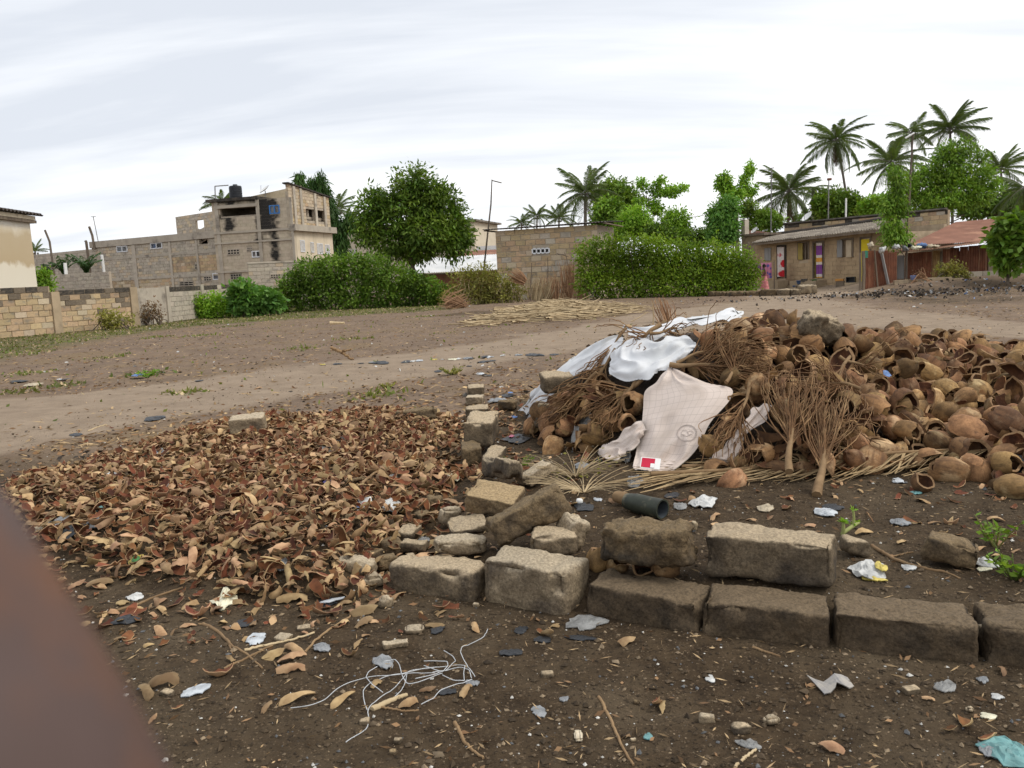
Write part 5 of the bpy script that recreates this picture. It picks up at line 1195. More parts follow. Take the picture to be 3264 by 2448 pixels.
pole('bamboo_mast', 'tall thin bamboo mast with a short top arm left of the hut', 'mast', [P0, dep(1565, 650, 47), dep(1568, 572, 47)], [.06, .045, .03], 'bark', [('arm', [dep(1567, 575, 47), dep(1599, 583, 47)], .03, 'bark')])
tp = dep(2347, 648, 47)
pole('power_pole', 'weathered pole beside the tall sapling at the end of the hedge', 'pole', [gd(2352, 900, 47), tp], [.15, .1], 'concrete')
for lab, a, b_ in (('upper wire running left from the power pole', dep(2346, 655, 47), dep(2080, 680, 70)), ('lower wire running left from the power pole', dep(2346, 692, 47), dep(2100, 722, 70))):
 k = np.linspace(0, 1, 14)[:, None]; P = a + (b_ - a) * k; P[:, 2] -= .5 * np.sin(np.pi * k[:, 0]); mb = MB(); add_tube(mb, P, .016, 4)
 tag(mb.obj('wire', M['dark_roof'], None, tuple(P[0])), lab, 'wire', kind='thing')
pole('small_pole', 'short white lamp post over the hedge below the spreading sapling', 'pole', [gd(2110, 740, 55), dep(2109, 694, 55)], .06, 'concrete')
pole('small_pole', 'thin far post over the right part of the hedge', 'pole', [gd(2229, 770, 60), dep(2230, 728, 60)], .06, 'bark')
a0 = dep(2457, 748, 46); a1 = dep(2459, 536, 46)
pole('roof_antenna', 'tall thin roof mast before the grey green palm', 'antenna', [a0 - (0, 0, .3), a1], .03, 'metal_grey', [('cross_bar', [dep(2452, 537, 46), dep(2467, 535, 46)], .025, 'metal_grey'), ('stay', [dep(2455, 575, 46), dep(2463, 590, 46)], .03, 'metal_grey')])
pole('roof_antenna', 'thin roof mast with a small red box under the tallest palm', 'antenna', [dep(2640, 705, 46), dep(2642, 574, 46)], .03, 'metal_grey', [('red_box', [dep(2637, 572, 46), dep(2650, 571, 46)], .07, 'rust')])
pole('white_pipe', 'short white pipe standing behind the grey roof', 'pipe', [dep(2696, 700, 46), dep(2697, 632, 46)], .045, 'white')
pole('light_pole', 'tall pole with a slanting pale tube at its top among the palms', 'pole', [gd(2890, 760, 44), dep(2902, 560, 44), dep(2910, 428, 44)], [.07, .05, .04], 'bark', [('tube', [dep(2886, 440, 44), dep(2914, 424, 44)], .05, 'white')])
dish(dep(2574, 693, 46.5), .32, 'tilted brown grey dish on the roof ridge of the long house', dep(2574, 700, 46.5)[2], (-.7, -.2, .7))
dish(dep(2406, 735, 47.5), .22, 'small tilted dish on the annex roof', dep(2406, 742, 47.5)[2], (-.7, -.2, .7))
# ------------------------------------------------------------------ the pile of coconut husks
PILE_COLS = [  # picture x, base y, ridge y, ridge distance behind the base
 (1640, 1330, 1325, 0.3), (1680, 1370, 1285, 0.6), (1710, 1395, 1250, 0.7), (1760, 1420, 1204, 0.8), (1830, 1440, 1158, 0.95), (1930, 1465, 1098, 1.15), (2000, 1480, 1066, 1.25),
 (2100, 1498, 1045, 1.4), (2240, 1508, 1020, 1.5), (2350, 1510, 1008, 1.55), (2420, 1511, 1050, 1.58), (2550, 1512, 1087, 1.6), (2700, 1515, 1100, 1.7), (2850, 1500, 1108, 1.8),
 (3000, 1490, 1122, 2.0), (3150, 1535, 1142, 2.2), (3264, 1565, 1147, 2.3), (3700, 1660, 1182, 2.2), (4300, 1800, 1342, 1.6), (4700, 1900, 1742, .6)]
_a, _yb, _yr, _zr = [], [], [], []
for (px, by, ry, dY) in PILE_COLS:
 p = g0(px, by, 0.1); a = p[0] / p[1]; Yr = p[1] + dY
 zz_ = np.linspace(0, 1.35, 400); pj = proj(np.stack([a * Yr + 0 * zz_, Yr + 0 * zz_, zz_], -1))
 _a.append(a); _yb.append(p[1]); _yr.append(Yr); _zr.append(float(zz_[np.argmin(np.abs(pj[:, 1] - ry))]))
def mound(x, y):
 a = x / np.maximum(y, .5)
 yb, yr, zr = np.interp(a, _a, _yb), np.interp(a, _a, _yr), np.interp(a, _a, _zr)
 zr = np.where((a < _a[0]) | (a > _a[-1]), 0, zr)
 t = (y - yb) / (yr - yb); f = np.sin(np.pi / 2 * np.clip(t, 0, 1)) ** .9
 bk = np.cos(np.pi / 2 * np.clip((y - yr) / (1.1 + .5 * (yr - yb)), 0, 1))
 h = np.maximum(zr - .1, 0) * np.where(y < yr, f, bk)
 return h + .05 * sstep(.05, .3, h) * vnoise(np.stack([x * 2.2, y * 2.2, 0 * x], -1), 77)
SX = np.arange(-4.5, 8.0, .03); SY = np.arange(1.8, 14.0, .03)
_gx, _gy = np.meshgrid(SX, SY, indexing='ij'); SZ = H(_gx, _gy) + mound(_gx, _gy)
def S(x, y):
 x = np.asarray(x, float); y = np.asarray(y, float)
 u = np.clip((x - SX[0]) / .03, 0, len(SX) - 1.001); v = np.clip((y - SY[0]) / .03, 0, len(SY) - 1.001)
 i = u.astype(int); j = v.astype(int); fu = u - i; fv = v - j
 return SZ[i, j] * (1 - fu) * (1 - fv) + SZ[i + 1, j] * fu * (1 - fv) + SZ[i, j + 1] * (1 - fu) * fv + SZ[i + 1, j + 1] * fu * fv
def Sn(x, y):
 e = .06; n = np.stack([-(S(x + e, y) - S(x - e, y)) / (2 * e), -(S(x, y + e) - S(x, y - e)) / (2 * e), np.ones_like(np.asarray(x, float))], -1)
 return n / np.linalg.norm(n, axis=-1)[..., None]
def hit(px, off=0.0):
 """points where the sight lines of picture points meet the ground or pile surface (raised by off)"""
 px = np.asarray(px, float).reshape(-1, 2); d = rays(px); d = d / d[:, 1:2]
 T = np.arange(2.0, 13.9, .012); P = CAM + d[:, None] * T[None, :, None]
 off = np.broadcast_to(np.asarray(off, float), (len(px),))
 g_ = P[..., 2] - S(P[..., 0], P[..., 1]) - off[:, None]
 neg = g_ < 0; k = np.where(neg.any(1), neg.argmax(1), g_.argmin(1))
 return P[np.arange(len(px)), k]
def hit1(x, y, off=0.0): return hit([(x, y)], off)[0]

M['shell_out'] = mat('husk_outside', (0.31, 0.175, 0.078), (0.115, 0.062, 0.028), 7, c3=(0.52, 0.37, 0.205), scale3=5, lo3=.54, hi3=.70, bump=.004, bscale=60, var=.5, hue=.014, rough=.8, streak=((0.09, 0.05, 0.027), 40, .52, .72), grit=.25)
M['shell_in'] = mat('husk_inside', (0.125, 0.058, 0.026), (0.065, 0.032, 0.018), 14, c3=(0.26, 0.13, 0.055), scale3=9, lo3=.56, hi3=.7, bump=.006, bscale=70, var=.4, hue=.015, rough=.9)
M['shell_rim'] = mat('husk_fibre_rim', (0.30, 0.19, 0.10), (0.20, 0.115, 0.055), 30, bump=.005, bscale=90, var=.3)
M['shard_out'] = mat('shard_outside', (0.43, 0.29, 0.155), (0.25, 0.15, 0.075), 14, c3=(0.25, 0.15, 0.08), scale3=12, lo3=.5, hi3=.68, bump=.003, bscale=90, var=.42, hue=.014, rough=.75)
M['shard_in'] = mat('shard_inside', (0.165, 0.062, 0.026), (0.085, 0.035, 0.018), 20, bump=.003, bscale=90, var=.5, hue=.015, rough=.9)
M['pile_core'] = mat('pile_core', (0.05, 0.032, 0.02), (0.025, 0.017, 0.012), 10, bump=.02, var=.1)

def shell_mesh(kind, seed):
 """hollow husk: outside, rim and inside of a thick prolate shell with an irregular opening, or a wedge of it"""
 r = np.random.default_rng(seed); nth, nph = 16, 7
 a, c = .083 * r.uniform(.92, 1.1), .104 * r.uniform(.9, 1.15); th_ = .016
 mb = MB()
 closed = kind != 'wedge'
 if closed:
  th = np.linspace(0, 2 * np.pi, nth + 1)[:-1]
  open_ = {'cup': 1.35, 'whole': .62, 'deep': 1.0, 'shallow': 1.75}[kind]
  cut = open_ + .20 * r.uniform(.6, 1.4) * np.sin(th + r.uniform(0, 6)) + .10 * np.sin(3 * th + r.uniform(0, 6)) + r.uniform(-.09, .09, nth)
  ph = cut[None] + (np.pi - cut[None]) * np.linspace(0, 1, nph)[:, None]
 else:
  th = np.linspace(0, r.uniform(1.5, 2.9), nth); s0 = .25 + r.uniform(-.08, .12, nth); s1 = np.pi - .3 + r.uniform(-.15, .12, nth)
  ph = s0[None] + (s1 - s0)[None] * np.linspace(0, 1, nph)[:, None]
 th2 = np.broadcast_to(th, ph.shape)
 lump = 1 + .05 * np.cos(3 * th2 + .5) + .07 * vnoise(np.stack([2.2 * np.sin(ph) * np.cos(th2), 2.2 * np.sin(ph) * np.sin(th2), 2.2 * np.cos(ph)], -1) + seed, seed)
 def surf(k): return np.stack([(a * lump - k) * np.sin(ph) * np.cos(th2), (a * lump - k) * np.sin(ph) * np.sin(th2), (c * lump - k) * np.cos(ph)], -1)
 O, I = surf(0), surf(th_); tz = .02 * (O[..., 2] / c); O[..., 0] += tz * r.uniform(-1, 1); I[..., 0] += tz * r.uniform(-1, 1)
 n = nth
 def faces(rev):
  i = np.arange(nph - 1)[:, None] * n
  if closed:
   j = np.arange(n)[None]; F = np.stack([i + j, i + n + j, i + n + (j + 1) % n, i + (j + 1) % n], -1).reshape(-1, 4)
  else:
   j = np.arange(n - 1)[None]; F = np.stack([i + j, i + n + j, i + n + j + 1, i + j + 1], -1).reshape(-1, 4)
  return F[:, ::-1] if rev else F
 mb.add(O.reshape(-1, 3), faces(False), 0); mb.add(I.reshape(-1, 3), faces(True), 1)
 edges = [(O[0], I[0], closed)]
 if not closed: edges += [(O[-1], I[-1], False), (O[:, 0], I[:, 0], False), (O[:, -1], I[:, -1], False)]
 for A, Bq, cl in edges:
  m_ = len(A); j = np.arange(m_ if cl else m_ - 1); F = np.stack([j, (j + 1) % m_, (j + 1) % m_ + m_, j + m_], -1)
  mb.add(np.vstack([A, Bq]), F, 2)
 return mb.mesh('coconut_shell', [M['shell_out'], M['shell_in'], M['shell_rim']], True)
SHELLS = {k: [shell_mesh(k, 10 * i + q) for q in range(4)] for i, k in enumerate(('cup', 'deep', 'whole', 'shallow', 'wedge'))}
SHELL_LABEL = {'cup': ('coconut_shell', 'hollow half husk bowl in the pile,', 'half husk bowls of the big pile'),
    'deep': ('coconut_shell', 'deep hollow husk with cut top in the pile,', 'deep hollow husks of the big pile'),
    'whole': ('coconut_shell', 'nearly whole rounded husk in the pile,', 'rounded husks of the big pile'),
    'shallow': ('coconut_shell', 'shallow husk dish in the pile,', 'shallow husk dishes of the big pile'),
    'wedge': ('husk_wedge', 'curved broken husk wedge in the pile,', 'broken husk wedges of the big pile')}
def c5(x, y): return (1500 + .4521 * x, 950 + .4521 * y)
def c6(x, y): return (2264 + .4521 * x, 950 + .4521 * y)
def pxl(f, P): return np.array([f(*p) for p in P], float)
SHEET_L = dict(
 lowleft=(pxl(c5, [(345, 790), (470, 635), (560, 545), (700, 445), (850, 335), (1030, 250), (1085, 255)]), pxl(c5, [(395, 820), (525, 720), (635, 630), (720, 560), (830, 515), (905, 515), (1045, 330)])),
 upper=(pxl(c5, [(1070, 205), (1250, 195), (1480, 150), (1600, 115), (1750, 95), (1915, 82)]), pxl(c5, [(1110, 245), (1230, 295), (1420, 245), (1500, 205), (1640, 175), (1900, 140)])),
 mid=(pxl(c5, [(1000, 395), (1080, 335), (1200, 280), (1340, 300), (1440, 275), (1560, 275), (1595, 320)]), pxl(c5, [(975, 520), (1020, 565), (1130, 602), (1240, 582), (1360, 520), (1440, 480), (1570, 385)])),
 vinyl=(pxl(c5, [(1385, 495), (1330, 590), (1235, 650), (1212, 760), (1200, 880), (1205, 960), (1155, 1110), (1120, 1215)]), pxl(c5, [(1430, 498), (1545, 578), (1880, 648), (1775, 790), (1665, 950), (1610, 1040), (1550, 1140), (1400, 1218)])),
 tail=(pxl(c5, [(1200, 860), (1030, 985), (875, 1085), (890, 1110)]), pxl(c5, [(1240, 930), (1200, 1005), (1145, 1075), (1020, 1145)])),
 right=(pxl(c5, [(1990, 768), (1900, 900), (1810, 1020), (1685, 1150)]), pxl(c5, [(2165, 745), (2065, 860), (1905, 1000), (1832, 1188)])))
def in_sheet(pp):
 r = np.zeros(len(pp), bool)
 for a, c in SHEET_L.values():
  r |= poly_sd(pp - np.array([0, 14]), np.vstack([a, c[::-1]])) > -22
 return r

def where(px, q):
 a = q[0] / max(q[1], .5); t = (q[1] - np.interp(a, _a, _yb)) / (np.interp(a, _a, _yr) - np.interp(a, _a, _yb))
 row = 'foot' if t < .25 else ('middle' if t < .55 else ('upper slope' if t < .85 else 'ridge'))
 x = px[0]
 col = 'left of the white sheets' if x < 2000 else 'amid the sheets' if x < 2330 else 'between sheets and rock' if x < 2600 else 'right of the rock' if x < 2850 else 'near its right end'
 return row + ' ' + col
def build_pile():
 # dark core under the shells
 aa = np.linspace(_a[0], _a[-1], 150); tt = np.linspace(-.1, 1.5, 46)
 A_, T_ = np.meshgrid(aa, tt, indexing='ij'); yb, yr = np.interp(A_, _a, _yb), np.interp(A_, _a, _yr)
 Yq = np.where(T_ < 1, yb + (yr - yb) * T_, yr + (T_ - 1) * 2 * (1.1 + .5 * (yr - yb)) * 1.0); Xq = A_ * Yq
 Z = S(Xq, Yq) - .11
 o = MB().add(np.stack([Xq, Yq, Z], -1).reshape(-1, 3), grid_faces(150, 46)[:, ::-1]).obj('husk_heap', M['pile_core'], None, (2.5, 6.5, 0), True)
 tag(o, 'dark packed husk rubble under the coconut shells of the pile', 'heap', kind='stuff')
 # shells by dart throwing on the surface
 r = np.random.default_rng(5)
 N_ = 9000; a = r.uniform(_a[0] + .01, _a[-2], N_); t = r.uniform(-.03, 1.25, N_)
 yb, yr = np.interp(a, _a, _yb), np.interp(a, _a, _yr); y = yb + (yr - yb) * t; x = a * y
 z = S(x, y); n = Sn(x, y); P = np.stack([x, y, z], -1)
 keep = []; lay = []
 for layer, (dmin, off) in enumerate(((.118, 0.0), (.165, .07))):
  sel = []
  for i in r.permutation(N_):
   p = P[i] + n[i] * off
   if z[i] - gz_fast(x[i], y[i]) < .03 and r.random() < .6: continue
   if all((p[0] - q[0]) ** 2 + (p[1] - q[1]) ** 2 + (p[2] - q[2]) ** 2 > dmin * dmin for q in sel[-900:]):
    sel.append(p); keep.append(i); lay.append(off)
   if len(sel) > 760: break
 keep = np.array(keep); lay = np.array(lay); Q = P[keep] + n[keep] * lay[:, None]; pj = proj(Q)
 sh = in_sheet(pj) | ((pj[:, 0] < 2010) & (lay > .01)) | ((pj[:, 0] < 2250) & (t[keep] > .82)) | ((pj[:, 0] < 1790) & (t[keep] > .6)); lay = lay[~sh]; keep = keep[~sh]; Q = Q[~sh]; pj = pj[~sh]
 nn = n[keep]; toCam = CAM - Q; toCam /= np.linalg.norm(toCam, axis=1)[:, None]
 facing = (nn * toCam).sum(1)
 vis = facing * (1 + (lay > 0)) * (pj[:, 0] < 3300) * (pj[:, 0] > 0) / np.linalg.norm(CAM - Q, axis=1)
 order = np.argsort(-vis); mbs = MB(); cnt = 0
 kinds = ['cup', 'deep', 'whole', 'shallow', 'wedge']
 for rank, i in enumerate(order):
  k = kinds[int(r.choice(5, p=[.22, .17, .14, .13, .34]))]; me = SHELLS[k][int(r.integers(4))]
  # openings look any way but mostly outwards
  u = r.normal(size=3); u /= np.linalg.norm(u); ax = u * 1.0 + nn[i] * .5 + np.array([0, -.1, 0]); ax /= np.linalg.norm(ax)
  q = Vector(ax).to_track_quat('Z', 'Y')
  s = r.uniform(.76, 1.1)
  Mx = Matrix.Translation(Q[i] + nn[i] * r.uniform(-.02, .03)) @ q.to_matrix().to_4x4() @ Matrix.Rotation(r.uniform(0, 6.28), 4, 'Z') @ Matrix.Diagonal((s * r.uniform(.9, 1.08), s * r.uniform(.9, 1.08), s * r.uniform(.9, 1.12), 1))
  if rank < 296:
   nm, lb, gp = SHELL_LABEL[k]; o = inst(nm, me, Mx); tag(o, lb + ' ' + where(pj[i], Q[i]), 'coconut husk', gp, 'thing')
  elif rank < 900:
   add_mesh(mbs, me, Mx, r.random())
 for q in range(1300):
  i = int(r.integers(N_)); p_ = proj(P[i])
  if in_sheet(p_[None])[0] or (p_[0] < 2250 and t[i] > .8): continue
  add_mesh(mbs, SH_LO[int(r.integers(14))], shard_matrix(P[i] + n[i] * r.uniform(.0, .075), r, n[i], r.uniform(.9, 1.7), .9), r.random())
 o = mbs.obj('coconut_husks', [M['shell_out'], M['shell_in'], M['shell_rim']], None, (2.5, 7, 0), True)
 tag(o, 'further coconut husks filling the gaps and the back of the pile', 'coconut husks', kind='stuff')
MCACHE = {}
def add_mesh(mb, me, Mx, rnd=0.0):
 if me.name not in MCACHE:
  V = np.empty(len(me.vertices) * 3); me.vertices.foreach_get('co', V); q, tr_ = [], []
  for p in me.polygons: (q if len(p.vertices) == 4 else tr_).append((*p.vertices, p.material_index))
  MCACHE[me.name] = (V.reshape(-1, 3), np.array(q).reshape(-1, 5), np.array(tr_).reshape(-1, 4))
 V, q, tr_ = MCACHE[me.name]; A = np.array(Mx); W = V @ A[:3, :3].T + A[:3, 3]; n0 = mb.n
 if len(q):
  mb.add(W, q[:, :4], q[:, 4], rnd * .98 + .01)
  if len(tr_): mb.F[3].append(tr_[:, :3] + n0); mb.M[3].append(tr_[:, 3])
 else: mb.add(W, tr_[:, :3], tr_[:, 3], rnd * .98 + .01)
_HZ = H(_gx, _gy)
def gz_fast(x, y):
 i = int(min(max((x - SX[0]) / .03, 0), len(SX) - 1)); j = int(min(max((y - SY[0]) / .03, 0), len(SY) - 1)); return _HZ[i, j]
#BUILD_PILE
def one_shell(kind, px, py, off, size, ax, label, v=0, roll=0.0, mats=None, cat='coconut husk', stretch=1.0):
 p = hit1(px, py) + np.array([0, 0, off]); me = SHELLS[kind][v]
 q = Vector(ax).to_track_quat('Z', 'Y')
 o = inst('coconut_shell', me, Matrix.Translation(p) @ q.to_matrix().to_4x4() @ Matrix.Rotation(roll, 4, 'Z') @ Matrix.Diagonal((size, size, size * stretch, 1)))
 return tag(o, label, cat, kind='thing')
one_shell('whole', *c6(1690, 1285), .055, .98, (-.9, .25, .15), 'lone rounded tan coconut husk on the soil at the foot of the pile', 1, 1.0, stretch=1.15)
one_shell('cup', *c6(1500, 1355), .045, .75, (.2, -.75, .55), 'broken husk bowl tipped towards the camera beside the lone rounded husk', 2)
one_shell('cup', *c6(1365, 850), .10, 1.12, (.2, -.75, -.35), 'pale cream husk bowl upside down in the middle of the pile front', 0)
one_shell('whole', *c6(540, 905), .09, 1.05, (.9, .2, -.2), 'big orange tan rounded husk just right of the white sheet tail', 3)
one_shell('wedge', *c5(575, 1085), .03, .95, (.3, .5, .4), 'long pale husk wedge arched on the soil left of the cream sheet', 0, 1.2)
one_shell('wedge', *c5(810, 1060), .03, .85, (.6, .2, .5), 'husk wedge on the soil touching the cream sheet tail', 1, .4)
one_shell('wedge', *c6(140, 1320), .03, .95, (.8, .3, .45), 'flat tan husk wedge on the soil below the dry frond', 2, 2.0)
one_shell('whole', *c6(2130, 1400), .05, .9, (.7, -.4, .2), 'dark husk at the right edge below the pile', 2, 1)
one_shell('deep', *c6(1860, 1180), .07, 1.0, (-.2, -.8, .2), 'deep husk at the right end of the dry frond', 0)
def c3k(x, y): return (1200 + .4521 * x, 1400 + .4521 * y)
one_shell('whole', *c3k(1560, 905), .035, .58, (.2, .3, .9), 'rounded husk squeezed beside the pale block under the boulder', 1)
one_shell('deep', *c3k(1700, 925), .03, .58, (.2, -.5, .7), 'cracked husk bowl in the gap under the dark boulder block', 0)
one_shell('cup', *c3k(1880, 945), .03, .55, (-.3, -.9, .3), 'open husk cup in the gap under the boulder facing out', 1)
one_shell('whole', *c3k(2045, 958), .03, .6, (.9, .4, -.1), 'smooth grey brown husk under the right end of the boulder', 2)

# ------------------------------------------------------------------ stones and concrete blocks
M['stone_tan'] = mat('old_block', (0.18, 0.135, 0.085), (0.10, 0.076, 0.05), 9, c3=(0.06, 0.047, 0.035), scale3=5, lo3=.5, hi3=.66, top=(0.47, 0.37, 0.245), topamt=.85, bump=.011, bscale=38, var=.1, detail=8, grit=.5)  # pale tops, dark sides: dust and dirt plus painted light and shade
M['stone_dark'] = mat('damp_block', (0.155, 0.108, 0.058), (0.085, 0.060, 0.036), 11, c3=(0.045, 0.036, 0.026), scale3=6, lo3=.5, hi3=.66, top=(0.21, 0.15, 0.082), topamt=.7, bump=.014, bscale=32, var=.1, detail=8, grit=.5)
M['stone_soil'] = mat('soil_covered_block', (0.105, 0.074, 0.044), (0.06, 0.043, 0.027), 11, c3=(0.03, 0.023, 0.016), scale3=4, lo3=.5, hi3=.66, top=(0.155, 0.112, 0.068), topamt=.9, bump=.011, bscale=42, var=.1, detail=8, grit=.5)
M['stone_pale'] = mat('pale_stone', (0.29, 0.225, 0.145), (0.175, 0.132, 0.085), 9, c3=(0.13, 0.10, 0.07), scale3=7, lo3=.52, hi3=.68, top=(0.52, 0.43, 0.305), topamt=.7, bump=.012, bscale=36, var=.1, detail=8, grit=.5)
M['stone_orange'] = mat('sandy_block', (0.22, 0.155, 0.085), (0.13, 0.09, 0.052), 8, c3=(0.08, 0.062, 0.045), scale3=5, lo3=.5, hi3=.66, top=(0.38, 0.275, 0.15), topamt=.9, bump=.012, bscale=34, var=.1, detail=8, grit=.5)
def rough_box(L_, W_, Hh, seed, rd=.014, rough=.006, chip=.02, res=.018, lump=.0):
 """worn block: rounded box, roughened, with broken corners; centred, z from 0"""
 d = np.array([L_, W_, Hh]); n = np.maximum(3, np.round(d / res).astype(int)); Vs, Fs, k = [], [], 0
 for ax in range(3):
  u, v = [q for q in range(3) if q != ax]
  for sg in (-.5, .5):
   a = np.linspace(-.5, .5, n[u] + 1); c = np.linspace(-.5, .5, n[v] + 1); A_, C_ = np.meshgrid(a, c, indexing='ij')
   P = np.zeros((A_.size, 3)); P[:, u] = A_.ravel(); P[:, v] = C_.ravel(); P[:, ax] = sg
   F = grid_faces(n[u] + 1, n[v] + 1); flip = (sg > 0) ^ (ax == 1)
   Fs.append((F if not flip else F[:, ::-1]) + k); Vs.append(P); k += len(P)
 V = np.vstack(Vs); F = np.vstack(Fs); key = np.round(V * 2000).astype(int); _, idx, inv = np.unique(key, axis=0, return_index=True, return_inverse=True)
 V = V[idx] * d; F = inv.ravel()[F]
 rr = min(rd, .45 * d.min()); inn = np.clip(V, -(d / 2 - rr), d / 2 - rr); dv = V - inn; ln = np.linalg.norm(dv, axis=1)[:, None]; nv = dv / (ln + 1e-9)
 V = inn + nv * rr
 off = seed * 7.13
 corner = np.sort(np.abs(V) / (d / 2), axis=1)[:, 1] ** 3
 ch = np.clip(vnoise(V * 9 + off, seed) - .05, 0, 1) * chip * 2.2 * corner
 V = V * (1 + lump * vnoise(V * 5 + off, seed + 3)[:, None])
 V = V - nv * ch[:, None] + nv * (rough * (fbm(V * 22 + off, seed + 1, 4, .65)))[:, None] + nv * (rough * .8 * vnoise(V * 6 + off, seed + 2))[:, None]
 V[:, 2] += Hh / 2
 return V, F
def stone(name, px, py, dims, ang, z, m, label, cat, seed, group=None, rd=.018, rough=.007, chip=.02, lump=0, res=.02, off=None, bb=None):
 """dims (x, y, z); ang (yaw, pitch, roll) in degrees; px, py: bottom centre of the front in the picture"""
 p = hit1(px, py) if off is None else np.array(off, float)
 d = ray(px, py)[:2]; d = d / np.linalg.norm(d)
 V0, F = rough_box(*dims, seed, rd, rough, chip, res, lump)
 Rm = np.array(Euler((math.radians(ang[1]), math.radians(ang[2]), math.radians(ang[0])), 'XYZ').to_matrix())
 sx = sz = 1.0; qx, qy = px, py
 for it in range(9 if bb else 1):
  V = (V0 * (sx, sz ** .6, sz)) @ Rm.T; V[:, 2] -= V[:, 2].min() * (1 if any(ang[1:]) else 0)
  c = np.array([p[0] + d[0] * dims[1] * .5, p[1] + d[1] * dims[1] * .5, p[2] + z])
  if bb:
   j = proj(V + c); a, e = j.min(0), j.max(0); sx *= min(1.3, max(.7, (bb[2] - bb[0]) / (e[0] - a[0]))); sz *= min(1.25, max(.75, (bb[3] - bb[1]) / (e[1] - a[1])))
   qx += .8 * ((bb[0] + bb[2]) - (e[0] + a[0])) / 2; qy += .8 * (bb[3] - e[1]); p = hit1(qx, qy)
 o = MB().add(V + c, F).obj(name, M[m], None, tuple(c), True)
 return tag(o, label, cat, group, 'thing')
def kerb(bl, br, h, wid, m, label, seed, bury=.07, gap=.006, zb=None, **k):
 A = ground(*bl) if zb is None else CAM + ray(*bl) * ((zb - EYE) / ray(*bl)[2]); Bq = ground(*br) if zb is None else CAM + ray(*br) * ((zb - EYE) / ray(*br)[2])
 e = (Bq - A)[:2]; L_ = np.linalg.norm(e); e /= L_; n = np.array([-e[1], e[0]])
 V, F = rough_box(L_ - gap, wid, h + bury, seed, **{**dict(rd=.013, rough=.006, chip=.022, res=.014), **k})
 yaw = math.atan2(e[1], e[0]); V = V @ rotm(yaw).T
 c = (A + Bq) / 2; c[:2] += n * wid / 2; c[2] = min(A[2], Bq[2]) - bury
 o = MB().add(V + c, F).obj('concrete_block', M[m], None, tuple(c), True)
 return tag(o, label, 'concrete block', None, 'thing')
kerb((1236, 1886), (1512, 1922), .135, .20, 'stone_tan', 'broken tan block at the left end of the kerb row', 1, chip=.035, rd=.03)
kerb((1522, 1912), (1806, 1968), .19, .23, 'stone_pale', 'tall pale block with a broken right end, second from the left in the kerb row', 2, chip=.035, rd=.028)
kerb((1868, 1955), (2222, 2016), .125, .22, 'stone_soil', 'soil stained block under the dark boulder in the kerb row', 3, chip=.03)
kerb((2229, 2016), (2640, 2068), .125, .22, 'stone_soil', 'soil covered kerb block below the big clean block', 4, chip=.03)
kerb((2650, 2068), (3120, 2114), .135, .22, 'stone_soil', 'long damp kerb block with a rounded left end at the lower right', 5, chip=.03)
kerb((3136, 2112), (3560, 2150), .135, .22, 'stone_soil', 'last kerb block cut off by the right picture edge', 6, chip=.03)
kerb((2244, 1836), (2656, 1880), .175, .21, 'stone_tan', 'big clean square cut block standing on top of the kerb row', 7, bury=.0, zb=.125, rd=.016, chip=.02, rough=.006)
kerb((1900, 1798), (2208, 1822), .155, .20, 'stone_dark', 'dark rough boulder block propped above coconut shells on the kerb', 8, bury=.0, zb=.175, rd=.03, rough=.014, chip=.03)
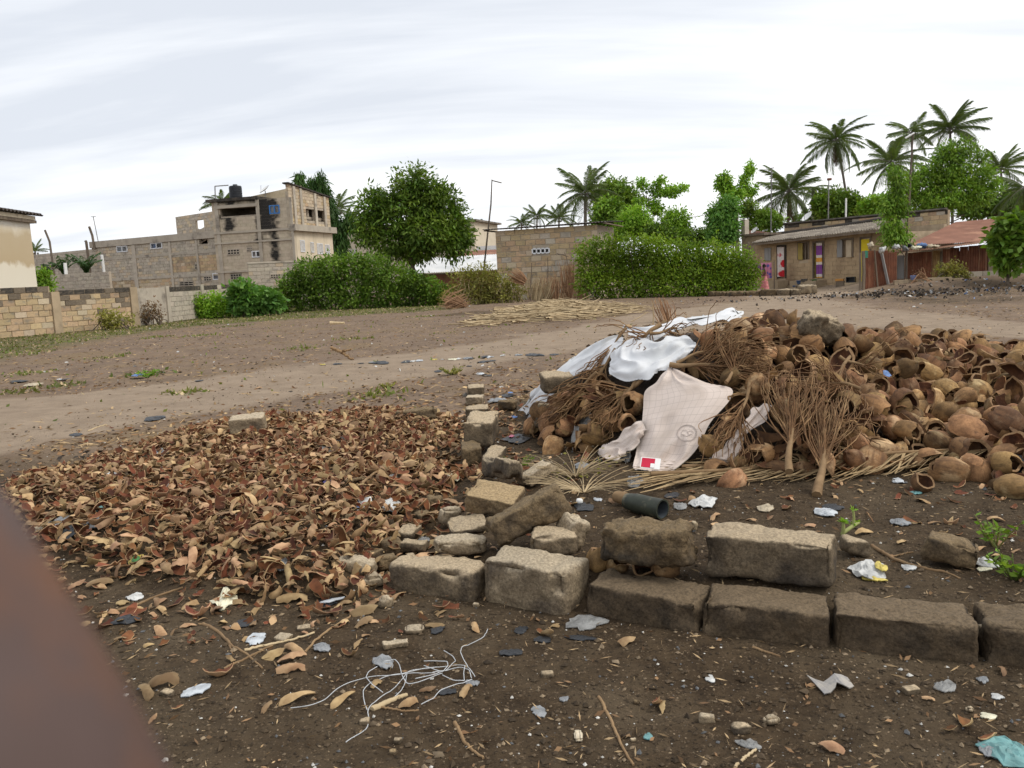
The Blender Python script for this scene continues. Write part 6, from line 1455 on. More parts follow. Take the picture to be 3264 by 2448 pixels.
ROW = [
 ('concrete_block', 1517, 1264, (.22, .42, .15), (2, 0, 0), 0, 'stone_tan', 'farthest block of the stone row, at its back end'),
 ('concrete_block', 1513, 1293, (.24, .30, .15), (-4, 0, 0), 0, 'stone_pale', 'yellowish block second from the back end of the stone row'),
 ('concrete_block', 1522, 1330, (.26, .32, .11), (3, 0, 0), 0, 'stone_tan', 'flat block third from the back end of the stone row'),
 ('concrete_block', 1537, 1424, (.29, .42, .20), (-7, 4, 3), .06, 'stone_tan', 'large square block raised in the middle of the stone row'),
 ('concrete_block', 1502, 1490, (.23, .36, .20), (4, 0, 0), 0, 'stone_dark', 'dark end-on block below the large raised block in the row'),
 ('concrete_block', 1577, 1486, (.25, .36, .09), (-14, 3, 6), 0, 'stone_tan', 'flat grey brown slab right of the dark end-on block'),
 ('stone_slab', 1602, 1530, (.34, .34, .08), (24, -8, 8), .03, 'stone_tan', 'thin tilted slab behind the crossing blocks'),
 ('concrete_block', 1712, 1548, (.33, .24, .17), (34, -8, -20), .0, 'stone_pale', 'tilted block with a bright broken end right of the row'),
 ('concrete_block', 1566, 1662, (.37, .34, .19), (-14, 8, 10), .02, 'stone_orange', 'block with an orange sandy top under the leaning dark block'),
 ('stone_slab', 1492, 1712, (.30, .26, .07), (8, 6, -6), 0, 'stone_tan', 'flat smooth slab left of the leaning dark block'),
 ('stone', 1467, 1768, (.30, .16, .085), (6, 0, 4), .06, 'stone_pale', 'pale rough flat stone lying on the left kerb block'),
 ('stone', 1768, 1772, (.255, .17, .12), (-8, 0, 0), .05, 'stone_tan', 'blunt brown stone under the right end of the leaning dark block'),
 ('stone', 1828, 1758, (.21, .16, .17), (30, 10, 22), .02, 'stone_pale', 'grey broken stone wedged between the leaning block and the boulder'),
 ('stone', 1432, 1684, (.125, .10, .10), (20, 0, 10), 0, 'stone_pale', 'pale lump of stone left of the flat slab'),
 ('stone_slab', 1304, 1727, (.18, .14, .055), (-16, 8, 10), .01, 'stone_tan', 'small tilted flat slab in the husk field near the kerb'),
 ('stone', 1382, 1630, (.115, .09, .08), (0, 0, 0), 0, 'stone_dark', 'dark stone in the husks beside the orange topped block'),
 ('stone', 1352, 1672, (.09, .07, .06), (30, 0, 0), 0, 'stone_dark', 'small dark stone between the slab and the pale lump'),
 ('stone', 1250, 1775, (.10, .09, .075), (10, 0, 0), 0, 'stone_dark', 'rough brown lump left behind the first kerb block'),
 ('stone', 1325, 1772, (.15, .10, .06), (-10, 0, 0), .01, 'stone_tan', 'low stone right of the rough brown lump'),
 ('stone', 1235, 1830, (.115, .09, .085), (20, 0, 0), 0, 'stone_dark', 'rounded dark stone touching the left end of the kerb'),
 ('stone', 1198, 1795, (.09, .07, .06), (40, 0, 0), 0, 'stone_dark', 'small dark stone left of the rounded one'),
 ('stone', 1140, 1842, (.17, .11, .06), (-10, 0, 6), 0, 'stone_pale', 'pale flat sandy stone in the husks left of the kerb'),
 ('stone', 1190, 1880, (.085, .07, .06), (30, 0, 0), 0, 'stone_pale', 'small rounded pale stone near the kerb corner'),
 ('stone', 1230, 1938, (.06, .05, .045), (0, 0, 0), 0, 'stone_pale', 'little chipped stone before the left kerb block'),
 ('concrete_block', 796, 1395, (.28, .18, .155), (8, 6, -2), 0, 'stone_pale', 'single moss yellow block standing at the far edge of the husk field'),
 ('stone', 1330, 1345, (.36, .16, .10), (4, 0, -4), 0, 'stone_dark', 'long dark lump at the far edge of the husk field'),
 ('stone', 1117, 1690, (.10, .09, .075), (10, 0, 0), 0, 'stone_dark', 'round grey brown stone among the husk shards'),
 ('concrete_block', 1775, 1288, (.24, .2, .13), (12, 10, 0), .08, 'stone_tan', 'block resting on the left slope of the husk pile'),
 ('concrete_block', 1733, 1372, (.15, .16, .19), (8, 0, 8), 0, 'stone_tan', 'upright block at the left foot of the husk pile'),
 ('stone', 1618, 1312, (.17, .14, .10), (0, 0, 0), 0, 'stone_dark', 'rough stone between the stone row and the pile'),
 ('stone', 3025, 1818, (.20, .16, .11), (-24, 0, 12), 0, 'stone_dark', 'brown tilted stone on the soil behind the kerb at the right'),
 ('stone', 2720, 1785, (.11, .09, .075), (0, 0, 10), 0, 'stone_tan', 'small stone touching the right face of the big clean block'),
 ('stone', 2208, 1700, (.05, .05, .06), (0, 0, 10), 0, 'stone_pale', 'small bright chip between the boulder and the big clean block'),
]
BBX = [(1489, 1223, 1545, 1262), (1482, 1257, 1545, 1292), (1482, 1288, 1559, 1330), (1477, 1308, 1593, 1424), (1468, 1403, 1536, 1490), (1534, 1417, 1615, 1486), (1536, 1453, 1667, 1530), (1638, 1468, 1779, 1552), (1480, 1526, 1675, 1662), (1426, 1630, 1557, 1714), (1381, 1698, 1553, 1770), (1688, 1676, 1846, 1776), (1765, 1630, 1882, 1760), (1394, 1612, 1471, 1684), (1263, 1667, 1345, 1729), (1349, 1576, 1417, 1630)]
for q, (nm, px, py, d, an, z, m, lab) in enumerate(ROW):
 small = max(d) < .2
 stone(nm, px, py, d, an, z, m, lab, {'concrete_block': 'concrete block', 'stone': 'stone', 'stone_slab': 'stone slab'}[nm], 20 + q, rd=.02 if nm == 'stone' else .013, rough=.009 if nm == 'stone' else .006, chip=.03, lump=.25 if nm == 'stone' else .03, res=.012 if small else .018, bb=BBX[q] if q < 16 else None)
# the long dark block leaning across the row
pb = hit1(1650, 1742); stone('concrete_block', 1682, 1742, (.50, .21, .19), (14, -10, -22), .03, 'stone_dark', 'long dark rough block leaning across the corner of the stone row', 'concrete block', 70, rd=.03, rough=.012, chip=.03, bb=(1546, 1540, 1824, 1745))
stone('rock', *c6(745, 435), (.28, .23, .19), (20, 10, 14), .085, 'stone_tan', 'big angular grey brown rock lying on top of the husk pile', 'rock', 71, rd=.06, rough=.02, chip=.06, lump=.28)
# ------------------------------------------------------------------ husk shards
def shard_mesh(seed, nu, nv):
 r = np.random.default_rng(seed); L_ = r.uniform(.085, .125); w0 = r.uniform(.016, .032); Rw = r.uniform(.018, .045); Rl = r.uniform(.045, .14); th_ = r.uniform(.006, .011); tw = r.uniform(-1.3, 1.3); e0, e1 = r.choice([.03, .03, .12, .3], 2)
 u = np.linspace(0, 1, nu); v = np.linspace(-1, 1, nv); U, Vv = np.meshgrid(u, v, indexing='ij')
 skew = r.uniform(.7, 1.4); h = w0 * np.sin(np.pi * (e0 + (1 - e0 - e1) * U ** skew)) ** .6 * (1 + .2 * np.sin(U * 9 + seed) + .12 * np.sin(U * 23 + seed * 2) * np.sign(Vv))
 s = (U - .5) * L_; X = Rl * np.sin(s / Rl); Zl = Rl * (np.cos(s / Rl) - 1); a = Vv * h / Rw; Y = Rw * np.sin(a); Zc = Rw * (np.cos(a) - 1)
 t = tw * (U - .5); P = np.stack([X, Y * np.cos(t) - Zc * np.sin(t), Zl + Y * np.sin(t) + Zc * np.cos(t)], -1)
 P += .0022 * np.stack([vnoise(P * 60 + seed, k) for k in range(3)], -1)
 n_ = np.cross(np.gradient(P, axis=0), np.gradient(P, axis=1)); n_ /= np.linalg.norm(n_, axis=-1)[..., None] + 1e-9
 edge = (np.abs(Vv) > .98) | (U < .01) | (U > .99); I = P - n_ * th_ * np.where(edge, .35, 1)[..., None]
 zc = P[..., 2].mean(); P[..., 2] -= zc; I[..., 2] -= zc
 mb = MB(); F = grid_faces(nu, nv); k = nu * nv
 mb.add(P.reshape(-1, 3), F, 0); mb.add(I.reshape(-1, 3), F[:, ::-1], 1)
 ring = np.concatenate([np.arange(nv), np.arange(1, nu) * nv + nv - 1, (nu - 1) * nv + np.arange(nv - 2, -1, -1), np.arange(nu - 2, 0, -1) * nv])
 W = np.vstack([P.reshape(-1, 3)[ring], I.reshape(-1, 3)[ring]]); m_ = len(ring); j = np.arange(m_)
 mb.add(W, np.stack([(j + 1) % m_, j, j + m_, (j + 1) % m_ + m_], -1), 0)
 return mb.mesh('husk_shard', [M['shard_out'], M['shard_in']], True)
SH_HI = [shard_mesh(100 + k, 9, 5) for k in range(12)]; SH_LO = [shard_mesh(200 + k, 5, 3) for k in range(14)]
def shard_matrix(p, r, n=(0, 0, 1), s=1.0, flat=.5):
 up = np.array(n) * 1.0 + r.normal(size=3) * flat; up /= np.linalg.norm(up)
 if r.random() < .55: up = -up
 return Matrix.Translation(p) @ Vector(up).to_track_quat('Z', 'Y').to_matrix().to_4x4() @ Matrix.Rotation(r.uniform(0, 6.28), 4, 'Z') @ Matrix.Diagonal((s * r.uniform(.8, 1.2), s * r.uniform(.75, 1.35), s, 1))
build_pile()
def build_shards():
 r = np.random.default_rng(17)
 lo, hi = HUSK.min(0), HUSK.max(0); P = r.uniform(lo - .5, hi + .5, (30000, 2)); sd = poly_sd(P, HUSK) + .12 * vnoise(np.stack([P[:, 0] * 2.5, P[:, 1] * 2.5, 0 * P[:, 0]], -1), 31)
 pr = np.where(sd > .15, .70, np.where(sd > 0, .40, np.where(sd > -.4, .11, .008))); pr = pr * (P[:, 1] > 3.2)
 # the strip between the stone row and the pile, and the soil before the pile
 P2 = r.uniform((-.5, 3.4), (4.2, 10.5), (9000, 2)); s2 = (P2 - KA) @ KN
 pr2 = np.where((s2 > .25) & (P2[:, 0] > -.3), np.where(P2[:, 0] < 1.0, .13, .07), 0) * (mound(P2[:, 0], P2[:, 1]) < .03)
 pr2 = np.maximum(pr2, np.where((P2[:, 0] > 1.8) & (s2 > .45) & (mound(P2[:, 0], P2[:, 1]) < .03), .12, 0))
 P3 = r.uniform((-5, 7.5), (1.2, 14), (5000, 2)); pr3 = .035 * (1 - sstep(8.5, 13, P3[:, 1])) + .004
 Q = np.vstack([P[r.random(len(P)) < pr], P2[r.random(len(P2)) < pr2], P3[r.random(len(P3)) < pr3]])
 infield = poly_sd(Q, HUSK) > .05
 z = S(Q[:, 0], Q[:, 1]) + np.where(infield, r.uniform(.0, .075, len(Q)), .008)
 pj = proj(np.column_stack([Q, z])); seen = (pj[:, 0] > -20) & (pj[:, 0] < 3290) & (pj[:, 1] < 2460) & (pj[:, 0] + .62 * (2448 - pj[:, 1]) > 560)
 score = np.hypot(Q[:, 0], Q[:, 1]) + np.where(seen, 0, 99) - np.where(infield, (z - S(Q[:, 0], Q[:, 1])) * 30, 0)
 order = np.argsort(score); mbs = MB()
 cut = 264
 for rank, i in enumerate(order):
  s = (.42 + .70 * r.random() ** 1.5) * (1.0 if infield[i] else .85); Mx = shard_matrix((Q[i, 0], Q[i, 1], z[i]), r, s=s, flat=.6 if infield[i] else .25)
  if rank < cut:
   o = inst('husk_shard', SH_HI[int(r.integers(12))], Mx)
   x, y = pj[i]
   if infield[i]:
    up_ = Mx.to_3x3().col[2].z > 0; lab = ('tan husk shard, outer side up, ' if up_ else 'rusty husk shard, inner side up, ') + ('near edge' if y > 1840 else 'near part' if y > 1740 else 'middle') + ' of the husk field, ' + ('left end' if x < 500 else 'centre left' if x < 750 else 'centre right' if x < 1000 else 'beside the stones')
   else:
    lab = 'loose husk shard on the dark soil ' + ('behind the kerb blocks' if x > 1650 else 'beside the stone row' if x > 1400 else 'at the edge of the husk field')
   tag(o, lab, 'husk shard', 'husk shards of the low field' if infield[i] else 'loose husk shards on the soil', 'thing')
  else:
   add_mesh(mbs, SH_LO[int(r.integers(14))], Mx, r.random())
 o = mbs.obj('husk_shards', [M['shard_out'], M['shard_in']], None, (-2, 6, 0), True)
 tag(o, 'countless further husk shards spread over the low field and around the pile', 'husk shards', kind='stuff')
build_shards()
# shards, chips and stones lying one by one on the foreground soil: x, y, length in picture px, angle, upside down, label
def c5b(x, y): return (.4521 * x, 1700 + .4521 * y)
def c6b(x, y): return (800 + .4521 * x, 1700 + .4521 * y)
def c7b(x, y): return (1600 + .3906 * x, 1800 + .3906 * y)
def c8b(x, y): return (2400 + .3906 * x, 1800 + .3906 * y)
FS = [(c5b(1150, 1075), 95, 10, 0, 'long rolled tan shard near the blurred bar'), (c5b(1035, 1135), 72, -35, 0, 'square ended tan shard touching the long rolled one near the blurred bar'), (c5b(1250, 1250), 40, 20, 1, 'small orange shard right of the blurred bar'), (c5b(1080, 1325), 42, 60, 0, 'small upright tan shard near the bottom of the blurred bar'),
  (c5b(1540, 1008), 90, 6, 1, 'flat brown leaf-shaped shard with a pale lower edge'), (c5b(2050, 975), 82, 8, 0, 'paired tan shard left of the string tangle'), (c5b(2095, 1185), 100, 14, 0, 'arched tan shard above the left string end'), (c5b(1880, 1245), 52, 60, 0, 'short curled shard at the left string end'),
  (c5b(2075, 838), 80, -16, 0, 'pale shard lying across the long twig'), (c5b(1940, 875), 75, 34, 0, 'slim tan shard beside the long twig'), (c5b(2060, 895), 82, 14, 0, 'grey tan stick-like shard below the long twig'), (c5b(1620, 900), 48, -20, 0, 'small pale torn shard by the forked twig'),
  (c5b(1390, 580), 90, -10, 1, 'dark brown shard at the top of the forked twig'), (c5b(1105, 500), 40, -55, 0, 'small pale pointed shard below the husk field'), (c5b(700, 370), 85, 20, 0, 'long pale shard at the near edge of the husk field'), (c5b(545, 378), 60, 40, 0, 'tan shard nearest the blurred bar'), (c5b(720, 580), 48, 12, 1, 'brown shard by the end of the long root'), (c5b(2060, 480), 90, 6, 0, 'pinkish tan shard at the near edge of the husk field'),
  (c6b(1345, 540), 70, 30, 1, 'crumpled brown shard under the left kerb block'), (c6b(1450, 612), 50, -6, 1, 'dark orange shard below the crumpled one'), (c6b(1580, 680), 62, -50, 0, 'bright torn tan shard below the second kerb block'), (c6b(810, 570), 92, 22, 0, 'big arched shard below the left kerb block'), (c6b(800, 645), 66, 26, 0, 'slim pinkish shard below the big arched one'), (c6b(750, 800), 56, 62, 0, 'pale upright shard leaning on a brown one'), (c6b(695, 865), 62, -14, 1, 'dark brown shard under the pale upright one'), (c6b(540, 580), 78, 4, 1, 'red brown shard on the dark scrap'),
  (c6b(880, 1080), 56, 52, 0, 'tan shard under the strings'), (c6b(1250, 1120), 58, 10, 0, 'pinkish shard just below the strings'), (c6b(1110, 1220), 66, 12, 0, 'brown tan shard right of the flat stalk in the strings'), (c6b(1510, 1130), 62, 58, 0, 'pointed tan shard at the right end of the strings'), (c6b(650, 1195), 88, 30, 0, 'bent tan shard in front of the strings'), (c6b(1245, 945), 26, 70, 1, 'tiny orange chip in the strings'),
  (c7b(350, 580), 72, -30, 1, 'folded brown shard on the black scrap'), (c7b(1030, 640), 66, 20, 0, 'knobby tan shard alone on the soil below the kerb'), (c7b(1270, 1150), 70, 70, 1, 'big red brown cone-shaped shard in the bottom middle'), (c7b(1310, 1190), 60, 68, 0, 'pale shard side of the red brown cone'), (c8b(2040, 890), 40, 60, 0, 'small orange tan shard below the last kerb block'), (c8b(1740, 1330), 75, 60, 1, 'dark brown shard standing up in the lower right corner'), (c8b(1600, 1370), 50, 10, 1, 'small brown shard left of the standing one'), (c8b(1920, 1450), 85, 14, 1, 'broad brown shard above the clear plastic in the corner'), (c8b(640, 1520), 78, -20, 0, 'pale tan shard at the bottom edge'), (c8b(1430, 1110), 32, -8, 0, 'tiny hollow tan chip on the right foreground soil')]
_r = np.random.default_rng(3)
for q, (c, lpx, ang, fl, lab) in enumerate(FS):
 p = ground(*c, .006); dd = float(np.linalg.norm(p - CAM)); s = lpx * dd / FPX / .105
 up = Vector((_r.normal() * .15, -.25 + _r.normal() * .15, 1)).normalized(); up = -up if fl else up
 Mx = Matrix.Translation(p + np.array([0, 0, .012 * s])) @ up.to_track_quat('Z', 'Y').to_matrix().to_4x4() @ Matrix.Rotation(math.radians(ang * (-1 if fl else 1)) + (0), 4, 'Z') @ Matrix.Diagonal((s, s * .95, s, 1))
 # the x axis of the shard has to run along the picture angle: fix the yaw in the world
 ax = Mx.to_3x3() @ Vector((1, 0, 0)); cur = math.atan2(ax.y, ax.x); foreshort = 2.2
 want = math.atan2(math.sin(math.radians(ang)) * foreshort, math.cos(math.radians(ang)))
 Mx = Matrix.Translation(p + np.array([0, 0, .012 * s])) @ Matrix.Rotation(want - cur, 4, 'Z') @ Matrix.Translation(-(p + np.array([0, 0, .012 * s]))) @ Mx
 tag(inst('husk_shard', SH_HI[q % 12], Mx), lab, 'husk shard', 'loose shards in the foreground', 'thing')

# ------------------------------------------------------------------ sheets on the pile
M['sheet_white'] = mat('white_woven_sheet', (0.66, 0.67, 0.69), (0.56, 0.57, 0.58), 3, rough=.55, bump=.006, bscale=9, c3=(0.42, 0.39, 0.34), scale3=2.2, lo3=.6, hi3=.75, var=.02)
M['sheet_beige'] = mat('beige_sheet_back', (0.50, 0.47, 0.38), (0.42, 0.39, 0.31), 3, rough=.7, var=.02)
m, t, b = new_mat('printed_vinyl'); b.inputs['Roughness'].default_value = .55; nd = t.nodes; lk = t.links
uvn = nd.new('ShaderNodeUVMap'); br = nd.new('ShaderNodeTexBrick'); lk.new(uvn.outputs[0], br.inputs['Vector'])
br.offset = 0.0; br.inputs['Scale'].default_value = 1.0; br.inputs['Mortar Size'].default_value = .03; br.inputs['Brick Width'].default_value = 1.0; br.inputs['Row Height'].default_value = 1.0
nz = nd.new('ShaderNodeTexNoise'); nz.inputs['Scale'].default_value = .25; nz.inputs['Detail'].default_value = 6; lk.new(uvn.outputs[0], nz.inputs['Vector'])
cr = nd.new('ShaderNodeValToRGB'); lk.new(nz.outputs[0], cr.inputs[0]); cr.color_ramp.elements[0].position = .42; cr.color_ramp.elements[0].color = (.64, .545, .485, 1); cr.color_ramp.elements[1].position = .74; cr.color_ramp.elements[1].color = (.48, .395, .335, 1)
lk.new(cr.outputs[0], br.inputs['Color1']); lk.new(cr.outputs[0], br.inputs['Color2']); br.inputs['Mortar'].default_value = (.47, .395, .345, 1); lk.new(br.outputs[0], b.inputs['Base Color'])
M['vinyl'] = m
def resample(P, n):
 d = np.r_[0, np.cumsum(np.linalg.norm(np.diff(P, axis=0), axis=1))]; s = np.linspace(0, d[-1], n); return np.stack([np.interp(s, d, P[:, k]) for k in (0, 1)], -1)
def sheet(patches, name, m, label, cat, off=.075, wr=.022, seed=0, fold=(5, 16), nu=70, nv=34, loc=None, uvs=(14, 18), smooth=6, back=None):
 mb = MB(); first = None
 for q, key in enumerate(patches):
  A, Bq = SHEET_L[key]; A, Bq = resample(A, nu), resample(Bq, nu)
  v = np.linspace(0, 1, nv)[None, :, None]; px = A[:, None] * (1 - v) + Bq[:, None] * v
  ii, jj = np.meshgrid(np.linspace(0, 1, nu), np.linspace(0, 1, nv), indexing='ij')
  ed = np.minimum(np.minimum(ii, 1 - ii), np.minimum(jj, 1 - jj)); jt = 13 * (1 - sstep(0, .12, ed))
  px = px + np.stack([jt * vnoise(np.stack([ii * 12, jj * 12, 0 * ii + seed], -1), 1), jt * vnoise(np.stack([ii * 12, jj * 12, 0 * ii + seed], -1), 2)], -1)
  of_ = (off if np.isscalar(off) else off[0] + (off[1] - off[0]) * ii ** 1.6) + 0 * ii; P = hit(px.reshape(-1, 2), of_.ravel()).reshape(nu, nv, 3)
  for _ in range(smooth):
   Pm = P.copy(); Pm[1:-1, 1:-1] = (P[2:, 1:-1] + P[:-2, 1:-1] + P[1:-1, 2:] + P[1:-1, :-2]) / 4; Pm[1:-1, 0] = (P[2:, 0] + P[:-2, 0]) / 2; Pm[1:-1, -1] = (P[2:, -1] + P[:-2, -1]) / 2
   Pm[0, 1:-1] = (P[0, 2:] + P[0, :-2]) / 2; Pm[-1, 1:-1] = (P[-1, 2:] + P[-1, :-2]) / 2; P = Pm
  n_ = np.cross(np.gradient(P, axis=0), np.gradient(P, axis=1)); n_ /= np.linalg.norm(n_, axis=-1)[..., None] + 1e-9
  n_ *= np.where((n_ * (CAM - P)).sum(-1) < 0, -1, 1)[..., None]
  c = np.stack([ii * fold[0] * .6 + .35 * vnoise(np.stack([ii * 3, jj * 3, 0 * ii + 9 + seed], -1), 4) * 2, jj * fold[1] * .7 + ii * 1.3, 0 * ii + seed * 3.3], -1)
  w_ = wr * (.25 + .75 * sstep(0, .16, ed)) * ((1 - np.abs(vnoise(c, 6 + seed)) * 2) * .7 + .8 * vnoise(c * .45, 8 + seed) + .35 * vnoise(c * 2.3, 9))
  P = P + n_ * w_[..., None]
  P[..., 2] = np.maximum(P[..., 2], S(P[..., 0], P[..., 1]) + .006)
  if first is None: first = (P, n_)
  F = grid_faces(nu, nv); uv = np.stack([jj * uvs[0], ii * uvs[1]], -1).reshape(-1, 2)
  mb.add(P.reshape(-1, 3), F, 0, uv=uv); mb.add((P - n_ * .004).reshape(-1, 3), F[:, ::-1], 1 if back else 0, uv=uv)
 P = first[0]; loc = P[nu // 2, nv // 2]
 o = mb.obj(name, [M[m], M[back or m]], None, tuple(loc), True); tag(o, label, cat, None, 'thing')
 return o, first
sheet(['lowleft'], 'white_sheet', 'sheet_white', 'white plastic sheet draped down the left edge of the pile to the ground', 'plastic sheet', (.02, .085), .030, 1, (5, 5), back='sheet_beige', smooth=3)
sheet(['upper'], 'white_sheet', 'sheet_white', 'white plastic sheet spread along the top left ridge of the pile', 'plastic sheet', .085, .026, 2, (5, 4), back='sheet_beige', smooth=3)
sheet(['mid'], 'white_sheet', 'sheet_white', 'crumpled bluish white plastic sheet in the middle of the left slope', 'plastic sheet', .12, .038, 3, (5, 4))
vin, (VP, VN) = sheet(['vinyl', 'tail'], 'vinyl_sheet', 'vinyl', 'large pinkish cream vinyl sheet with a faint printed grid hanging over the pile front', 'vinyl sheet', (.13, .025), .030, 4, (3, 4), back='sheet_beige', smooth=14)
sheet(['right'], 'vinyl_sheet', 'vinyl', 'narrow twisted white strip of vinyl right of the large cream sheet', 'vinyl sheet', (.13, .03), .022, 5, (3, 4), uvs=(5, 14), back='sheet_white')
def emblem():
 # the drawn ring with a small cloud-like scroll, low on the right of the cream sheet
 pp = proj(VP); i, j = np.unravel_index(np.argmin(np.linalg.norm(pp - np.array(c5(1525, 945)), axis=-1)), pp.shape[:2])
 c, n_ = VP[i, j], VN[i, j]; u = VP[i, min(j + 3, VP.shape[1] - 1)] - VP[i, max(j - 3, 0)]; u /= np.linalg.norm(u); v = np.cross(n_, u)
 Vg = VP.reshape(-1, 3); Ng = VN.reshape(-1, 3)
 def on(P):
  Q = []
  for a in P:
   w_ = np.exp(-((Vg - a) ** 2).sum(1) / (2 * .012 ** 2)) + 1e-12; w_ /= w_.sum(); Q.append(a + n_ * (((Vg - a) @ n_) @ w_) + n_ * .0035)
  return np.array(Q)
 mb = MB(); r0 = .060
 th = np.linspace(0, 2 * np.pi, 40)
 for rr in (r0, r0 * .93): add_tube(mb, on(c + u * rr * np.cos(th)[:, None] * 1.05 + v * rr * np.sin(th)[:, None]), .0011, 4)
 t = np.linspace(0, 1, 30)[:, None]
 for x0, k, s in ((-.5, 1, .34), (.15, 1, .26)):
  a = np.pi * (1 - t) * 1.5; add_tube(mb, on(c + u * r0 * (x0 + .25 + s * np.cos(a)) + v * r0 * (s * np.sin(a) + .02)), .0013, 4)
 add_tube(mb, on(c + u * r0 * (-.6 + 1.2 * t) + v * r0 * (-.28 + .12 * np.sin(t * 9))), .0013, 4)
 mb.obj('printed_emblem', [mat('emblem_ink', (.42, .365, .335), var=0)], vin, WL[vin.name])
emblem()
def card():
 p = hit1(*c5(1268, 1165), .07); p = p + (CAM - p) * .02; u = np.array([.93, -.3, -.02]); n_ = np.array([-.1, -.62, .78]); u -= n_ * (u @ n_) / (n_ @ n_); u /= np.linalg.norm(u); n_ /= np.linalg.norm(n_); v = np.cross(n_, u)
 t = thing('printed_card', 'small red and white printed card at the lower edge of the cream sheet', 'card', tuple(p))
 def q(x0, x1, y0, y1, o): return np.array([p + u * x + v * y + n_ * z for z in (o, o + .0015) for x, y in ((x0, y0), (x1, y0), (x1, y1), (x0, y1))])
 part('backing', MB().add(q(-.06, .06, -.042, .042, 0), BOXF), 'white', t)
 part('red_field', MB().add(q(-.054, .026, -.036, .036, .002), BOXF), mat('card_red', (.52, .025, .06), var=0), t)
 part('white_notch', MB().add(q(.002, .026, -.036, -.004, .004), BOXF), 'white', t)
card()

# ------------------------------------------------------------------ dried coconut flower stalks
M['twig'] = mat('dry_twig', (0.20, 0.108, 0.05), (0.12, 0.064, 0.031), 14, var=.28, c3=(0.34, 0.22, 0.11), scale3=10, bump=.002)
M['stalk'] = mat('dry_stalk', (0.29, 0.19, 0.10), (0.19, 0.118, 0.06), 10, stretch=(1, 1, 1), var=.1, bump=.003)
def spadix(a, b_, spread, n, label, seed, o0=.1, o1=.14, stem=.16, r0=.014, ln=1.0, wave=.02):
 """a: picture point of the stem foot, b_: middle of the twig tips, spread: half width of the fan in picture px"""
 r = np.random.default_rng(seed); A = hit1(*a, o0); Bq = hit1(*b_, o1); ax = Bq - A; Ln = np.linalg.norm(ax); dirn = ax / Ln
 t = thing('flower_stalk', label, 'dried flower stalk', tuple(A))
 sd = np.cross(dirn, CAM - A); sd /= np.linalg.norm(sd); up = np.cross(sd, dirn); up *= np.sign(up @ (CAM - A)); sp = spread * np.linalg.norm(A - CAM) / FPX
 k = np.linspace(0, 1, 6)[:, None]; P = A - dirn * .05 + dirn * (Ln * .5 + .05) * k; P += sd * .012 * np.sin(k * 5 + seed)
 mb = MB(); add_tube(mb, P, np.linspace(r0, r0 * .35, 6), 7); part('stalk', mb, 'stalk', t, True)
 mb = MB()
 for q in range(n):
  s0 = r.uniform(.12, .5) ** .9; st = A + dirn * Ln * s0; f = float(np.clip(r.normal() * .55, -1.3, 1.3)); l = Ln * (1 - s0) * r.uniform(.65, 1.12) * ln
  end = st + dirn * l + sd * sp * f * (.4 + .6 * l / Ln) + up * r.uniform(-.05, .10)
  m_ = 11; k = np.linspace(0, 1, m_)[:, None]; P = st + (end - st) * k + sd * sp * f * .22 * np.sin(np.pi * k)
  ph = r.uniform(0, 6.28, 2); P += wave * k * (sd * np.sin(k * r.uniform(9, 16) + ph[0]) + up * np.cos(k * r.uniform(8, 15) + ph[1])) * .55
  P += np.cumsum(r.normal(size=P.shape) * .008, axis=0) * k
  P[:, 2] = np.maximum(P[:, 2], S(P[:, 0], P[:, 1]) + .02)
  add_tube(mb, P, np.linspace(.0045, .0022, m_), 4, 0, r.random())
 part('twigs', mb, 'twig', t, True)
 return t
spadix(c5(1075, 250), c5(760, 640), 70, 26, 'dried flower stalk spraying down over the left white sheet', 1)
spadix(c5(1000, 400), c5(640, 850), 95, 40, 'dried flower stalk reaching down to the upright block at the pile foot', 2)
spadix(c5(1180, 590), c5(780, 880), 120, 46, 'dried flower stalk fanning out left of the cream sheet', 3, r0=.018)
spadix(c5(1130, 620), c5(930, 960), 80, 30, 'dried flower stalk hanging beside the upper left edge of the cream sheet', 4)
spadix(c5(1300, 210), c5(1120, 390), 150, 22, 'small dried flower stalk lying across the top white sheet', 5, .14, .12, r0=.02)
spadix(c5(1310, 240), c5(1560, 190), 70, 14, 'short dried flower stalk pointing right on the ridge sheet', 6, .14, .13)
spadix(c5(1455, 465), c5(2080, 500), 190, 60, 'big dried flower stalk spreading right from the top of the cream sheet', 7, .16, .2, r0=.02)
spadix(c5(1500, 430), c5(1900, 300), 130, 40, 'dried flower stalk spreading up towards the ridge left of the rock', 8, .16, .2)
spadix(c6(565, 1185), c6(560, 560), 130, 60, 'upright dried flower stalk bundle with a cut pale foot right of the sheet strip', 10, .13, .22, r0=.024)
spadix(c6(770, 1350), c6(820, 700), 125, 64, 'large upright dried flower stalk standing on the soil before the pile', 11, .03, .24, r0=.028)
spadix(c6(980, 420), c6(760, 820), 190, 44, 'dried flower stalk drooping from the middle of the pile below the rock', 12, .15, .18)
spadix(c6(960, 430), c6(1240, 560), 150, 18, 'sparse flower stalk with long thin twigs pointing right below the rock', 13, .15, .15)
spadix(c6(130, 560), c6(300, 400), 170, 44, 'tangled flower stalk between the cream sheet and the rock', 14, .16, .2)
spadix(c5(1960, 640), c5(1780, 1120), 120, 44, 'dried flower stalk hanging over the narrow vinyl strip', 15, .15, .12)
spadix(c6(60, 240), c6(420, 520), 130, 40, 'dried flower stalk lying across the shells left below the rock', 17, .16, .19)
spadix(c6(1000, 620), c6(640, 560), 120, 36, 'dried flower stalk lying level with twigs pointing left above the two upright ones', 18, .17, .2)
spadix(c5(860, 560), c5(560, 900), 110, 40, 'dried flower stalk matted over the lower left slope of the pile', 19, .14, .14)
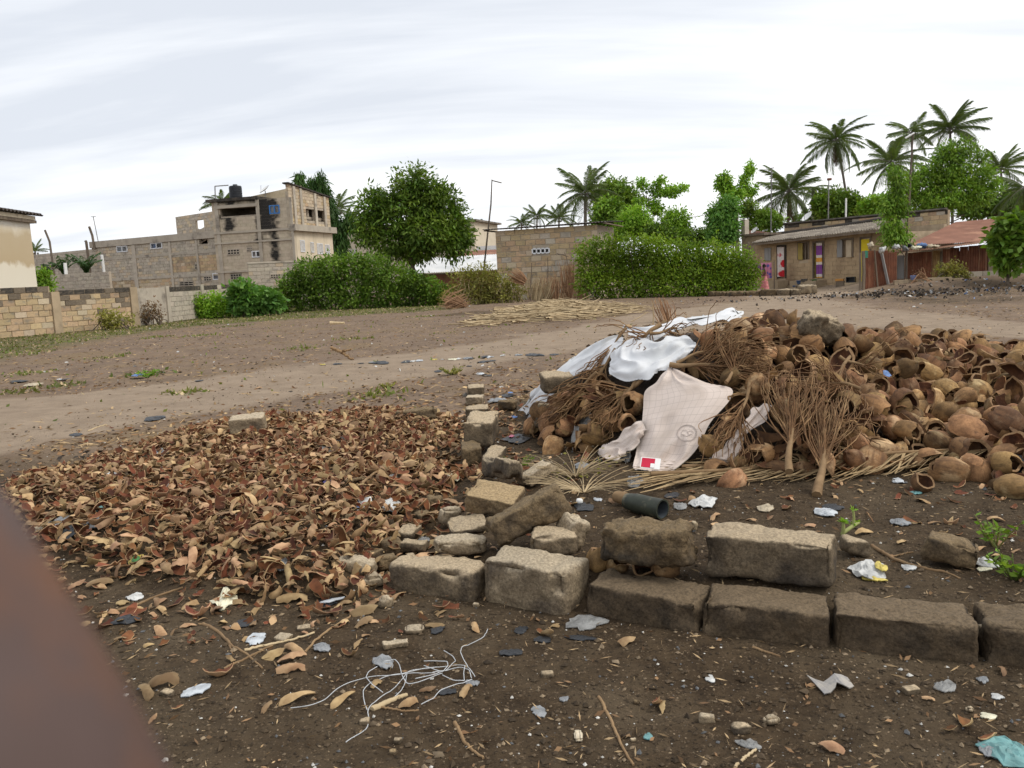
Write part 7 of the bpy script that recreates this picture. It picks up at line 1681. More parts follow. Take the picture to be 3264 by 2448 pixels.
spadix(c6(860, 800), c6(960, 1060), 110, 24, 'loose wavy flower stalk beside the large upright one', 16, .13, .1)

# ------------------------------------------------------------------ dry palm fronds on the ground
M['frond_dry'] = mat('dry_frond', (0.40, 0.29, 0.155), (0.26, 0.175, 0.09), 8, var=.28, stretch=(1, 1, 1))
def dry_frond(path, leafs, label, seed, off=.06, ll=.42, m='frond_dry'):
 r = np.random.default_rng(seed); P = np.array([hit1(x, y, off) for x, y in path]); d = np.r_[0, np.cumsum(np.linalg.norm(np.diff(P, axis=0), axis=1))]; s = np.linspace(0, d[-1], 14)
 C_ = np.stack([np.interp(s, d, P[:, k]) for k in range(3)], -1); t = thing('dry_palm_frond', label, 'palm frond', tuple(C_[0]))
 mb = MB(); add_tube(mb, C_, np.linspace(.016, .006, 14), 6); part('midrib', mb, 'stalk', t, True)
 mb = MB()
 for q in range(leafs):
  k = r.uniform(.05, 1); c = np.array([np.interp(k * d[-1], s, C_[:, a]) for a in range(3)])
  ang = r.normal(.42, .16) * (1 if r.random() < .8 else -.5); ax = -(C_[-1] - C_[0]); ax[2] = 0; ax /= np.linalg.norm(ax)
  if path[0][0] < path[-1][0] and False: ax = -ax
  dr = np.array([ax[0] * math.cos(ang) - ax[1] * math.sin(ang), ax[0] * math.sin(ang) + ax[1] * math.cos(ang), 0]); l = ll * r.uniform(.5, 1.15)
  kk = np.linspace(0, 1, 6)[:, None]; L_ = c + dr * l * kk + r.normal(size=3) * .03 * kk; L_[:, 2] = np.maximum(S(L_[:, 0], L_[:, 1]) + r.uniform(.006, .05), c[2] - .05 * kk[:, 0] * 0 - (c[2] - S(L_[:, 0], L_[:, 1])) * kk[:, 0])
  w_ = .0075 * r.uniform(.7, 1.3); nrm = np.array([-dr[1], dr[0], r.uniform(-.6, .6)]); wd_ = w_ * (1 - .8 * kk) + .001
  A, B2 = L_ + nrm * wd_, L_ - nrm * wd_
  V = np.stack([A, B2], 1).reshape(-1, 3); i = np.arange(5)[:, None] * 2; F = np.concatenate([i, i + 1, i + 3, i + 2], 1); mb.add(V, F, 0, r.random())
 part('leaflets', mb, m, t)
dry_frond([c6(840, 1160), c6(1200, 1135), c6(1600, 1100), c6(1965, 1068)], 95, 'dry palm frond lying along the foot of the pile at the right', 1, .07)
dry_frond([c6(900, 1130), c6(1300, 1090), c6(1690, 1068)], 60, 'second dry palm frond just above the right one at the pile foot', 2, .10, .36)
dry_frond([c6(-420, 1240), c6(100, 1215), c6(500, 1180), c6(800, 1160)], 110, 'dry palm frond lying along the foot of the pile below the cream sheet', 3, .05, .5)
dry_frond([c6(-200, 1190), c6(300, 1165), c6(720, 1175)], 70, 'grey brown dry frond under the cut flower stalk foot', 4, .04, .45)
# ------------------------------------------------------------------ litter
PM = {}
def plastic(name, c, rough=.45, alpha=1.0, spec=.4):
 if name not in PM:
  m, t, b = new_mat(name); b.inputs['Roughness'].default_value = rough; b.inputs['Specular IOR Level'].default_value = spec
  nz = t.nodes.new('ShaderNodeTexNoise'); nz.inputs['Scale'].default_value = 18; tcn = t.nodes.new('ShaderNodeTexCoord'); t.links.new(tcn.outputs['Object'], nz.inputs['Vector'])
  cr = t.nodes.new('ShaderNodeValToRGB'); t.links.new(nz.outputs[0], cr.inputs[0]); cr.color_ramp.elements[0].position = .35; cr.color_ramp.elements[0].color = (*[x * .62 for x in c], 1); cr.color_ramp.elements[1].position = .6; cr.color_ramp.elements[1].color = (*c, 1)
  t.links.new(cr.outputs[0], b.inputs['Base Color']); b.inputs['Alpha'].default_value = alpha; PM[name] = m
 return PM[name]
PLC = {'white': ((.60, .60, .58), .5, 1), 'clear': ((.36, .36, .35), .35, .65), 'grey': ((.26, .27, .28), .5, 1), 'black': ((.022, .024, .028), .45, 1), 'teal': ((.16, .34, .34), .5, 1), 'blue': ((.12, .22, .46), .5, 1), 'purple': ((.13, .11, .34), .5, 1), 'cream': ((.78, .74, .55), .5, 1), 'yellow': ((.62, .50, .12), .5, 1), 'green': ((.10, .30, .10), .45, 1), 'red': ((.5, .06, .05), .5, 1), 'beige': ((.48, .40, .28), .6, 1), 'pink': ((.6, .2, .3), .5, 1), 'pale': ((.52, .55, .58), .45, 1)}
def crumple(px, py, w, h, colr, label, name='plastic_bag', cat='litter', seed=None, off=0.0, puff=.22, flat=False, group=None):
 """crumpled sheet or bag, w x h picture pixels seen at that place"""
 seed = int(px * 7 + py) if seed is None else seed; r = np.random.default_rng(seed)
 p = hit1(px, py, off); dd = np.linalg.norm(p - CAM); sx = w * dd / FPX / 2; sl = (EYE - p[2]) / dd
 sy = min(sx * 1.5, h * dd / FPX / 2 / max(sl, .18)) if not flat else sx * h / w / max(sl, .2)
 n, m_ = 9, 22; puff = puff * (.5 if colr == 'black' else 1); rr = np.linspace(0.02, 1, n)[:, None]; th = np.linspace(0, 2 * np.pi, m_ + 1)[:-1][None]
 edge = 1 + .32 * vnoise(np.stack([np.cos(th) * 1.6, np.sin(th) * 1.6, 0 * th + seed], -1), seed) + .14 * vnoise(np.stack([np.cos(th) * 5, np.sin(th) * 5, 0 * th + seed], -1), seed + 1)
 X = sx * rr * edge * np.cos(th); Y = sy * rr * edge * np.sin(th); q = min(sx, sy)
 c = np.stack([X / q * 1.3, Y / q * 1.3, 0 * X + seed * .37], -1)
 Z = q * (.12 if flat else puff) * ((1 - rr ** 2) * .9 + .9 * np.abs(vnoise(c, seed + 2)) + .7 * np.abs(vnoise(c * 2.6, seed + 3)) + .3 * vnoise(c * 6, seed + 4)) + .004
 yaw = r.uniform(-.3, .3) + math.atan2(-p[0], p[1]); Rm = rotm(yaw)[:2, :2]; XY = np.stack([X, Y], -1) @ Rm.T
 W = np.stack([p[0] + XY[..., 0], p[1] + XY[..., 1], 0 * X], -1); W[..., 2] = S(W[..., 0], W[..., 1]) + off + Z
 i = np.arange(n - 1)[:, None] * m_; j = np.arange(m_)[None]; F = np.stack([i + j, i + m_ + j, i + m_ + (j + 1) % m_, i + (j + 1) % m_], -1).reshape(-1, 4)
 mb = MB(); mb.add(W.reshape(-1, 3), F); V2 = W.copy(); V2[..., 2] -= np.minimum(.003, Z * .5); mb.add(V2.reshape(-1, 3), F[:, ::-1])
 cc, ro, al = PLC[colr]; o = mb.obj(name, [plastic('plastic_' + colr, cc, ro, al)], None, tuple(p), False)
 return tag(o, label, cat, group, 'thing')
def c2b(x, y): return (700 + .4521 * x, 1200 + .4521 * y)
def c1b(x, y): return (.4521 * x, 1200 + .4521 * y)
def c8(x, y): return (1000 + .3617 * x, 850 + .3617 * y)
def c4b(x, y): return (2100 + .5262 * x, 1500 + .5262 * y)
LIT = [
 (c2b(1640, 715), 54, 46, 'cream', 'crumpled cream white food pack on the husk shards beside the stone row', 'food_pack', .02), (c2b(800, 535), 82, 36, 'clear', 'crumpled clear plastic bag in the upper part of the husk field', 'plastic_bag', .02),
 (c2b(1205, 915), 70, 46, 'white', 'torn white plastic scrap in the husk field right of the printed packet', 'plastic_scrap', .02), (c2b(1550, 285), 26, 22, 'purple', 'small purple packet beside the long dark lump', 'packet', .02),
 (c2b(960, 365), 18, 30, 'pale', 'narrow whitish plastic scrap near the far edge of the husk field', 'plastic_scrap', .02), (c2b(830, 440), 55, 20, 'black', 'shiny black plastic scrap above the clear bag', 'plastic_scrap', .02),
 (c2b(690, 290), 40, 18, 'black', 'black plastic scrap at the far rim of the husk field', 'plastic_scrap', .01), (c2b(800, 245), 40, 10, 'black', 'thin black plastic strip at the far rim of the husk field', 'plastic_scrap', .01), (c2b(635, 340), 20, 20, 'teal', 'tiny teal scrap right of the single moss yellow block', 'plastic_scrap', .02),
 (c2b(1345, 565), 22, 20, 'pale', 'small blue white scrap in the husks left of the row', 'plastic_scrap', .02), (c2b(790, 755), 52, 26, 'purple', 'dull violet plastic scrap in the middle of the husk field', 'plastic_scrap', .02), (c2b(130, 1000), 36, 34, 'clear', 'squashed greyish plastic cup in the husk field', 'plastic_cup', .02),
 (c2b(1440, 1165), 36, 26, 'clear', 'broken clear jar bottom near the kerb stones', 'jar', .01), (c2b(370, 885), 30, 18, 'grey', 'flat grey plastic chip in the husk field', 'plastic_chip', .02), (c2b(1210, 715), 32, 20, 'clear', 'clear wrapper between dark stick and cream pack', 'wrapper', .02), (c2b(440, 1330), 32, 18, 'grey', 'grey plastic scrap near the lower husk field', 'plastic_scrap', .02),
 (c1b(1225, 770), 54, 46, 'white', 'dirty white plastic bag in the left half of the husk field', 'plastic_bag', .02), (c1b(690, 940), 30, 26, 'teal', 'light teal wrapper in the left half of the husk field', 'wrapper', .02), (c1b(960, 1310), 44, 30, 'yellow', 'yellow and green snack wrapper at the near left of the husk field', 'wrapper', .02), (c1b(955, 1290), 22, 14, 'green', 'green scrap on the yellow snack wrapper', 'wrapper', .035),
 (c1b(400, 1060), 66, 40, 'grey', 'grey plastic bag at the left end of the husk field', 'plastic_bag', .02), (c1b(520, 1085), 72, 38, 'black', 'black plastic bag right of the grey bag in the husk field', 'plastic_bag', .02), (c1b(690, 1035), 62, 24, 'grey', 'dark grey torn bag right of the black bag', 'plastic_bag', .02), (c1b(240, 1115), 60, 30, 'beige', 'pale beige sack piece next to the blurred bar', 'sack', .01),
 (c1b(430, 735), 56, 24, 'grey', 'grey crumpled plastic near the far left rim of husks', 'plastic_scrap', .01), (c1b(770, 692), 32, 12, 'white', 'white plastic spoon-sized scrap in the far left husks', 'plastic_scrap', .02), (c1b(1170, 640), 36, 40, 'black', 'crumpled black bag among the far husks', 'plastic_bag', .02), (c1b(950, 1568), 46, 18, 'white', 'bright white plastic piece at the near edge of the husk field', 'plastic_scrap', 0), (c1b(1130, 545), 46, 24, 'pale', 'pale scrunched plastic at the upper left of the husk field', 'plastic_scrap', .02),
 (c1b(420, 22), 18, 16, 'pale', 'small white and blue wrapper on the far left dirt', 'wrapper', 0), (c1b(235, 62), 44, 14, 'beige', 'beige paper scrap on the far left dirt', 'paper', 0), (c1b(1405, 32), 20, 14, 'black', 'small black bag at the edge of the path', 'plastic_bag', 0), (c1b(530, 415), 34, 10, 'black', 'dark scrap lying on the near left of the path', 'plastic_scrap', 0), (c1b(1100, 300), 56, 12, 'black', 'burnt black scrap on the path above the lone block', 'plastic_scrap', 0),
 (c5(780, 965), 70, 46, 'clear', 'crumpled pale plastic bag on the soil left of the cream sheet', 'plastic_bag', 0), (c5(190, 735), 72, 26, 'grey', 'grey plastic sheet scrap beside the farthest stones', 'plastic_scrap', 0), (c5(265, 690), 46, 26, 'black', 'black bag heap near the back end of the stone row', 'plastic_bag', 0), (c5(280, 670), 16, 10, 'blue', 'little blue wrapper on the black bag heap', 'wrapper', .03),
 (c5(320, 1000), 82, 24, 'black', 'black plastic bag with pale bits right of the raised block', 'plastic_bag', 0), (c5(290, 978), 18, 10, 'pink', 'tiny pink scrap on the black bag by the raised block', 'plastic_scrap', .02), (c5(415, 845), 26, 22, 'grey', 'grey crumpled scrap at the foot of the upright block', 'plastic_scrap', 0), (c5(305, 845), 22, 8, 'blue', 'blue wrapper between row and upright block', 'wrapper', 0),
 (c5(1170, 1300), 74, 66, 'clear', 'dirty clear plastic bag hanging together below the printed card', 'plastic_bag', 0), (c5(800, 1475), 62, 40, 'black', 'black plastic bag right of the leaning dark block', 'plastic_bag', 0), (c5(900, 1430), 26, 26, 'pale', 'clear plastic strip above the black bag', 'plastic_scrap', .0), (c5(1640, 1450), 78, 40, 'white', 'crumpled white tissue on the dark soil right of the pipe', 'tissue', 0), (c5(1480, 1475), 44, 30, 'clear', 'clear plastic scrap touching the white tissue', 'plastic_scrap', 0),
 (c5(1420, 1400), 46, 22, 'black', 'black plastic right behind the pipe', 'plastic_scrap', 0), (c5(910, 1140), 28, 18, 'black', 'small dark scrap near the cream sheet tail', 'plastic_scrap', 0), (c5(1080, 1115), 46, 22, 'clear', 'clear plastic under the cream sheet tail', 'plastic_scrap', 0), (c5(790, 1190), 46, 22, 'grey', 'bluish grey plastic in the dry grass patch', 'plastic_scrap', 0), (c5(2090, 1490), 46, 22, 'beige', 'beige fibrous scrap on the soil behind the boulder', 'fibre_scrap', 0),
 (c6(815, 1525), 66, 34, 'pale', 'white plastic bag peeping up behind the big clean block', 'plastic_bag', 0), (c6(860, 1480), 50, 34, 'black', 'black bag behind the white one at the big clean block', 'plastic_bag', 0), (c6(2090, 1185), 100, 44, 'black', 'glossy black plastic bag at the right end of the pile foot', 'plastic_bag', .03), (c6(1250, 545), 22, 14, 'blue', 'small blue plastic piece among the shells of the pile', 'plastic_scrap', .14), (c6(1320, 1300), 36, 12, 'pale', 'pale flat scrap below the right frond', 'plastic_scrap', 0), (c6(1450, 1385), 30, 10, 'teal', 'dull teal leaf-like scrap below the broken husk bowl', 'plastic_scrap', 0),
 (c4b(1260, 610), 112, 44, 'white', 'white and yellow plastic bag to the right of the big clean block', 'plastic_bag', 0), (c4b(1345, 595), 40, 36, 'yellow', 'yellow printed side of the plastic bag by the clean block', 'plastic_bag', .03), (c4b(1300, 668), 62, 14, 'yellow', 'yellow wrapper strip before the white plastic bag', 'wrapper', 0), (c4b(1990, 570), 80, 30, 'white', 'white tissue right of the brown tilted stone', 'tissue', 0), (c4b(1515, 597), 34, 12, 'white', 'thin white scrap between bag and twig', 'plastic_scrap', 0), (c4b(1460, 320), 46, 20, 'grey', 'grey fluff scrap behind the broken plant stem', 'fibre_scrap', 0), (c4b(1970, 605), 36, 12, 'cream', 'cream paper piece below the white tissue', 'paper', 0),
 (c7b(680, 490), 130, 40, 'clear', 'long greyish torn plastic strip at the foot of the soil stained kerb block', 'plastic_strip', 0), (c7b(160, 540), 36, 22, 'black', 'black burnt lump below the second kerb block', 'plastic_scrap', 0), (c7b(330, 620), 60, 18, 'black', 'black scrap under the folded brown shard', 'plastic_scrap', 0), (c7b(640, 610), 90, 20, 'black', 'long black plastic smear right of the folded brown shard', 'plastic_scrap', 0), (c7b(70, 725), 74, 20, 'black', 'dark bluish plastic strip left of the white chip', 'plastic_strip', 0),
 (c7b(300, 1220), 46, 32, 'grey', 'grey flat plastic disc on the lower foreground soil', 'plastic_disc', 0), (c7b(510, 1110), 32, 14, 'grey', 'small dull grey leaf-like scrap above the plastic disc', 'plastic_scrap', 0), (c7b(1700, 945), 28, 18, 'white', 'bright white shell-like chip on the foreground soil', 'chip', 0), (c7b(2020, 1490), 70, 26, 'clear', 'translucent plastic blade near the bottom edge', 'plastic_scrap', 0), (c7b(1195, 1415), 24, 20, 'teal', 'tiny dark teal scrap at the bottom centre', 'plastic_scrap', 0),
 (c8b(1570, 1005), 50, 32, 'clear', 'clear plastic scrap on the right foreground soil', 'plastic_scrap', 0), (c8b(2080, 1560), 110, 62, 'teal', 'large pale teal plastic sheet piece in the lower right corner', 'plastic_bag', 0), (c8b(1930, 1540), 60, 50, 'grey', 'grey crumpled plastic in the lower right corner', 'plastic_bag', 0), (c8b(1880, 965), 30, 14, 'grey', 'grey blue plastic sliver right of the clear scrap', 'plastic_scrap', 0), (c8b(2000, 1095), 30, 14, 'white', 'small white chip at the right edge of the foreground', 'chip', 0), (c8b(1920, 1255), 38, 14, 'cream', 'cream torn leaf chip above the standing brown shard', 'chip', 0),
 (c6b(510, 815), 50, 22, 'grey', 'dull grey plastic patch left of the brown shard pair', 'plastic_scrap', 0), (c6b(930, 925), 60, 36, 'grey', 'dark grey plastic under the left string loop', 'plastic_scrap', 0), (c6b(1390, 1125), 60, 18, 'black', 'black scrap under the right end of the strings', 'plastic_scrap', 0), (c6b(1560, 1075), 50, 16, 'grey', 'grey fluffy scrap at the right end of the strings', 'fibre_scrap', 0), (c6b(540, 500), 66, 22, 'black', 'dark blue black scrap below the kerb corner', 'plastic_scrap', 0), (c6b(560, 482), 80, 8, 'pale', 'thin white plastic rod on the dark blue scrap', 'plastic_rod', .012), (c6b(40, 755), 52, 36, 'pale', 'smooth grey blue plastic plate by the long twig', 'plastic_plate', 0), (c6b(1320, 690), 46, 20, 'black', 'dark flat patch right of the pale stones', 'plastic_scrap', 0),
 (c5b(1380, 1115), 78, 26, 'pale', 'pale grey plastic strip on the left foreground soil', 'plastic_strip', 0), (c5b(880, 625), 70, 18, 'black', 'black plastic strip near the end of the long root', 'plastic_strip', 0), (c5b(1730, 640), 56, 20, 'black', 'dark scrap between the forked twig and the husk field', 'plastic_scrap', 0), (c5b(1580, 490), 66, 34, 'cream', 'whitish woven fibre bundle at the near edge of husks', 'fibre_scrap', 0),
 (c8(575, 700), 56, 12, 'black', 'black plastic strip lying on the mid plot dirt', 'plastic_scrap', 0), (c8(572, 822), 52, 13, 'black', 'black plastic strip with a white dot on the path', 'plastic_scrap', 0), (c8(1090, 925), 24, 18, 'black', 'upright black scrap beside the weed tuft at the path', 'plastic_scrap', 0), (c8(1490, 842), 40, 10, 'black', 'black scrap in the middle of the path', 'plastic_scrap', 0), (c8(1570, 832), 24, 10, 'black', 'black scrap just right of the one in the path', 'plastic_scrap', 0), (c8(1370, 880), 18, 12, 'black', 'small black bag at the near side of the path', 'plastic_scrap', 0), (c8(1950, 742), 60, 10, 'black', 'long black scrap on the path left of the pile', 'plastic_scrap', 0), (c8(1890, 735), 20, 12, 'black', 'black lump at the left end of the long scrap', 'plastic_scrap', 0), (c8(2120, 745), 26, 16, 'black', 'black lump by the lone husk on the path', 'plastic_scrap', 0), (c8(1800, 715), 22, 12, 'grey', 'grey lump on the path left of the long black scrap', 'plastic_scrap', 0),
 (c8(790, 430), 30, 10, 'black', 'black bag below the large dark bush', 'plastic_bag', 0), (c8(850, 495), 16, 12, 'white', 'white scrap on the dirt below the large dark bush', 'plastic_scrap', 0), (c8(910, 490), 24, 10, 'pale', 'grey white scrap right of the white one', 'plastic_scrap', 0), (c8(1115, 488), 10, 14, 'white', 'upright white scrap in front of the straggly bush', 'plastic_scrap', 0), (c8(1210, 518), 26, 10, 'cream', 'yellowish paper in front of the straggly bush', 'paper', 0), (c8(1260, 488), 18, 8, 'white', 'white plastic lump in front of the straggly bush', 'plastic_scrap', 0), (c8(500, 505), 24, 12, 'clear', 'pale bag on the dirt left of centre', 'plastic_bag', 0), (c8(395, 575), 18, 10, 'black', 'black lump on the dirt left of centre', 'plastic_scrap', 0), (c8(1055, 622), 16, 11, 'yellow', 'yellow green peel on the dirt beyond the path', 'peel', 0), (c8(60, 632), 16, 10, 'yellow', 'orange yellow peel on the dirt beyond the path', 'peel', 0), (c8(800, 552), 20, 8, 'cream', 'cream husk chip on the dirt beyond the path', 'chip', 0), (c8(1470, 950), 26, 14, 'pale', 'pale plastic left of the dark scrap above the stone row', 'plastic_scrap', 0), (c8(1525, 962), 30, 9, 'black', 'dark scrap above the far end of the stone row', 'plastic_scrap', 0), (c8(200, 675), 26, 9, 'black', 'black lump on the dirt at left centre', 'plastic_scrap', 0),
 (c8(1350, 432), 34, 14, 'black', 'burnt black bag at the left end of the stalks', 'plastic_bag', 0), (c8(1335, 465), 30, 10, 'grey', 'grey bag below the burnt one', 'plastic_bag', 0), (c8(1490, 385), 16, 16, 'black', 'black bag at the upper left of the stalks', 'plastic_bag', 0), (c8(1550, 412), 14, 14, 'grey', 'dark grey lump on the stalks', 'plastic_bag', 0), (c8(1515, 398), 22, 8, 'pale', 'whitish bag among the burnt ones by the stalks', 'plastic_bag', 0), (c8(1490, 495), 22, 12, 'black', 'black scrap on the lower stalks', 'plastic_scrap', .02), (c8(1500, 540), 16, 6, 'white', 'white scrap just below the stalks', 'plastic_scrap', 0), (c8(1660, 588), 18, 7, 'white', 'white scrap on the dark path edge below the stalks', 'plastic_scrap', 0),
 (c4(1670, 1612), 34, 16, 'white', 'white plastic bag on the dirt behind the pile at the right', 'plastic_bag', 0), (c4(2070, 1525), 20, 12, 'red', 'red wrapper on the far right dirt', 'wrapper', 0), (c4(2115, 1532), 30, 11, 'blue', 'blue and white bag next to the red wrapper', 'plastic_bag', 0), (c4(30, 1443), 20, 14, 'white', 'white cup on the dirt before the hedge', 'plastic_cup', 0), (c4(258, 1437), 14, 8, 'white', 'white scrap on the dirt before the kerb of the yard', 'plastic_scrap', 0), (c4(2020, 1505), 40, 8, 'yellow', 'yellow scrap left of the red wrapper', 'plastic_scrap', 0),
 (c1(130, 1610), 44, 22, 'black', 'black plastic bag in the grass at the far left', 'plastic_bag', 0), (c1(1085, 1638), 38, 10, 'blue', 'light blue scrap on the left dirt', 'plastic_scrap', 0), (c1(480, 1515), 26, 8, 'black', 'black scrap on the left grass edge', 'plastic_scrap', 0), (c3(935, 897), 24, 14, 'white', 'white bowl-like scrap at the foot of the hut wall', 'plastic_bowl', 0), (c4(975, 1375), 16, 12, 'white', 'small white scrap on the yard before the yellow door', 'plastic_scrap', 0),
]
for (p_, w_, h_, c_, lab, nm, of) in LIT:
 crumple(*p_, w_, h_, c_, lab, nm, of and 'litter' or 'litter', off=of, flat=(nm in ('plastic_strip', 'plastic_plate', 'plastic_disc', 'plastic_chip', 'paper', 'chip')))
def packet():
 p = hit1(*c2b(1020, 900), .03); t = thing('printed_packet', 'white printed drink packet with a red oval in the middle of the husk field', 'packet', tuple(p))
 u = np.array([.96, .2, .1]); u /= np.linalg.norm(u); n_ = np.array([.0, -.75, .66]); n_ -= u * (n_ @ u); n_ /= np.linalg.norm(n_); v = np.cross(n_, u)
 def q(x0, x1, y0, y1, o, d): return np.array([p + u * x + v * y + n_ * z for z in (o, o + d) for x, y in ((x0, y0), (x1, y0), (x1, y1), (x0, y1))])
 part('box', MB().add(q(-.045, .045, -.03, .04, -.03, .03), BOXF), 'white', t)
 th = np.linspace(0, 2 * np.pi, 21)[:-1]
 mb = MB(); c = p + n_ * .0012 + u * .004; ring = np.array([c + u * .02 * math.cos(a) + v * .013 * math.sin(a) for a in th]); rin = np.array([c + u * .012 * math.cos(a) + v * .007 * math.sin(a) for a in th]); j = np.arange(20)
 mb.add(np.vstack([ring, rin]), np.stack([j, (j + 1) % 20, (j + 1) % 20 + 20, j + 20], 1)); part('red_oval', mb, plastic('plastic_red', *PLC['red']), t)
 part('blue_panel', MB().add(q(-.042, -.028, -.026, .03, .0005, .001), BOXF), plastic('plastic_blue', *PLC['blue']), t)
packet()
def scrap_paper():
 p = ground(*c8b(660, 1000), .008); mb = MB(); top = [(-.072, .026), (-.05, .024), (-.02, .02), (.0, .022), (.02, .026), (.045, .026), (.068, .03)]; bot = [(-.045, -.02), (-.025, -.022), (-.008, -.018), (.005, -.006), (.02, -.014), (.042, -.012), (.066, .0)]
 k = len(top); V = [p + np.array([x, y * 1.9, .004 + .012 * math.sin(x * 60 + s)]) for s, L_ in ((0, top), (1, bot)) for x, y in L_]; V = np.array(V)
 F = np.array([[i, i + k, i + k + 1, i + 1] for i in range(k - 1)]); mb.add(np.vstack([V, V - (0, 0, .003)]), np.vstack([F, F[:, ::-1] + 2 * k]))
 tag(mb.obj('torn_paper', [mat('grey_paper', (.40, .37, .33), (.27, .26, .26), 30)], None, tuple(p)), 'torn grey strip of printed paper on the right foreground soil', 'paper', kind='thing')
scrap_paper()
def pipe():
 a, b_ = hit1(*c5(1100, 1430), .055), hit1(*c5(1355, 1490), .05); ax = b_ - a; ax /= np.linalg.norm(ax); r = .052
 t = thing('plastic_pipe', 'short length of dark green black pipe lying on the soil, open end to the right', 'pipe', tuple(a))
 k = np.linspace(0, 1, 8)[:, None]; P = a + (b_ - a) * k; mb = MB(); V, F = tube(P, np.array([.8, .9, 1, 1, 1, 1, 1.02, 1.03]) * r, 18); mb.add(V, F); V2, F2 = tube(P, np.array([.8, .9, 1, 1, 1, 1, 1.02, 1.03]) * r * .84, 18); mb.add(V2, F2[:, ::-1], 1)
 n = 18; j = np.arange(n)
 for ring in (slice(-n, None), slice(0, n)): mb.add(np.vstack([V[ring], V2[ring]]), np.stack([j, (j + 1) % n, (j + 1) % n + n, j + n], 1))
 part('tube', mb, [mat('pipe_green', (.045, .052, .036), (.025, .028, .022), 12, rough=.45, c3=(.16, .14, .09), scale3=9, lo3=.56, hi3=.7), mat('pipe_inside', (.06, .07, .08), rough=.5)], t, True)
 e = hit1(*c5(1070, 1410), .045); mb = MB(); add_tube(mb, [e - ax * .05, e, e + ax * .03], [.03, .036, .036], 10); part('end_piece', mb, 'stalk', t, True)
 p = hit1(*c5(768, 1425), .03); V, F = rough_box(.038, .034, .03, 5, rd=.014, rough=.001, chip=0, res=.008); o = MB().add(V + p - (0, 0, .02), F).obj('bottle_top', M['white'], None, tuple(p), True); tag(o, 'round white plastic cap beside the black bag', 'cap', kind='thing')
pipe()
# stones and chips on the foreground soil
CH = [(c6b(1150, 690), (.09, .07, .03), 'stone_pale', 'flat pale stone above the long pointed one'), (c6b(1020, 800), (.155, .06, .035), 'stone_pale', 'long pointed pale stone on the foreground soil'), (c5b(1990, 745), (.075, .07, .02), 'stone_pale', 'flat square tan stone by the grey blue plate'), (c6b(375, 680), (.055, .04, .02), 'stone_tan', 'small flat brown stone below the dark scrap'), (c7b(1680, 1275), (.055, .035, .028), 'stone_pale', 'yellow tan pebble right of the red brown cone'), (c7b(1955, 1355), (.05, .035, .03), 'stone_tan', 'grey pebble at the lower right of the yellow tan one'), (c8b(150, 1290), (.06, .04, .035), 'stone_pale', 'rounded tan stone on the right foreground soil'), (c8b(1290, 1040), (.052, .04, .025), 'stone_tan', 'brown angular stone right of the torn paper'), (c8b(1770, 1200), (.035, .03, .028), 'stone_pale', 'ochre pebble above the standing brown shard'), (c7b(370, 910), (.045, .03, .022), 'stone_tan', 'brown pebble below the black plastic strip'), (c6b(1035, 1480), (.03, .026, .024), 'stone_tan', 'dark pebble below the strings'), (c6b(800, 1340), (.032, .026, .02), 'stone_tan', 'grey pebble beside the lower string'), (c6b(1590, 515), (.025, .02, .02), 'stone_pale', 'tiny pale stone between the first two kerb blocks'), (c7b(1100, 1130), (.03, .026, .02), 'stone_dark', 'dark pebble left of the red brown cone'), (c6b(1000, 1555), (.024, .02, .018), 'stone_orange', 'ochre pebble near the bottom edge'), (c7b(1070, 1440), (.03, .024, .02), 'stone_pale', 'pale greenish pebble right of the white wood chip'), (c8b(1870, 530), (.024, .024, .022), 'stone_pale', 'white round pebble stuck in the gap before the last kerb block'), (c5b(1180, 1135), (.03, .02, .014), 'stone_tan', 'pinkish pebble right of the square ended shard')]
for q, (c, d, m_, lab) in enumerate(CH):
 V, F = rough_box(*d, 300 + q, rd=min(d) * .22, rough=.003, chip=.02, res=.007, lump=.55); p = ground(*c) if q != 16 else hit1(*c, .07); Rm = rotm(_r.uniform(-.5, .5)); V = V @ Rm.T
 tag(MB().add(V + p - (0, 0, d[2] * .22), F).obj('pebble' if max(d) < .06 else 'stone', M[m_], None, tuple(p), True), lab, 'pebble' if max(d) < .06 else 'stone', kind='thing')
V, F = rough_box(.03, .06, .012, 77, rd=.003, rough=.002, chip=.01, res=.005); p = ground(*c7b(625, 1410)); tag(MB().add(V + p, F).obj('wood_chip', mat('pale_wood', (.66, .58, .44), (.5, .42, .3), 40, stretch=(6, 1, 1)), None, tuple(p), True), 'pale white wood chip standing out at the bottom centre', 'wood chip', kind='thing')

# sticks, roots and strings: picture paths laid on the ground
def stick(path, r0, r1, m, label, name='stick', cat='stick', n=26, off=.004, wob=.004, side=()):
 rr = np.random.default_rng(int(path[0][0] * 3 + path[0][1])); mb = MB(); first = None
 for pt, a, b_ in [(path, r0, r1)] + list(side):
  P = np.array([hit1(x, y, off) for x, y in pt]); d = np.r_[0, np.cumsum(np.linalg.norm(np.diff(P, axis=0), axis=1))]; s = np.linspace(0, d[-1], n)
  C_ = np.stack([np.interp(s, d, P[:, k]) for k in range(3)], -1)
  for _ in range(2): C_[1:-1] = (C_[2:] + C_[:-2] + 2 * C_[1:-1]) / 4
  C_ += rr.normal(size=C_.shape) * wob * .35; C_[:, 2] = np.maximum(C_[:, 2], S(C_[:, 0], C_[:, 1]) + off * .5)
  add_tube(mb, C_, np.linspace(a, b_, n), 6); first = C_[0] if first is None else first
 tag(mb.obj(name, M[m] if isinstance(m, str) else m, None, tuple(first), True), label, cat, kind='thing')
stick([c7b(800, 1090), c7b(850, 1200), c7b(930, 1360), c7b(1000, 1520), c7b(1070, 1655)], .006, .004, 'stalk', 'thin crooked brown stick at the bottom centre')
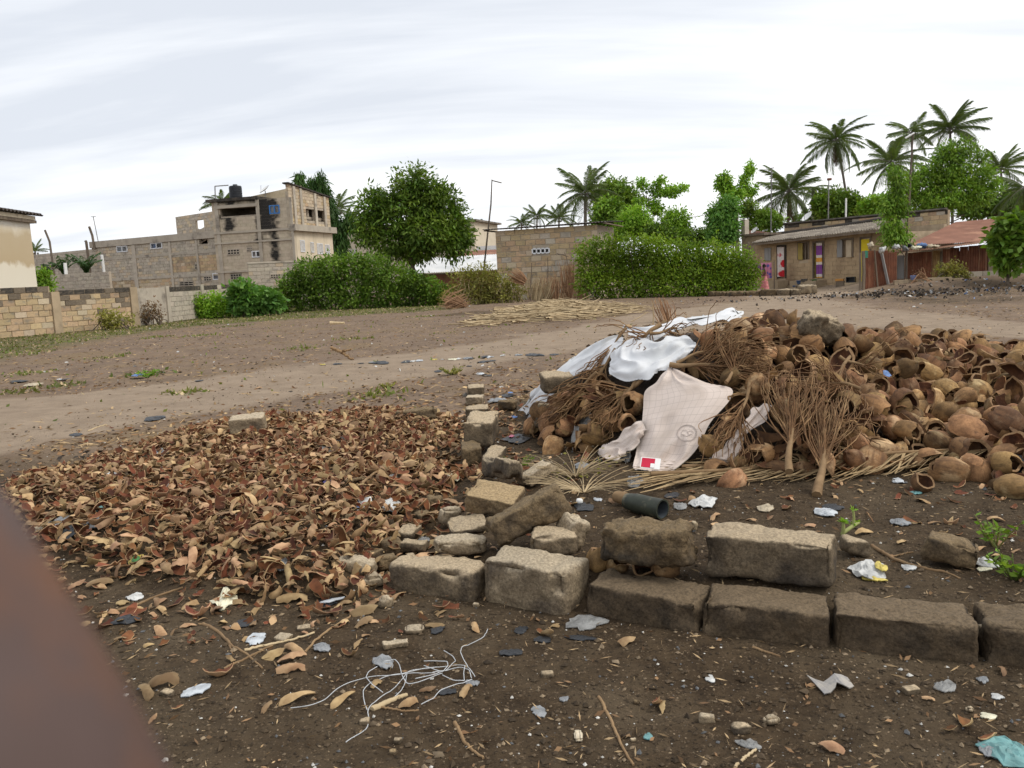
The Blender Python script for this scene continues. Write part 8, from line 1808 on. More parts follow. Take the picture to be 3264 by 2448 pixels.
stick([c6b(1440, 1345), c6b(1500, 1460), c6b(1570, 1540), c6b(1640, 1590)], .007, .004, 'stalk', 'short wavy brown stick left of the pale wood chip')
stick([c5b(1430, 640), c5b(1560, 710), c5b(1640, 800), c5b(1760, 870), c5b(1850, 960)], .008, .004, 'stalk', 'forked grey brown twig below the husk field', side=[([c5b(1600, 745), c5b(1640, 850)], .005, .003), ([c5b(1470, 650), c5b(1405, 640)], .006, .004)])
stick([c5b(1580, 965), c5b(1700, 900), c5b(1820, 840), c5b(1920, 790)], .005, .004, 'stalk', 'pale wavy twig crossing the forked twig')
stick([c5b(1720, 825), c5b(1900, 785), c5b(2080, 745), c5b(2220, 700)], .006, .004, 'straw', 'long straight pale stalk right of the forked twig')
stick([c6b(380, 840), c6b(450, 760), c6b(540, 690), c6b(640, 620), c6b(705, 590), c6b(700, 545)], .005, .004, 'stalk', 'curving pale brown root in the left foreground')
stick([c5b(810, 550), c5b(980, 500), c5b(1140, 430), c5b(1290, 385)], .007, .005, 'stalk', 'long root along the near edge of the husk field')
stick([c5b(690, 590), c5b(760, 575)], .007, .005, 'stalk', 'short root end at the left of the foreground')
stick([c5b(820, 240), c5b(950, 220), c5b(1080, 215), c5b(1300, 150)], .005, .004, 'twig', 'thin twig on the husks above the yellow wrapper', off=.03)
stick([c2b(1000, 755), c2b(1080, 690), c2b(1190, 610)], .010, .004, 'stalk', 'split pale stick pointing up in the husk field', off=.06)
stick([c2b(890, 745), c2b(950, 730), c2b(1020, 715)], .014, .010, 'stone_dark', 'dark wet wood piece at the foot of the split stick', off=.05)
stick([c2b(1110, 1150), c2b(1200, 1060), c2b(1290, 1005)], .008, .005, 'stalk', 'pale twig rising out of the husks near the slabs', off=.05)
stick([c4b(1290, 460), c4b(1430, 540), c4b(1560, 585), c4b(1730, 615)], .009, .006, 'stalk', 'long brown twig behind the kerb at the right', side=[([c4b(1400, 525), c4b(1500, 500), c4b(1540, 498)], .004, .003), ([c4b(1730, 615), c4b(1830, 660)], .005, .003)])
stick([c4b(570, 1072), c4b(660, 1105), c4b(735, 1128)], .005, .004, 'stalk', 'short stick at the foot of the soil covered kerb block')
stick([c4b(1260, 250), c4b(1300, 310)], .003, .002, 'twig', 'thin red brown straw above the broken plant stem', off=.01)
stick([c7b(1900, 1650), c7b(1980, 1580), c7b(2070, 1510)], .005, .004, 'straw', 'straight straw stick at the bottom right of centre')
stick([c6b(855, 1245), c6b(950, 1200), c6b(1095, 1145)], .011, .007, 'straw', 'flat pale stalk lying under the strings')
stick([c6b(920, 1240), c6b(1010, 1245), c6b(1080, 1265), c6b(1180, 1255)], .004, .003, 'stalk', 'thin wavy root below the flat stalk')
stick([c8(150, 715), c8(240, 750), c8(345, 820)], .03, .02, 'stalk', 'long forked pale branch lying beyond the path', side=[([c8(240, 748), c8(330, 730)], .02, .012)], wob=.02)
stick([c8(140, 495), c8(270, 497)], .03, .02, 'straw', 'pale palm stalk lying on the dirt beyond the path')
stick([c1b(620, 385), c1b(690, 355), c1b(755, 340)], .008, .006, 'straw', 'pale bent stick on the near path')
M['string'] = mat('white_string', (.62, .64, .66), (.5, .52, .54), 30, rough=.5, var=.05)
STR = [[(670, 1485), (740, 1430), (820, 1380), (835, 1320), (818, 1250), (850, 1205), (930, 1150), (1010, 1095), (1060, 1040), (1110, 980), (1200, 960), (1290, 950)],
  [(820, 1255), (795, 1180), (790, 1110), (840, 1060), (900, 1030), (1040, 995), (1180, 965), (1330, 945), (1440, 930), (1510, 940)],
  [(280, 1240), (420, 1225), (520, 1185), (600, 1110), (690, 1055), (830, 1020), (1000, 1000), (1150, 985), (1300, 990)],
  [(940, 905), (1010, 888), (1045, 930), (1070, 1020), (1105, 1065), (1180, 1050), (1270, 1015), (1350, 995)],
  [(1220, 910), (1300, 905), (1385, 905), (1390, 940), (1360, 970), (1300, 1000), (1160, 1030)], [(1360, 835), (1420, 865), (1445, 900), (1400, 950), (1360, 975), (1280, 985)],
  [(1670, 680), (1640, 740), (1560, 780), (1490, 800), (1475, 840), (1500, 900), (1540, 960), (1580, 1015)], [(1510, 940), (1500, 990), (1505, 1045), (1430, 1045), (1350, 1005)], [(1560, 1035), (1450, 1070), (1340, 1110), (1280, 1170), (1200, 1210)],
  [(890, 945), (830, 980), (810, 1020), (860, 1070), (930, 1130)], [(1100, 985), (1090, 1050), (1060, 1110), (1015, 1155)], [(1220, 940), (1330, 975), (1480, 950), (1540, 970), (1555, 1025)]]
def strings():
 mb = MB()
 for q, L_ in enumerate(STR):
  P = np.array([hit1(*c6b(*a), .008 + .003 * (q % 5)) for a in L_]); d = np.r_[0, np.cumsum(np.linalg.norm(np.diff(P, axis=0), axis=1))]; s = np.linspace(0, d[-1], 70); C_ = np.stack([np.interp(s, d, P[:, k]) for k in range(3)], -1)
  for _ in range(6): C_[1:-1] = (C_[2:] + C_[:-2] + 2 * C_[1:-1]) / 4
  C_[:, 2] += .006 * np.abs(vnoise(np.stack([s * 14, 0 * s + q, 0 * s], -1), q))
  add_tube(mb, C_, np.full(70, .0014), 5)
 tag(mb.obj('string_tangle', M['string'], None, tuple(ground(*c6b(1150, 1000))), True), 'tangle of thin white plastic strings on the foreground soil', 'string', kind='thing')
strings()

# ------------------------------------------------------------------ loose ground cover
def pebbles():
 r = np.random.default_rng(8); mb = MB(); oc = np.array([[1, 0, 0], [-1, 0, 0], [0, 1, 0], [0, -1, 0], [0, 0, 1], [0, 0, -1]], float); of = np.array([[0, 2, 4], [2, 1, 4], [1, 3, 4], [3, 0, 4], [2, 0, 5], [1, 2, 5], [3, 1, 5], [0, 3, 5]])
 def put(N_, lo, hi, s0, s1, mats_, pw, test=None):
  y = lo[1] + (hi[1] - lo[1]) * r.random(N_) ** pw; x = r.uniform(-1, 1, N_) * (y * .68 + .2); ok = np.ones(N_, bool) if test is None else test(x, y); x, y = x[ok], y[ok]; n = len(x)
  s = s0 * (s1 / s0) ** (r.random(n) ** 2.2); z = S(x, y); cl = r.choice(len(mats_), n, p=[q[1] for q in mats_])
  V = oc[None] * r.uniform(.5, 1.2, (n, 6, 1)) * s[:, None, None] * r.uniform(.6, 1.3, (n, 1, 3)); a = r.uniform(0, 6.28, n); c_, s_ = np.cos(a)[:, None], np.sin(a)[:, None]
  V = np.stack([V[..., 0] * c_ - V[..., 1] * s_ + x[:, None], V[..., 0] * s_ + V[..., 1] * c_ + y[:, None], V[..., 2] * .7 + (z + s * .2)[:, None]], -1)
  F = of[None] + (np.arange(n) * 6)[:, None, None]; mb.add(V.reshape(-1, 3), F.reshape(-1, 3), np.repeat(np.array([q[0] for q in mats_])[cl], 8), np.repeat(r.random(n) * .98 + .01, 6))
 mm = [mat('soil_clod', (.085, .06, .036), (.05, .035, .021), 30, var=.45), mat('grit', (.24, .18, .115), (.15, .11, .07), 30, var=.5), mat('white_grit', (.62, .60, .55), (.5, .48, .44), 30, var=.2), mat('grey_grit', (.15, .155, .16), (.1, .1, .1), 30, var=.3)]
 put(26000, (0, 2.0), (0, 5.6), .0022, .011, ((0, .66), (1, .26), (2, .03), (3, .05)), 1.3); put(5000, (0, 2.0), (0, 7), .006, .02, ((0, .80), (1, .16), (2, .01), (3, .03)), 1.2); put(9000, (0, 5.5), (0, 20), .004, .02, ((0, .45), (1, .42), (2, .06), (3, .07)), 1.6)
 o = mb.obj('gravel', mm, None, (0, 4, 0)); tag(o, 'crumbs of soil, grit and small pebbles on the ground', 'gravel', kind='stuff')
pebbles()
def flecks():
 r = np.random.default_rng(9); mb = MB()
 def put(N_, y0, y1, pw, ln, wd, m_, test=None):
  y = y0 + (y1 - y0) * r.random(N_) ** pw; x = r.uniform(-1, 1, N_) * (y * .66 + .3)
  sp = poly_sd(np.stack([x, y], -1), PATHP); ok = (sp < 0) | (r.random(N_) < .16)
  if test is not None: ok &= test(x, y)
  x, y = x[ok], y[ok]; n = len(x); z = np.where(y < 13.8, S(x, np.minimum(y, 13.8)), H(x, y)) + .006; a = r.uniform(0, 6.28, n); l = ln * r.uniform(.4, 1.5, n); ti = r.uniform(-.12, .3, n)
  base = np.stack([x, y, z], -1); tip = base + np.stack([np.cos(a) * l, np.sin(a) * l, ti * l], -1); tip[:, 2] = np.maximum(tip[:, 2], base[:, 2])
  global rng
  kites(mb, base, tip, np.full(n, wd) * r.uniform(.5, 1.4, n), r.random(n), m=m_)
 put(11000, 7.5, 40, 1.4, .11, .007, 0); put(4500, 7.5, 40, 1.4, .08, .009, 1); put(2200, 7, 40, 1.5, .06, .013, 2); put(260, 8, 40, 1.2, .07, .03, 3); put(1600, 2.1, 6, 1.2, .035, .0025, 0); put(700, 2.1, 6, 1.2, .03, .006, 1)
 put(2600, 6.5, 13, 1.2, .06, .014, 1, lambda x, y: x < 2.5); put(1500, 6.5, 13, 1.2, .06, .012, 0, lambda x, y: x < 2.5)
 # sooty rubbish bank at the right
 c = g0(3010, 930)
 n = 1100; x = c[0] + r.normal(size=n) * 3.4; y = c[1] + r.normal(size=n) * 1.7; base = np.stack([x, y, H(x, y) + .015], -1); a = r.uniform(0, 6.28, n); l = r.uniform(.03, .15, n)
 kites(mb, base, base + np.stack([np.cos(a) * l, np.sin(a) * l, r.uniform(.0, .5, n) * l], -1), r.uniform(.02, .07, n), r.random(n), m=r.choice([2, 3, 4, 5], n, p=[.76, .04, .17, .03]))
 ms = [mat('straw_fleck', (.42, .30, .165), (.30, .20, .105), 5, var=.4), mat('leaf_fleck', (.27, .165, .085), (.18, .10, .05), 5, var=.4), mat('dark_fleck', (.05, .038, .03), (.03, .025, .02), 5, var=.4), plastic('plastic_white', *PLC['white']), plastic('plastic_grey', *PLC['grey']), plastic('plastic_blue', *PLC['blue'])]
 o = mb.obj('litter', ms, None, (0, 15, 0)); tag(o, 'straw bits, leaf bits and small rubbish strewn over the dirt', 'litter', kind='stuff')
flecks()
def grass():
 r = np.random.default_rng(10); mb = MB()
 lo, hi = GREEN.min(0), GREEN.max(0); P = r.uniform(lo - 1, hi + 1, (60000, 2)); sd = poly_sd(P, GREEN) + 1.0 * vnoise(np.stack([P[:, 0] * .8, P[:, 1] * .8, 0 * P[:, 0]], -1), 41)
 P = P[(sd > 0) & (r.random(len(P)) < .6)]
 c = [ground(*q) for q in ((470, 1195), (1200, 1260), (600, 1250), (500, 1075), (750, 1040), (350, 1140), (90, 1190), (200, 1230), (1350, 1010), (640, 1070), (60, 1250), (960, 1110), (1130, 1080))]
 P = np.vstack([P] + [q[:2] + r.normal(size=(90, 2)) * (.08 + .009 * q[1]) for q in c] + [r.uniform((-9, 9), (3, 30), (350, 2))])
 n = len(P); z = H(P[:, 0], P[:, 1]); base = np.column_stack([P, z - .01]); h = r.uniform(.03, .12, n); d = r.normal(size=(n, 3)) * .9; d[:, 2] = .7; d /= np.linalg.norm(d, axis=1)[:, None]
 kites(mb, base, base + d * h[:, None], r.uniform(.008, .03, n), vnoise(base * .5, 3) * .5 + r.random(n) * .4, m=r.choice([0, 1], n, p=[.8, .2]))
 o = mb.obj('grass', [M['grass'], M['straw']], None, (-10, 28, 0)); tag(o, 'low patchy grass along the block wall and in thin tufts', 'grass', kind='stuff')
grass()

# ------------------------------------------------------------------ small plants
def sprig(name, label, c, n, h, leaf, m, seed, spread=.5, cat='plant', stem=.004, nl=7, stem_m='grass', lw=.4, off=0):
 r = np.random.default_rng(seed); p = hit1(*c, off); t = thing(name, label, cat, tuple(p)); ms, ml = MB(), MB(); B, T, W = [], [], []
 for q in range(n):
  a = r.uniform(0, 6.28); d = np.array([math.cos(a) * spread, math.sin(a) * spread, 1]) * h * r.uniform(.6, 1.1); k = np.linspace(0, 1, 6)[:, None]; P = p + np.array([math.cos(a), math.sin(a), 0]) * h * .15 * r.random() + d * k; P[:, 2] -= h * .25 * spread * k[:, 0] ** 2
  add_tube(ms, P, np.linspace(stem, stem * .5, 6), 5)
  for j in range(nl):
   f = r.uniform(.25, 1); b_ = P[0] + (P[-1] - P[0]) * f; u = r.normal(size=3); u[2] = abs(u[2]) * .4; u /= np.linalg.norm(u); B.append(b_); T.append(b_ + u * leaf * r.uniform(.6, 1.2)); W.append(leaf * lw * r.uniform(.7, 1.1))
 part('stems', ms, stem_m, t)
 if B: kites(ml, np.array(B), np.array(T), np.array(W) * .6, r.random(len(B))); part('leaves', ml, m, t)
 return t
sprig('small_herb', 'small leafy green herb at the right edge behind the kerb', c4b(2150, 660), 14, .13, .042, 'leaf_mid', 1, .8)
sprig('small_herb', 'smaller green herb above the brown tilted stone', c4b(2040, 470), 9, .15, .04, 'leaf_mid', 2, .6)
sprig('small_weed', 'tiny green weed behind the tilted block of the stone row', c5(350, 1195), 12, .11, .022, 'leaf_mid', 3, 1.0)
sprig('weed_tuft', 'low green weed tuft in the dirt left of the path', (470, 1205), 18, .16, .06, 'leaf_bright', 4, .9)
sprig('weed_tuft', 'low dull green weed tuft at the near edge of the path', (1440, 1195), 26, .14, .05, 'leaf_olive', 5, 1.2)
sprig('weed_tuft', 'grey green weed tuft among loose husks left of the stone row', (1235, 1238), 18, .10, .04, 'leaf_olive', 6, 1.2)
sprig('dry_grass_tuft', 'yellow dry grass patch between the tilted block and the clear bag', c5(740, 1260), 70, .20, .03, 'leaf_olive', 7, 1.6, stem=.0026, nl=1, stem_m='straw')
sprig('dry_grass_tuft', 'second yellow dry straw patch just above the black bag', c5(800, 1370), 50, .18, .03, 'leaf_olive', 8, 1.9, stem=.0028, nl=0, stem_m='straw')
def stump():
 p = hit1(*c4b(1110, 420)); t = thing('plant_stem', 'pale green broken plant stem with budding shoots behind the big clean block', 'plant stem', tuple(p)); mb = MB()
 gm_ = mat('green_stem', (.33, .36, .13), (.26, .28, .10), 8, var=.05); Q = [hit1(*c4b(1105, 425), .0), hit1(*c4b(1118, 390), .05), hit1(*c4b(1128, 330), .10)]
 base = p; tip1 = p + np.array([.005, .0, .085]); tip2 = p + np.array([.075, .06, .045]); tip3 = p + np.array([.075, .06, .12]); tip4 = p + np.array([.115, .09, .05])
 add_tube(mb, [base, (base + tip1) / 2 + (.004, 0, 0), tip1], [.010, .009, .007], 8); add_tube(mb, [base + (0, 0, .03), tip2, tip4], [.009, .009, .006], 8); add_tube(mb, [tip2, (tip2 + tip3) / 2 + (.004, 0, 0), tip3], [.007, .006, .005], 8); part('stem', mb, [gm_], t, True)
 B, T = [], []; r = np.random.default_rng(4)
 for c, k in ((tip1, 22), (tip3, 8), (tip2, 12), (tip4, 8)):
  for q in range(k):
   u = r.normal(size=3); u[2] = abs(u[2]); u /= np.linalg.norm(u); B.append(c); T.append(c + u * r.uniform(.015, .032))
 ml = MB(); kites(ml, np.array(B), np.array(T), np.full(len(B), .006), r.random(len(B))); part('leaves', ml, 'leaf_bright', t)
stump()

# ------------------------------------------------------------------ dried stalks beyond the path
def stalk_mesh(seed):
 r = np.random.default_rng(seed); k = np.linspace(-.5, .5, 7); P = np.stack([k, .05 * np.sin(k * r.uniform(2, 5) + r.uniform(0, 6)), .02 + .03 * r.random() * (k + .5)], -1); mb = MB(); V, F = tube(P, np.linspace(.032, .012, 7) * r.uniform(.7, 1.3), 5); V[:, 2] = .02 + (V[:, 2] - .02) * .6; mb.add(V, F); return mb.mesh('dry_stalk', [M['straw']])
SKM = [stalk_mesh(k) for k in range(6)]
AREA = np.array([g0(*p) for p in [(1490, 1045), (1560, 1018), (1660, 985), (1760, 965), (1900, 972), (2030, 980), (2050, 990), (1960, 1008), (1800, 1032), (1620, 1040)]])
def stalks():
 r = np.random.default_rng(12); lo, hi = AREA.min(0), AREA.max(0); n = 0; mbs = MB()
 P = r.uniform(lo, hi, (3000, 2)); P = P[poly_sd(P, AREA) > -.1]; P = P[np.argsort(P[:, 1])]
 P = P[np.sort(r.choice(len(P), min(len(P), 560), replace=False))]
 for i, (x, y) in enumerate(P):
  d = max(0, float(poly_sd(np.array([[x, y]]), AREA)[0])); Mx = Matrix.Translation((x, y, gz(x, y) + r.uniform(.0, .05 + .16 * min(1, d)))) @ Matrix.Rotation(r.normal(.22, .42), 4, 'Z') @ Matrix.Rotation(r.normal(0, .10), 4, 'Y') @ Matrix.Diagonal((r.uniform(.5, 1.5), r.uniform(.7, 1.5), r.uniform(.7, 1.5), 1))
  if i < 240: tag(inst('dry_stalk', SKM[i % 6], Mx), ('long' if Mx.to_scale()[0] > 1 else 'short') + ' dry palm stalk in the flat heap beyond the path, ' + ('left end' if x < -.3 else 'left half' if x < 1 else 'right half' if x < 2.5 else 'right end'), 'palm stalk', 'dry palm stalks spread on the ground', 'thing')
  else: add_mesh(mbs, SKM[i % 6], Mx, r.random())
 tag(mbs.obj('dry_stalks', [M['straw']], None, (1, 30, 0)), 'further dry stalks deeper in the flat heap', 'palm stalks', kind='stuff')
stalks()
def bundle(name, label, foot, top, Y, n, sp, m, seed, w=.02, foot_sp=.15, cat='dry bundle', on_ground=True):
 r = np.random.default_rng(seed); A = dep(*foot, Y); Bq = dep(*top, Y)
 if on_ground: A[2] = gz(A[0], A[1])
 t = thing(name, label, cat, tuple(A)); mb = MB(); ax = Bq - A; Ln = np.linalg.norm(ax); s1 = np.cross(ax, [0, 1, 0]); s1 /= np.linalg.norm(s1); s2 = np.cross(ax, s1); s2 /= np.linalg.norm(s2)
 for q in range(n):
  f, g = r.normal(size=2) * .5; a = A + s1 * f * sp * foot_sp + s2 * g * sp * foot_sp; l = r.uniform(.6, 1.12); e_ = A + ax * l + s1 * f * sp + s2 * g * sp * .6; mid = (a + e_) / 2 + s1 * f * sp * .12
  P = np.array([a, (a + mid) / 2, mid, (mid + e_) / 2, e_]); P += r.normal(size=P.shape) * .01; V, F = tube(P, w * r.uniform(.5, 1.2) * np.array([1, .9, .8, .6, .3]), 4); mb.add(V, F, 0, r.random())
 part('stems', mb, m, t); return t
bundle('dry_frond_bundle', 'reddish dry frond bundle standing against the hut wall by the hedge', c3(935, 885), c3(930, 680), 40.0, 110, .42, 'straw_red', 1, .018)
bundle('dry_frond_bundle', 'dry straw sheaf leaning at the left front of the hut', c3(740, 925), c3(770, 780), 39.4, 130, .62, 'straw', 2, .018, .7)
bundle('dry_frond_bundle', 'brown dry sheaf in the middle of the hut front', c3(830, 900), c3(815, 770), 39.8, 110, .7, 'straw_red', 3, .018, .7)
bundle('dry_frond_bundle', 'dry frond bundle hanging over the straggly bush beside the hut', c3(650, 805), c3(555, 745), 38.4, 70, .3, 'straw_red', 4, .02, .4, on_ground=False)
bundle('dry_frond_bundle', 'pile of reddish dry fronds at the foot of the large bush', c3(150, 985), c3(280, 915), 35.5, 70, .5, 'straw_red', 5, .025, .7)
bundle('dry_frond_bundle', 'dry fronds splayed left at the foot of the large bush', c3(270, 985), c3(110, 925), 35.4, 40, .35, 'straw_red', 6, .022, .4)
bundle('dry_frond_bundle', 'stiff dry frond clump standing on the dirt just behind the pile', c3(1560, 1045), c3(1510, 905), 21.0, 36, .32, 'straw_red', 7, .014, .8)
bundle('dry_frond_bundle', 'low dry brush at the hut corner beside the hedge', c3(1000, 900), c3(1020, 800), 39.0, 70, .5, 'straw_red', 8, .015, .8)
for q, (a, b_, Y, lab) in enumerate([(c3(680, 800), c3(692, 680), 40.6, 'thin dark pole leaning on the left of the hut wall'), (c3(790, 780), c3(795, 645), 40.6, 'curved thin pole in the middle of the hut wall'), (c3(925, 700), c3(903, 612), 40.4, 'thin pole rising from the reddish bundle'), (c3(855, 620), c3(930, 640), 40.4, 'thin pole lying crosswise on the reddish bundle'), (c3(1470, 1110), c3(1468, 935), 12.5, 'straight pale straw standing up from the left slope of the pile'), (c3(1330, 1057), c3(1440, 992), 20.5, 'pale flat stalk leaning right behind the pile'), (c3(1570, 1100), c3(1690, 1020), 12.0, 'dry brown blade standing on the pile ridge')]):
 P = [dep(*a, Y), (dep(*a, Y) + dep(*b_, Y)) / 2 + np.array([.01 * Y / 10, 0, 0]), dep(*b_, Y)]
 if Y > 30 and q < 2: P[0][2] = gz(P[0][0], P[0][1])
 mb = MB(); add_tube(mb, P, np.array([.022, .02, .014]) * (1 if Y > 30 else .5), 5); tag(mb.obj('thin_pole', M['bark'] if Y > 30 else M['straw'], None, tuple(P[0])), lab, 'pole', kind='thing')

# ------------------------------------------------------------------ the yard: girl, washing, pot, basins, kerb
def person():
 Y = 37.8; ft = dep(2437, 931, Y); ft[2] = gz(ft[0], ft[1]); s = (931 - 838) * Y / FPX / 1.0
 t = thing('person', 'girl in a long pink skirt standing barefoot in the yard, arms bent before her', 'person', tuple(ft))
 # skeleton in units of body height, x right, y towards the camera negative, facing left
 J = {'pel': (0, 0, .52), 'sp': (-.005, 0, .64), 'ch': (-.012, 0, .75), 'nk': (-.015, 0, .835), 'hd': (-.022, 0, .90), 'top': (-.02, 0, .965),
   'sl': (-.02, -.085, .79), 'el': (.005, -.115, .64), 'wl': (-.10, -.10, .61), 'hl': (-.135, -.095, .615), 'sr': (-.005, .085, .79), 'er': (.01, .115, .64), 'wr': (-.10, .085, .63), 'hr': (-.135, .08, .64),
   'hipl': (0, -.045, .49), 'kl': (-.005, -.045, .27), 'al': (.01, -.042, .04), 'tl': (-.065, -.045, .012), 'hipr': (0, .045, .49), 'kr': (.0, .05, .27), 'ar': (.02, .05, .04), 'tr': (-.05, .055, .012)}
 E_ = [('pel', 'sp'), ('sp', 'ch'), ('ch', 'nk'), ('nk', 'hd'), ('hd', 'top'), ('ch', 'sl'), ('sl', 'el'), ('el', 'wl'), ('wl', 'hl'), ('ch', 'sr'), ('sr', 'er'), ('er', 'wr'), ('wr', 'hr'), ('pel', 'hipl'), ('hipl', 'kl'), ('kl', 'al'), ('al', 'tl'), ('pel', 'hipr'), ('hipr', 'kr'), ('kr', 'ar'), ('ar', 'tr')]
 R_ = dict(pel=.075, sp=.062, ch=.07, nk=.028, hd=.055, top=.038, sl=.034, el=.024, wl=.017, hl=.016, sr=.034, er=.024, wr=.017, hr=.016, hipl=.055, kl=.034, al=.02, tl=.016, hipr=.055, kr=.034, ar=.02, tr=.016)
 for h, wj, sg in (('hl', 'wl', -1), ('hr', 'wr', 1)):
  b_ = np.array(J[h])
  for q, (dy, ln) in enumerate(((-.018, .04), (-.006, .048), (.006, .046), (.017, .036))):
   a1 = b_ + np.array([-.018, dy, -.002]); a2 = a1 + np.array([-ln * .55, dy * .3, -.012]); J[f'{h}f{q}a'], J[f'{h}f{q}b'] = tuple(a1), tuple(a2); R_[f'{h}f{q}a'] = .0075; R_[f'{h}f{q}b'] = .005; E_ += [(h, f'{h}f{q}a'), (f'{h}f{q}a', f'{h}f{q}b')]
  J[h + 't'] = tuple(b_ + np.array([-.012, -sg * .024, .014])); R_[h + 't'] = .007; E_.append((h, h + 't'))
 ks = list(J); me = bpy.data.meshes.new('body'); me.from_pydata([tuple(ft + np.array(J[k]) * s) for k in ks], [(ks.index(a), ks.index(b_)) for a, b_ in E_], []); me.update()
 me.transform(Matrix.Translation(-Vector(ft))); o = link(bpy.data.objects.new('body', me), t, tuple(ft)); md = o.modifiers.new('skin', 'SKIN'); o.modifiers.new('sub', 'SUBSURF').levels = 1; o.modifiers['sub'].render_levels = 1; md.use_smooth_shade = True
 sk = me.skin_vertices[0].data
 for k, q in enumerate(ks): sk[k].radius = (R_[q] * s, R_[q] * s); sk[k].use_root = q == 'pel'
 sm = mat('dark_skin', (.075, .042, .028), (.06, .034, .023), 5, rough=.5, var=0); me.materials.append(sm)
 # face: nose, eyes, mouth, ears as one small part set; hair cap
 hd = ft + np.array(J['hd']) * s; mb = MB()
 V, F = tube([hd + np.array([-.05, 0, .012]) * s, hd + np.array([-.066, 0, -.004]) * s, hd + np.array([-.055, 0, -.012]) * s], np.array([.006, .011, .005]) * s, 6); mb.add(V, F)
 for y in (-.053, .053): add_tube(mb, [hd + np.array([.005, y, .016]) * s, hd + np.array([.008, y * 1.1, 0]) * s, hd + np.array([.003, y, -.014]) * s], [.006 * s, .01 * s, .006 * s], 6)
 part('nose_and_ears', mb, [sm], t, True)
 mb = MB()
 for y in (-.022, .022): add_tube(mb, [hd + np.array([-.054, y - .007, .014]) * s, hd + np.array([-.056, y, .014]) * s, hd + np.array([-.054, y + .007, .014]) * s], [.003 * s, .005 * s, .003 * s], 5)
 part('eyes', mb, 'white', t); mb = MB(); add_tube(mb, [hd + np.array([-.053, -.016, -.028]) * s, hd + np.array([-.057, 0, -.028]) * s, hd + np.array([-.053, .016, -.028]) * s], [.003 * s, .005 * s, .003 * s], 5); part('mouth', mb, mat('lips', (.12, .04, .035), var=0), t)
 th = np.linspace(0, 2 * np.pi, 17)[:-1]
 def lathe(rows, nm, m_, wob=0):
  V = np.array([[ft[0] + (cx + rx * math.cos(a) * (1 + wob * math.sin(a * 7) * (1 if k > 0 else .3))) * s, ft[1] + ry * math.sin(a) * (1 + wob * math.sin(a * 7)) * s, ft[2] + z * s] for k, (z, rx, ry, cx) in enumerate(rows) for a in th]); n = 16
  i = np.arange(len(rows) - 1)[:, None] * n; j = np.arange(n)[None]; F = np.stack([i + j, i + (j + 1) % n, i + n + (j + 1) % n, i + n + j], -1).reshape(-1, 4); part(nm, MB().add(V, F), m_, t, True)
 pk = mat('pink_cloth', (.56, .21, .21), (.40, .13, .14), 9, var=.03, c3=(.66, .34, .30), scale3=6)
 lathe([(.585, .072, .085, -.003), (.50, .095, .105, 0), (.36, .115, .125, .004), (.22, .135, .145, .008), (.13, .15, .16, .012)], 'skirt', pk, .05)
 lathe([(.79, .05, .075, -.012), (.74, .082, .098, -.012), (.66, .076, .092, -.006), (.575, .08, .094, -.002)], 'top', mat('brown_pink_cloth', (.30, .12, .11), (.22, .085, .08), 8, var=.03), .02)
 lathe([(.875, .058, .058, .004), (.91, .062, .06, .0), (.945, .055, .053, -.008), (.972, .035, .035, -.014), (.985, .004, .004, -.016)], 'hair', mat('black_hair', (.012, .01, .009), rough=.8, var=0), .03)
person()
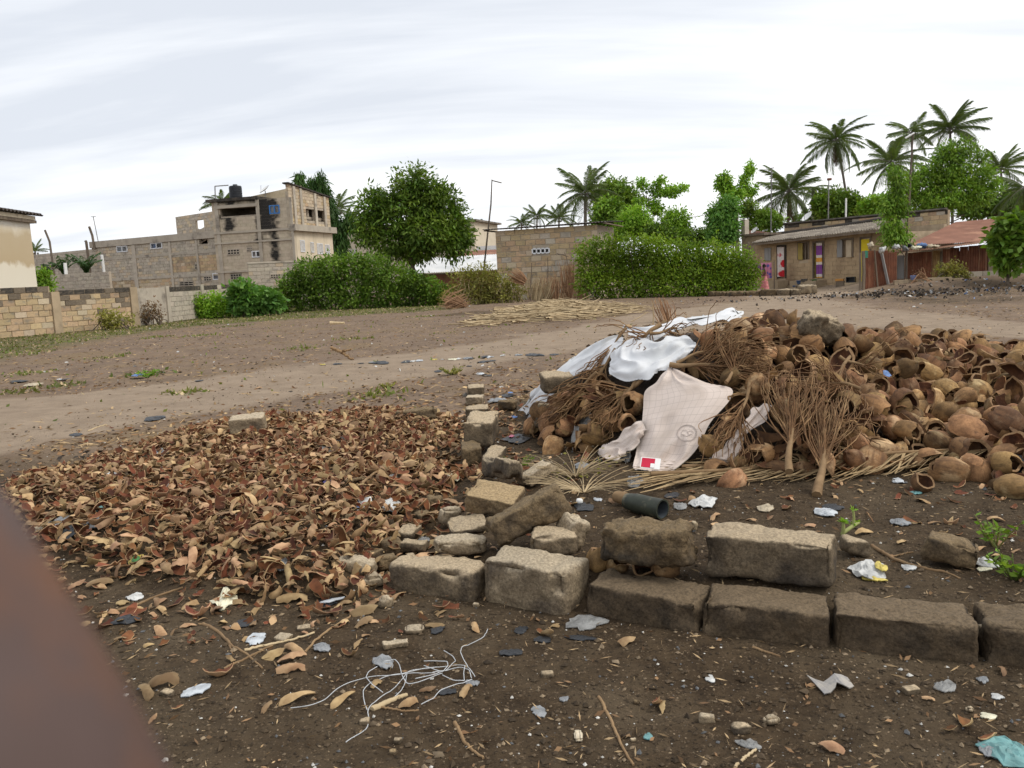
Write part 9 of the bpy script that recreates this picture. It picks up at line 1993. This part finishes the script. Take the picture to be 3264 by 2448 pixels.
def yard():
 p = RHP
 def Q(x, y, Y): return dep(*z2(x, y), Y)
 # washing
 a, c = Q(262, 838, 40.6), Q(490, 825, 40.2); pl = Plane(a, c); zt = pl.hit(*z2(380, 832))[1]; zb = pl.hit(*z2(400, 1050))[1]
 t = thing('clothes_line', 'washing line with a patterned pink and blue cloth behind the girl', 'clothes line', (a[0], a[1], 0))
 mb = MB(); add_tube(mb, [pl.p(-.1, zt, 0), pl.p(pl.len + .1, zt, 0)], .012, 5)
 for s in (-.1, pl.len + .1): add_tube(mb, [pl.p(s, -.05, 0), pl.p(s, zt + .06, 0)], .03, 6)
 part('line_frame', mb, 'wood', t)
 pm = pattern_mat('pink_blue_print', [(0.0, (.08, .08, .25)), (.30, (.11, .10, .30)), (.42, (.50, .18, .30)), (.9, (.58, .26, .34))], 5, 5, True)
 curtain(pl, (pl.len * .34, pl.len, zb, zt), None, pm, .04, 'cloth', 3, .04, label='pink cloth printed with blue blotches hanging behind the girl', cat='cloth')
 curtain(pl, (0, pl.len * .36, zb + .1, zt - .02), None, mat('violet_cloth', (.20, .12, .26), (.30, .10, .12), 4, var=.02), .02, 'cloth', 3, .04, label='dark violet red cloth hanging left of the girl', cat='cloth')
 # pot
 b_ = Q(210, 1185, 38.6); b_[2] = gz(b_[0], b_[1]); k = 38.6 / FPX * .22604; prof = np.array([(62, 0), (66, 30), (50, 80), (30, 105), (30, 112), (52, 120), (56, 130), (50, 132), (26, 122), (0, 118)]) * k; th = np.linspace(0, 6.283, 19)[:-1]
 V = np.stack([b_[0] + prof[:, 0, None] * np.cos(th), b_[1] + prof[:, 0, None] * np.sin(th), b_[2] + prof[:, 1, None] + 0 * th], -1).reshape(-1, 3); n = 18; i = np.arange(len(prof) - 1)[:, None] * n; j = np.arange(n)[None]
 tag(MB().add(V, np.stack([i + j, i + (j + 1) % n, i + n + (j + 1) % n, i + n + j], -1).reshape(-1, 4)).obj('clay_pot', mat('clay', (.26, .21, .165), (.18, .145, .115), 5), None, tuple(b_), True), 'grey clay stand with flared foot and rim left of the girl', 'pot', kind='thing')
 def bowl(x, y, Y, rpx, hpx, m_, lab, nm='basin'):
  b_ = Q(x, y, Y); b_[2] = max(b_[2], 0); kk = Y / FPX * .22604; r_, h = rpx * kk, hpx * kk; prof = np.array([(0, 0), (r_ * .7, 0), (r_, h), (r_ * 1.06, h), (r_ * .95, h * .95), (r_ * .66, h * .12), (0, h * .1)])
  V = np.stack([b_[0] + prof[:, 0, None] * np.cos(th), b_[1] + prof[:, 0, None] * np.sin(th), b_[2] + prof[:, 1, None] + 0 * th], -1).reshape(-1, 3); i = np.arange(len(prof) - 1)[:, None] * n
  tag(MB().add(V, np.stack([i + j, i + (j + 1) % n, i + n + (j + 1) % n, i + n + j], -1).reshape(-1, 4)).obj(nm, m_, None, tuple(b_), True), lab, nm.replace('_', ' '), kind='thing')
 bowl(1085, 1105, 39.4, 42, 40, plastic('plastic_green', *PLC['green']), 'green basin on the step by the purple striped curtain')
 bowl(945, 1098, 39.6, 48, 40, plastic('plastic_grey', *PLC['grey']), 'grey metal basin on the step left of the green one')
 bowl(870, 1130, 39.8, 36, 50, plastic('plastic_blue', *PLC['blue']), 'blue basin beside the left end of the step')
 bowl(800, 1172, 39.0, 24, 20, plastic('plastic_blue', *PLC['blue']), 'small blue bowl on the yard ground')
 bowl(980, 1165, 38.0, 20, 16, M['white'], 'white bowl on the yard kerb')
 bowl(850, 1185, 38.6, 26, 34, M['metal_grey'], 'small metal pot on the yard ground')
 a, c = Q(1530, 1105, 37.4), Q(1655, 1100, 37.2); q = Plane(a, c); z0, z1 = q.hit(*z2(1590, 1108))[1], q.hit(*z2(1590, 1030))[1]
 mb = MB(); mb.add(*q.box(0, q.len, z0, z1, -.3, -.27)); mb.add(*q.box(0, .03, z0, z1, -.27, 0)); mb.add(*q.box(q.len - .03, q.len, z0, z1, -.27, 0)); mb.add(*q.box(.03, q.len - .03, z0, z0 + .03, -.27, 0)); mb.add(*q.box(.03, q.len - .03, z1 - .03, z1, -.27, 0))
 tag(mb.obj('black_crate', M['black_plastic'], None, tuple(a)), 'open black crate on a block under the shuttered window', 'crate', kind='thing')
 V, F = q.box(-.05, q.len + .3, -.05, z0 - .003, -.35, .02); tag(MB().add(V, F).obj('concrete_block', M['concrete_tan'], None, tuple(q.p(.3, 0))), 'grey tan plinth block under the black crate', 'concrete block', kind='thing')
 V, F = q.box(-.42, -.08, 0, .32, -.2, .02); tag(MB().add(V, F).obj('wooden_box', M['wood'], None, tuple(q.p(-.25, 0))), 'small dark wooden box left of the black crate', 'box', kind='thing')
 V, F = q.box(-.44, -.10, .325, .42, -.2, .03); tag(MB().add(V, F).obj('orange_box', mat('orange_cloth', (.55, .27, .08), var=0), None, tuple(q.p(-.25, 0))), 'orange folded cloth on the small wooden box', 'cloth', kind='thing')
 # kerb of the yard
 pts = [(-380, 1300), (-150, 1300), (100, 1298), (330, 1294), (570, 1290), (745, 1285), (890, 1278)]
 for k, (x, y) in enumerate(pts[:-1]):
  A, Bq = ground(*z2(x, y)), ground(*z2(pts[k + 1][0], pts[k + 1][1])); e = (Bq - A)[:2]; L_ = np.linalg.norm(e); V, F = rough_box(L_ - .03, .3, .22 + .05 * (k > 2) + .02, 500 + k, rd=.03, rough=.02, chip=.06, res=.06)
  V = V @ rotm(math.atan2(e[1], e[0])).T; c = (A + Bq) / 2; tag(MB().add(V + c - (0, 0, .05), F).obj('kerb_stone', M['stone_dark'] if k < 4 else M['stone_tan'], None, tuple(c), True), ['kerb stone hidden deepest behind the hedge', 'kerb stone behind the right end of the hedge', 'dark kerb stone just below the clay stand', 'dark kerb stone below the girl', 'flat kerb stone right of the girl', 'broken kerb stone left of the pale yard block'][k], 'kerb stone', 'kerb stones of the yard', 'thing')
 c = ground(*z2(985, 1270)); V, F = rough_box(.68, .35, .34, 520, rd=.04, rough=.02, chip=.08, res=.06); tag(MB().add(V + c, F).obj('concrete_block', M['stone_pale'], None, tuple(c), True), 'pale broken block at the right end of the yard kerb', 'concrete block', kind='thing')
 # bucket and rags by the shack
 b_ = dep(*z3(650, 1510), 33.4); b_[2] = gz(b_[0], b_[1]) if True else 0; kk = 33.4 / FPX * .22604; prof = np.array([(0, 0), (34, 0), (42, 60), (45, 62), (38, 58), (30, 6), (0, 5)]) * kk; z0 = dep(*z3(650, 1512), 33.4)[2]
 V = np.stack([b_[0] + prof[:, 0, None] * np.cos(th), b_[1] + prof[:, 0, None] * np.sin(th), z0 + prof[:, 1, None] + 0 * th], -1).reshape(-1, 3); i = np.arange(len(prof) - 1)[:, None] * n
 tag(MB().add(V, np.stack([i + j, i + (j + 1) % n, i + n + (j + 1) % n, i + n + j], -1).reshape(-1, 4)).obj('bucket', mat('light_blue_plastic', (.30, .38, .70), rough=.5, var=0), None, (b_[0], b_[1], z0), True), 'light blue bucket on the ledge before the rusty shack', 'bucket', kind='thing')
 def rag(x, y, Y, w, h, col, lab, sd, f=z3):
  c = dep(*f(x, y), Y); kk = Y / FPX * .22604; V, F = rough_box(w * kk, .35, h * kk, sd, rd=.08, rough=.05, chip=.1, res=.05, lump=.4); tag(MB().add(V + c - (0, 0, h * kk / 2), F).obj('rag', plastic('plastic_' + col, *PLC[col]), None, tuple(c), True), lab, 'rag', kind='thing')
 rag(770, 1030, 34.9, 125, 55, 'blue', 'blue tarpaulin rag on the tin eave of the shack', 601); rag(690, 1060, 34.7, 100, 34, 'cream', 'cream cloth left of the blue rag on the eave', 602); rag(540, 1075, 34.8, 50, 56, 'grey', 'dark grey bucket-like bundle on the eave', 603); rag(610, 1040, 35.0, 50, 40, 'black', 'black bundle behind the cream cloth on the eave', 604); rag(930, 1045, 34.7, 170, 24, 'beige', 'brown rags spread right of the blue rag on the eave', 605); rag(400, 1045, 34.8, 46, 30, 'white', 'white scrap on the left of the shack eave', 606)
 rag(1880, 590, 33.8, 58, 66, 'beige', 'bundled beige sack stuck on top of the fence post', 607, z2); rag(2030, 650, 33.9, 34, 60, 'white', 'white cloth hung over the tin fence', 608, z2)
yard()

# ------------------------------------------------------------------ the out of focus bar next to the camera
def bar():
 E_ = [(-420, 1200), (-160, 1420), (0, 1585), (70, 1690), (140, 1805), (215, 1925), (300, 2060), (385, 2200), (455, 2330), (520, 2455), (640, 2720), (760, 3050)]
 D = .095; R_ = .026; n = len(E_); e = np.array(E_, float); tg = np.gradient(e, axis=0); tg /= np.linalg.norm(tg, axis=1)[:, None]; nr = np.stack([-tg[:, 1], tg[:, 0]], 1)
 c = e + nr * (R_ * FPX / D + 75) * np.where(nr[:, :1] < 0, 1, -1); d = rays(c); P = CAM + d * D
 k = P[-1]; P = np.vstack([P, [k + (.0, .0, -.15)], [k[0], k[1], .5], [k[0], k[1], 0.0]])
 V, F = tube(P, R_, 20); o = MB().add(V, F).obj('brown_bar', [mat('brown_bar', (.092, .060, .053), (.078, .05, .043), 20, c3=(.20, .075, .022), scale3=12, lo3=.50, hi3=.66, rough=.6, var=0)], None, tuple(P[-1]), True)
 tag(o, 'out of focus reddish brown curved bar right at the camera, lower left', 'bar', kind='thing')
bar()
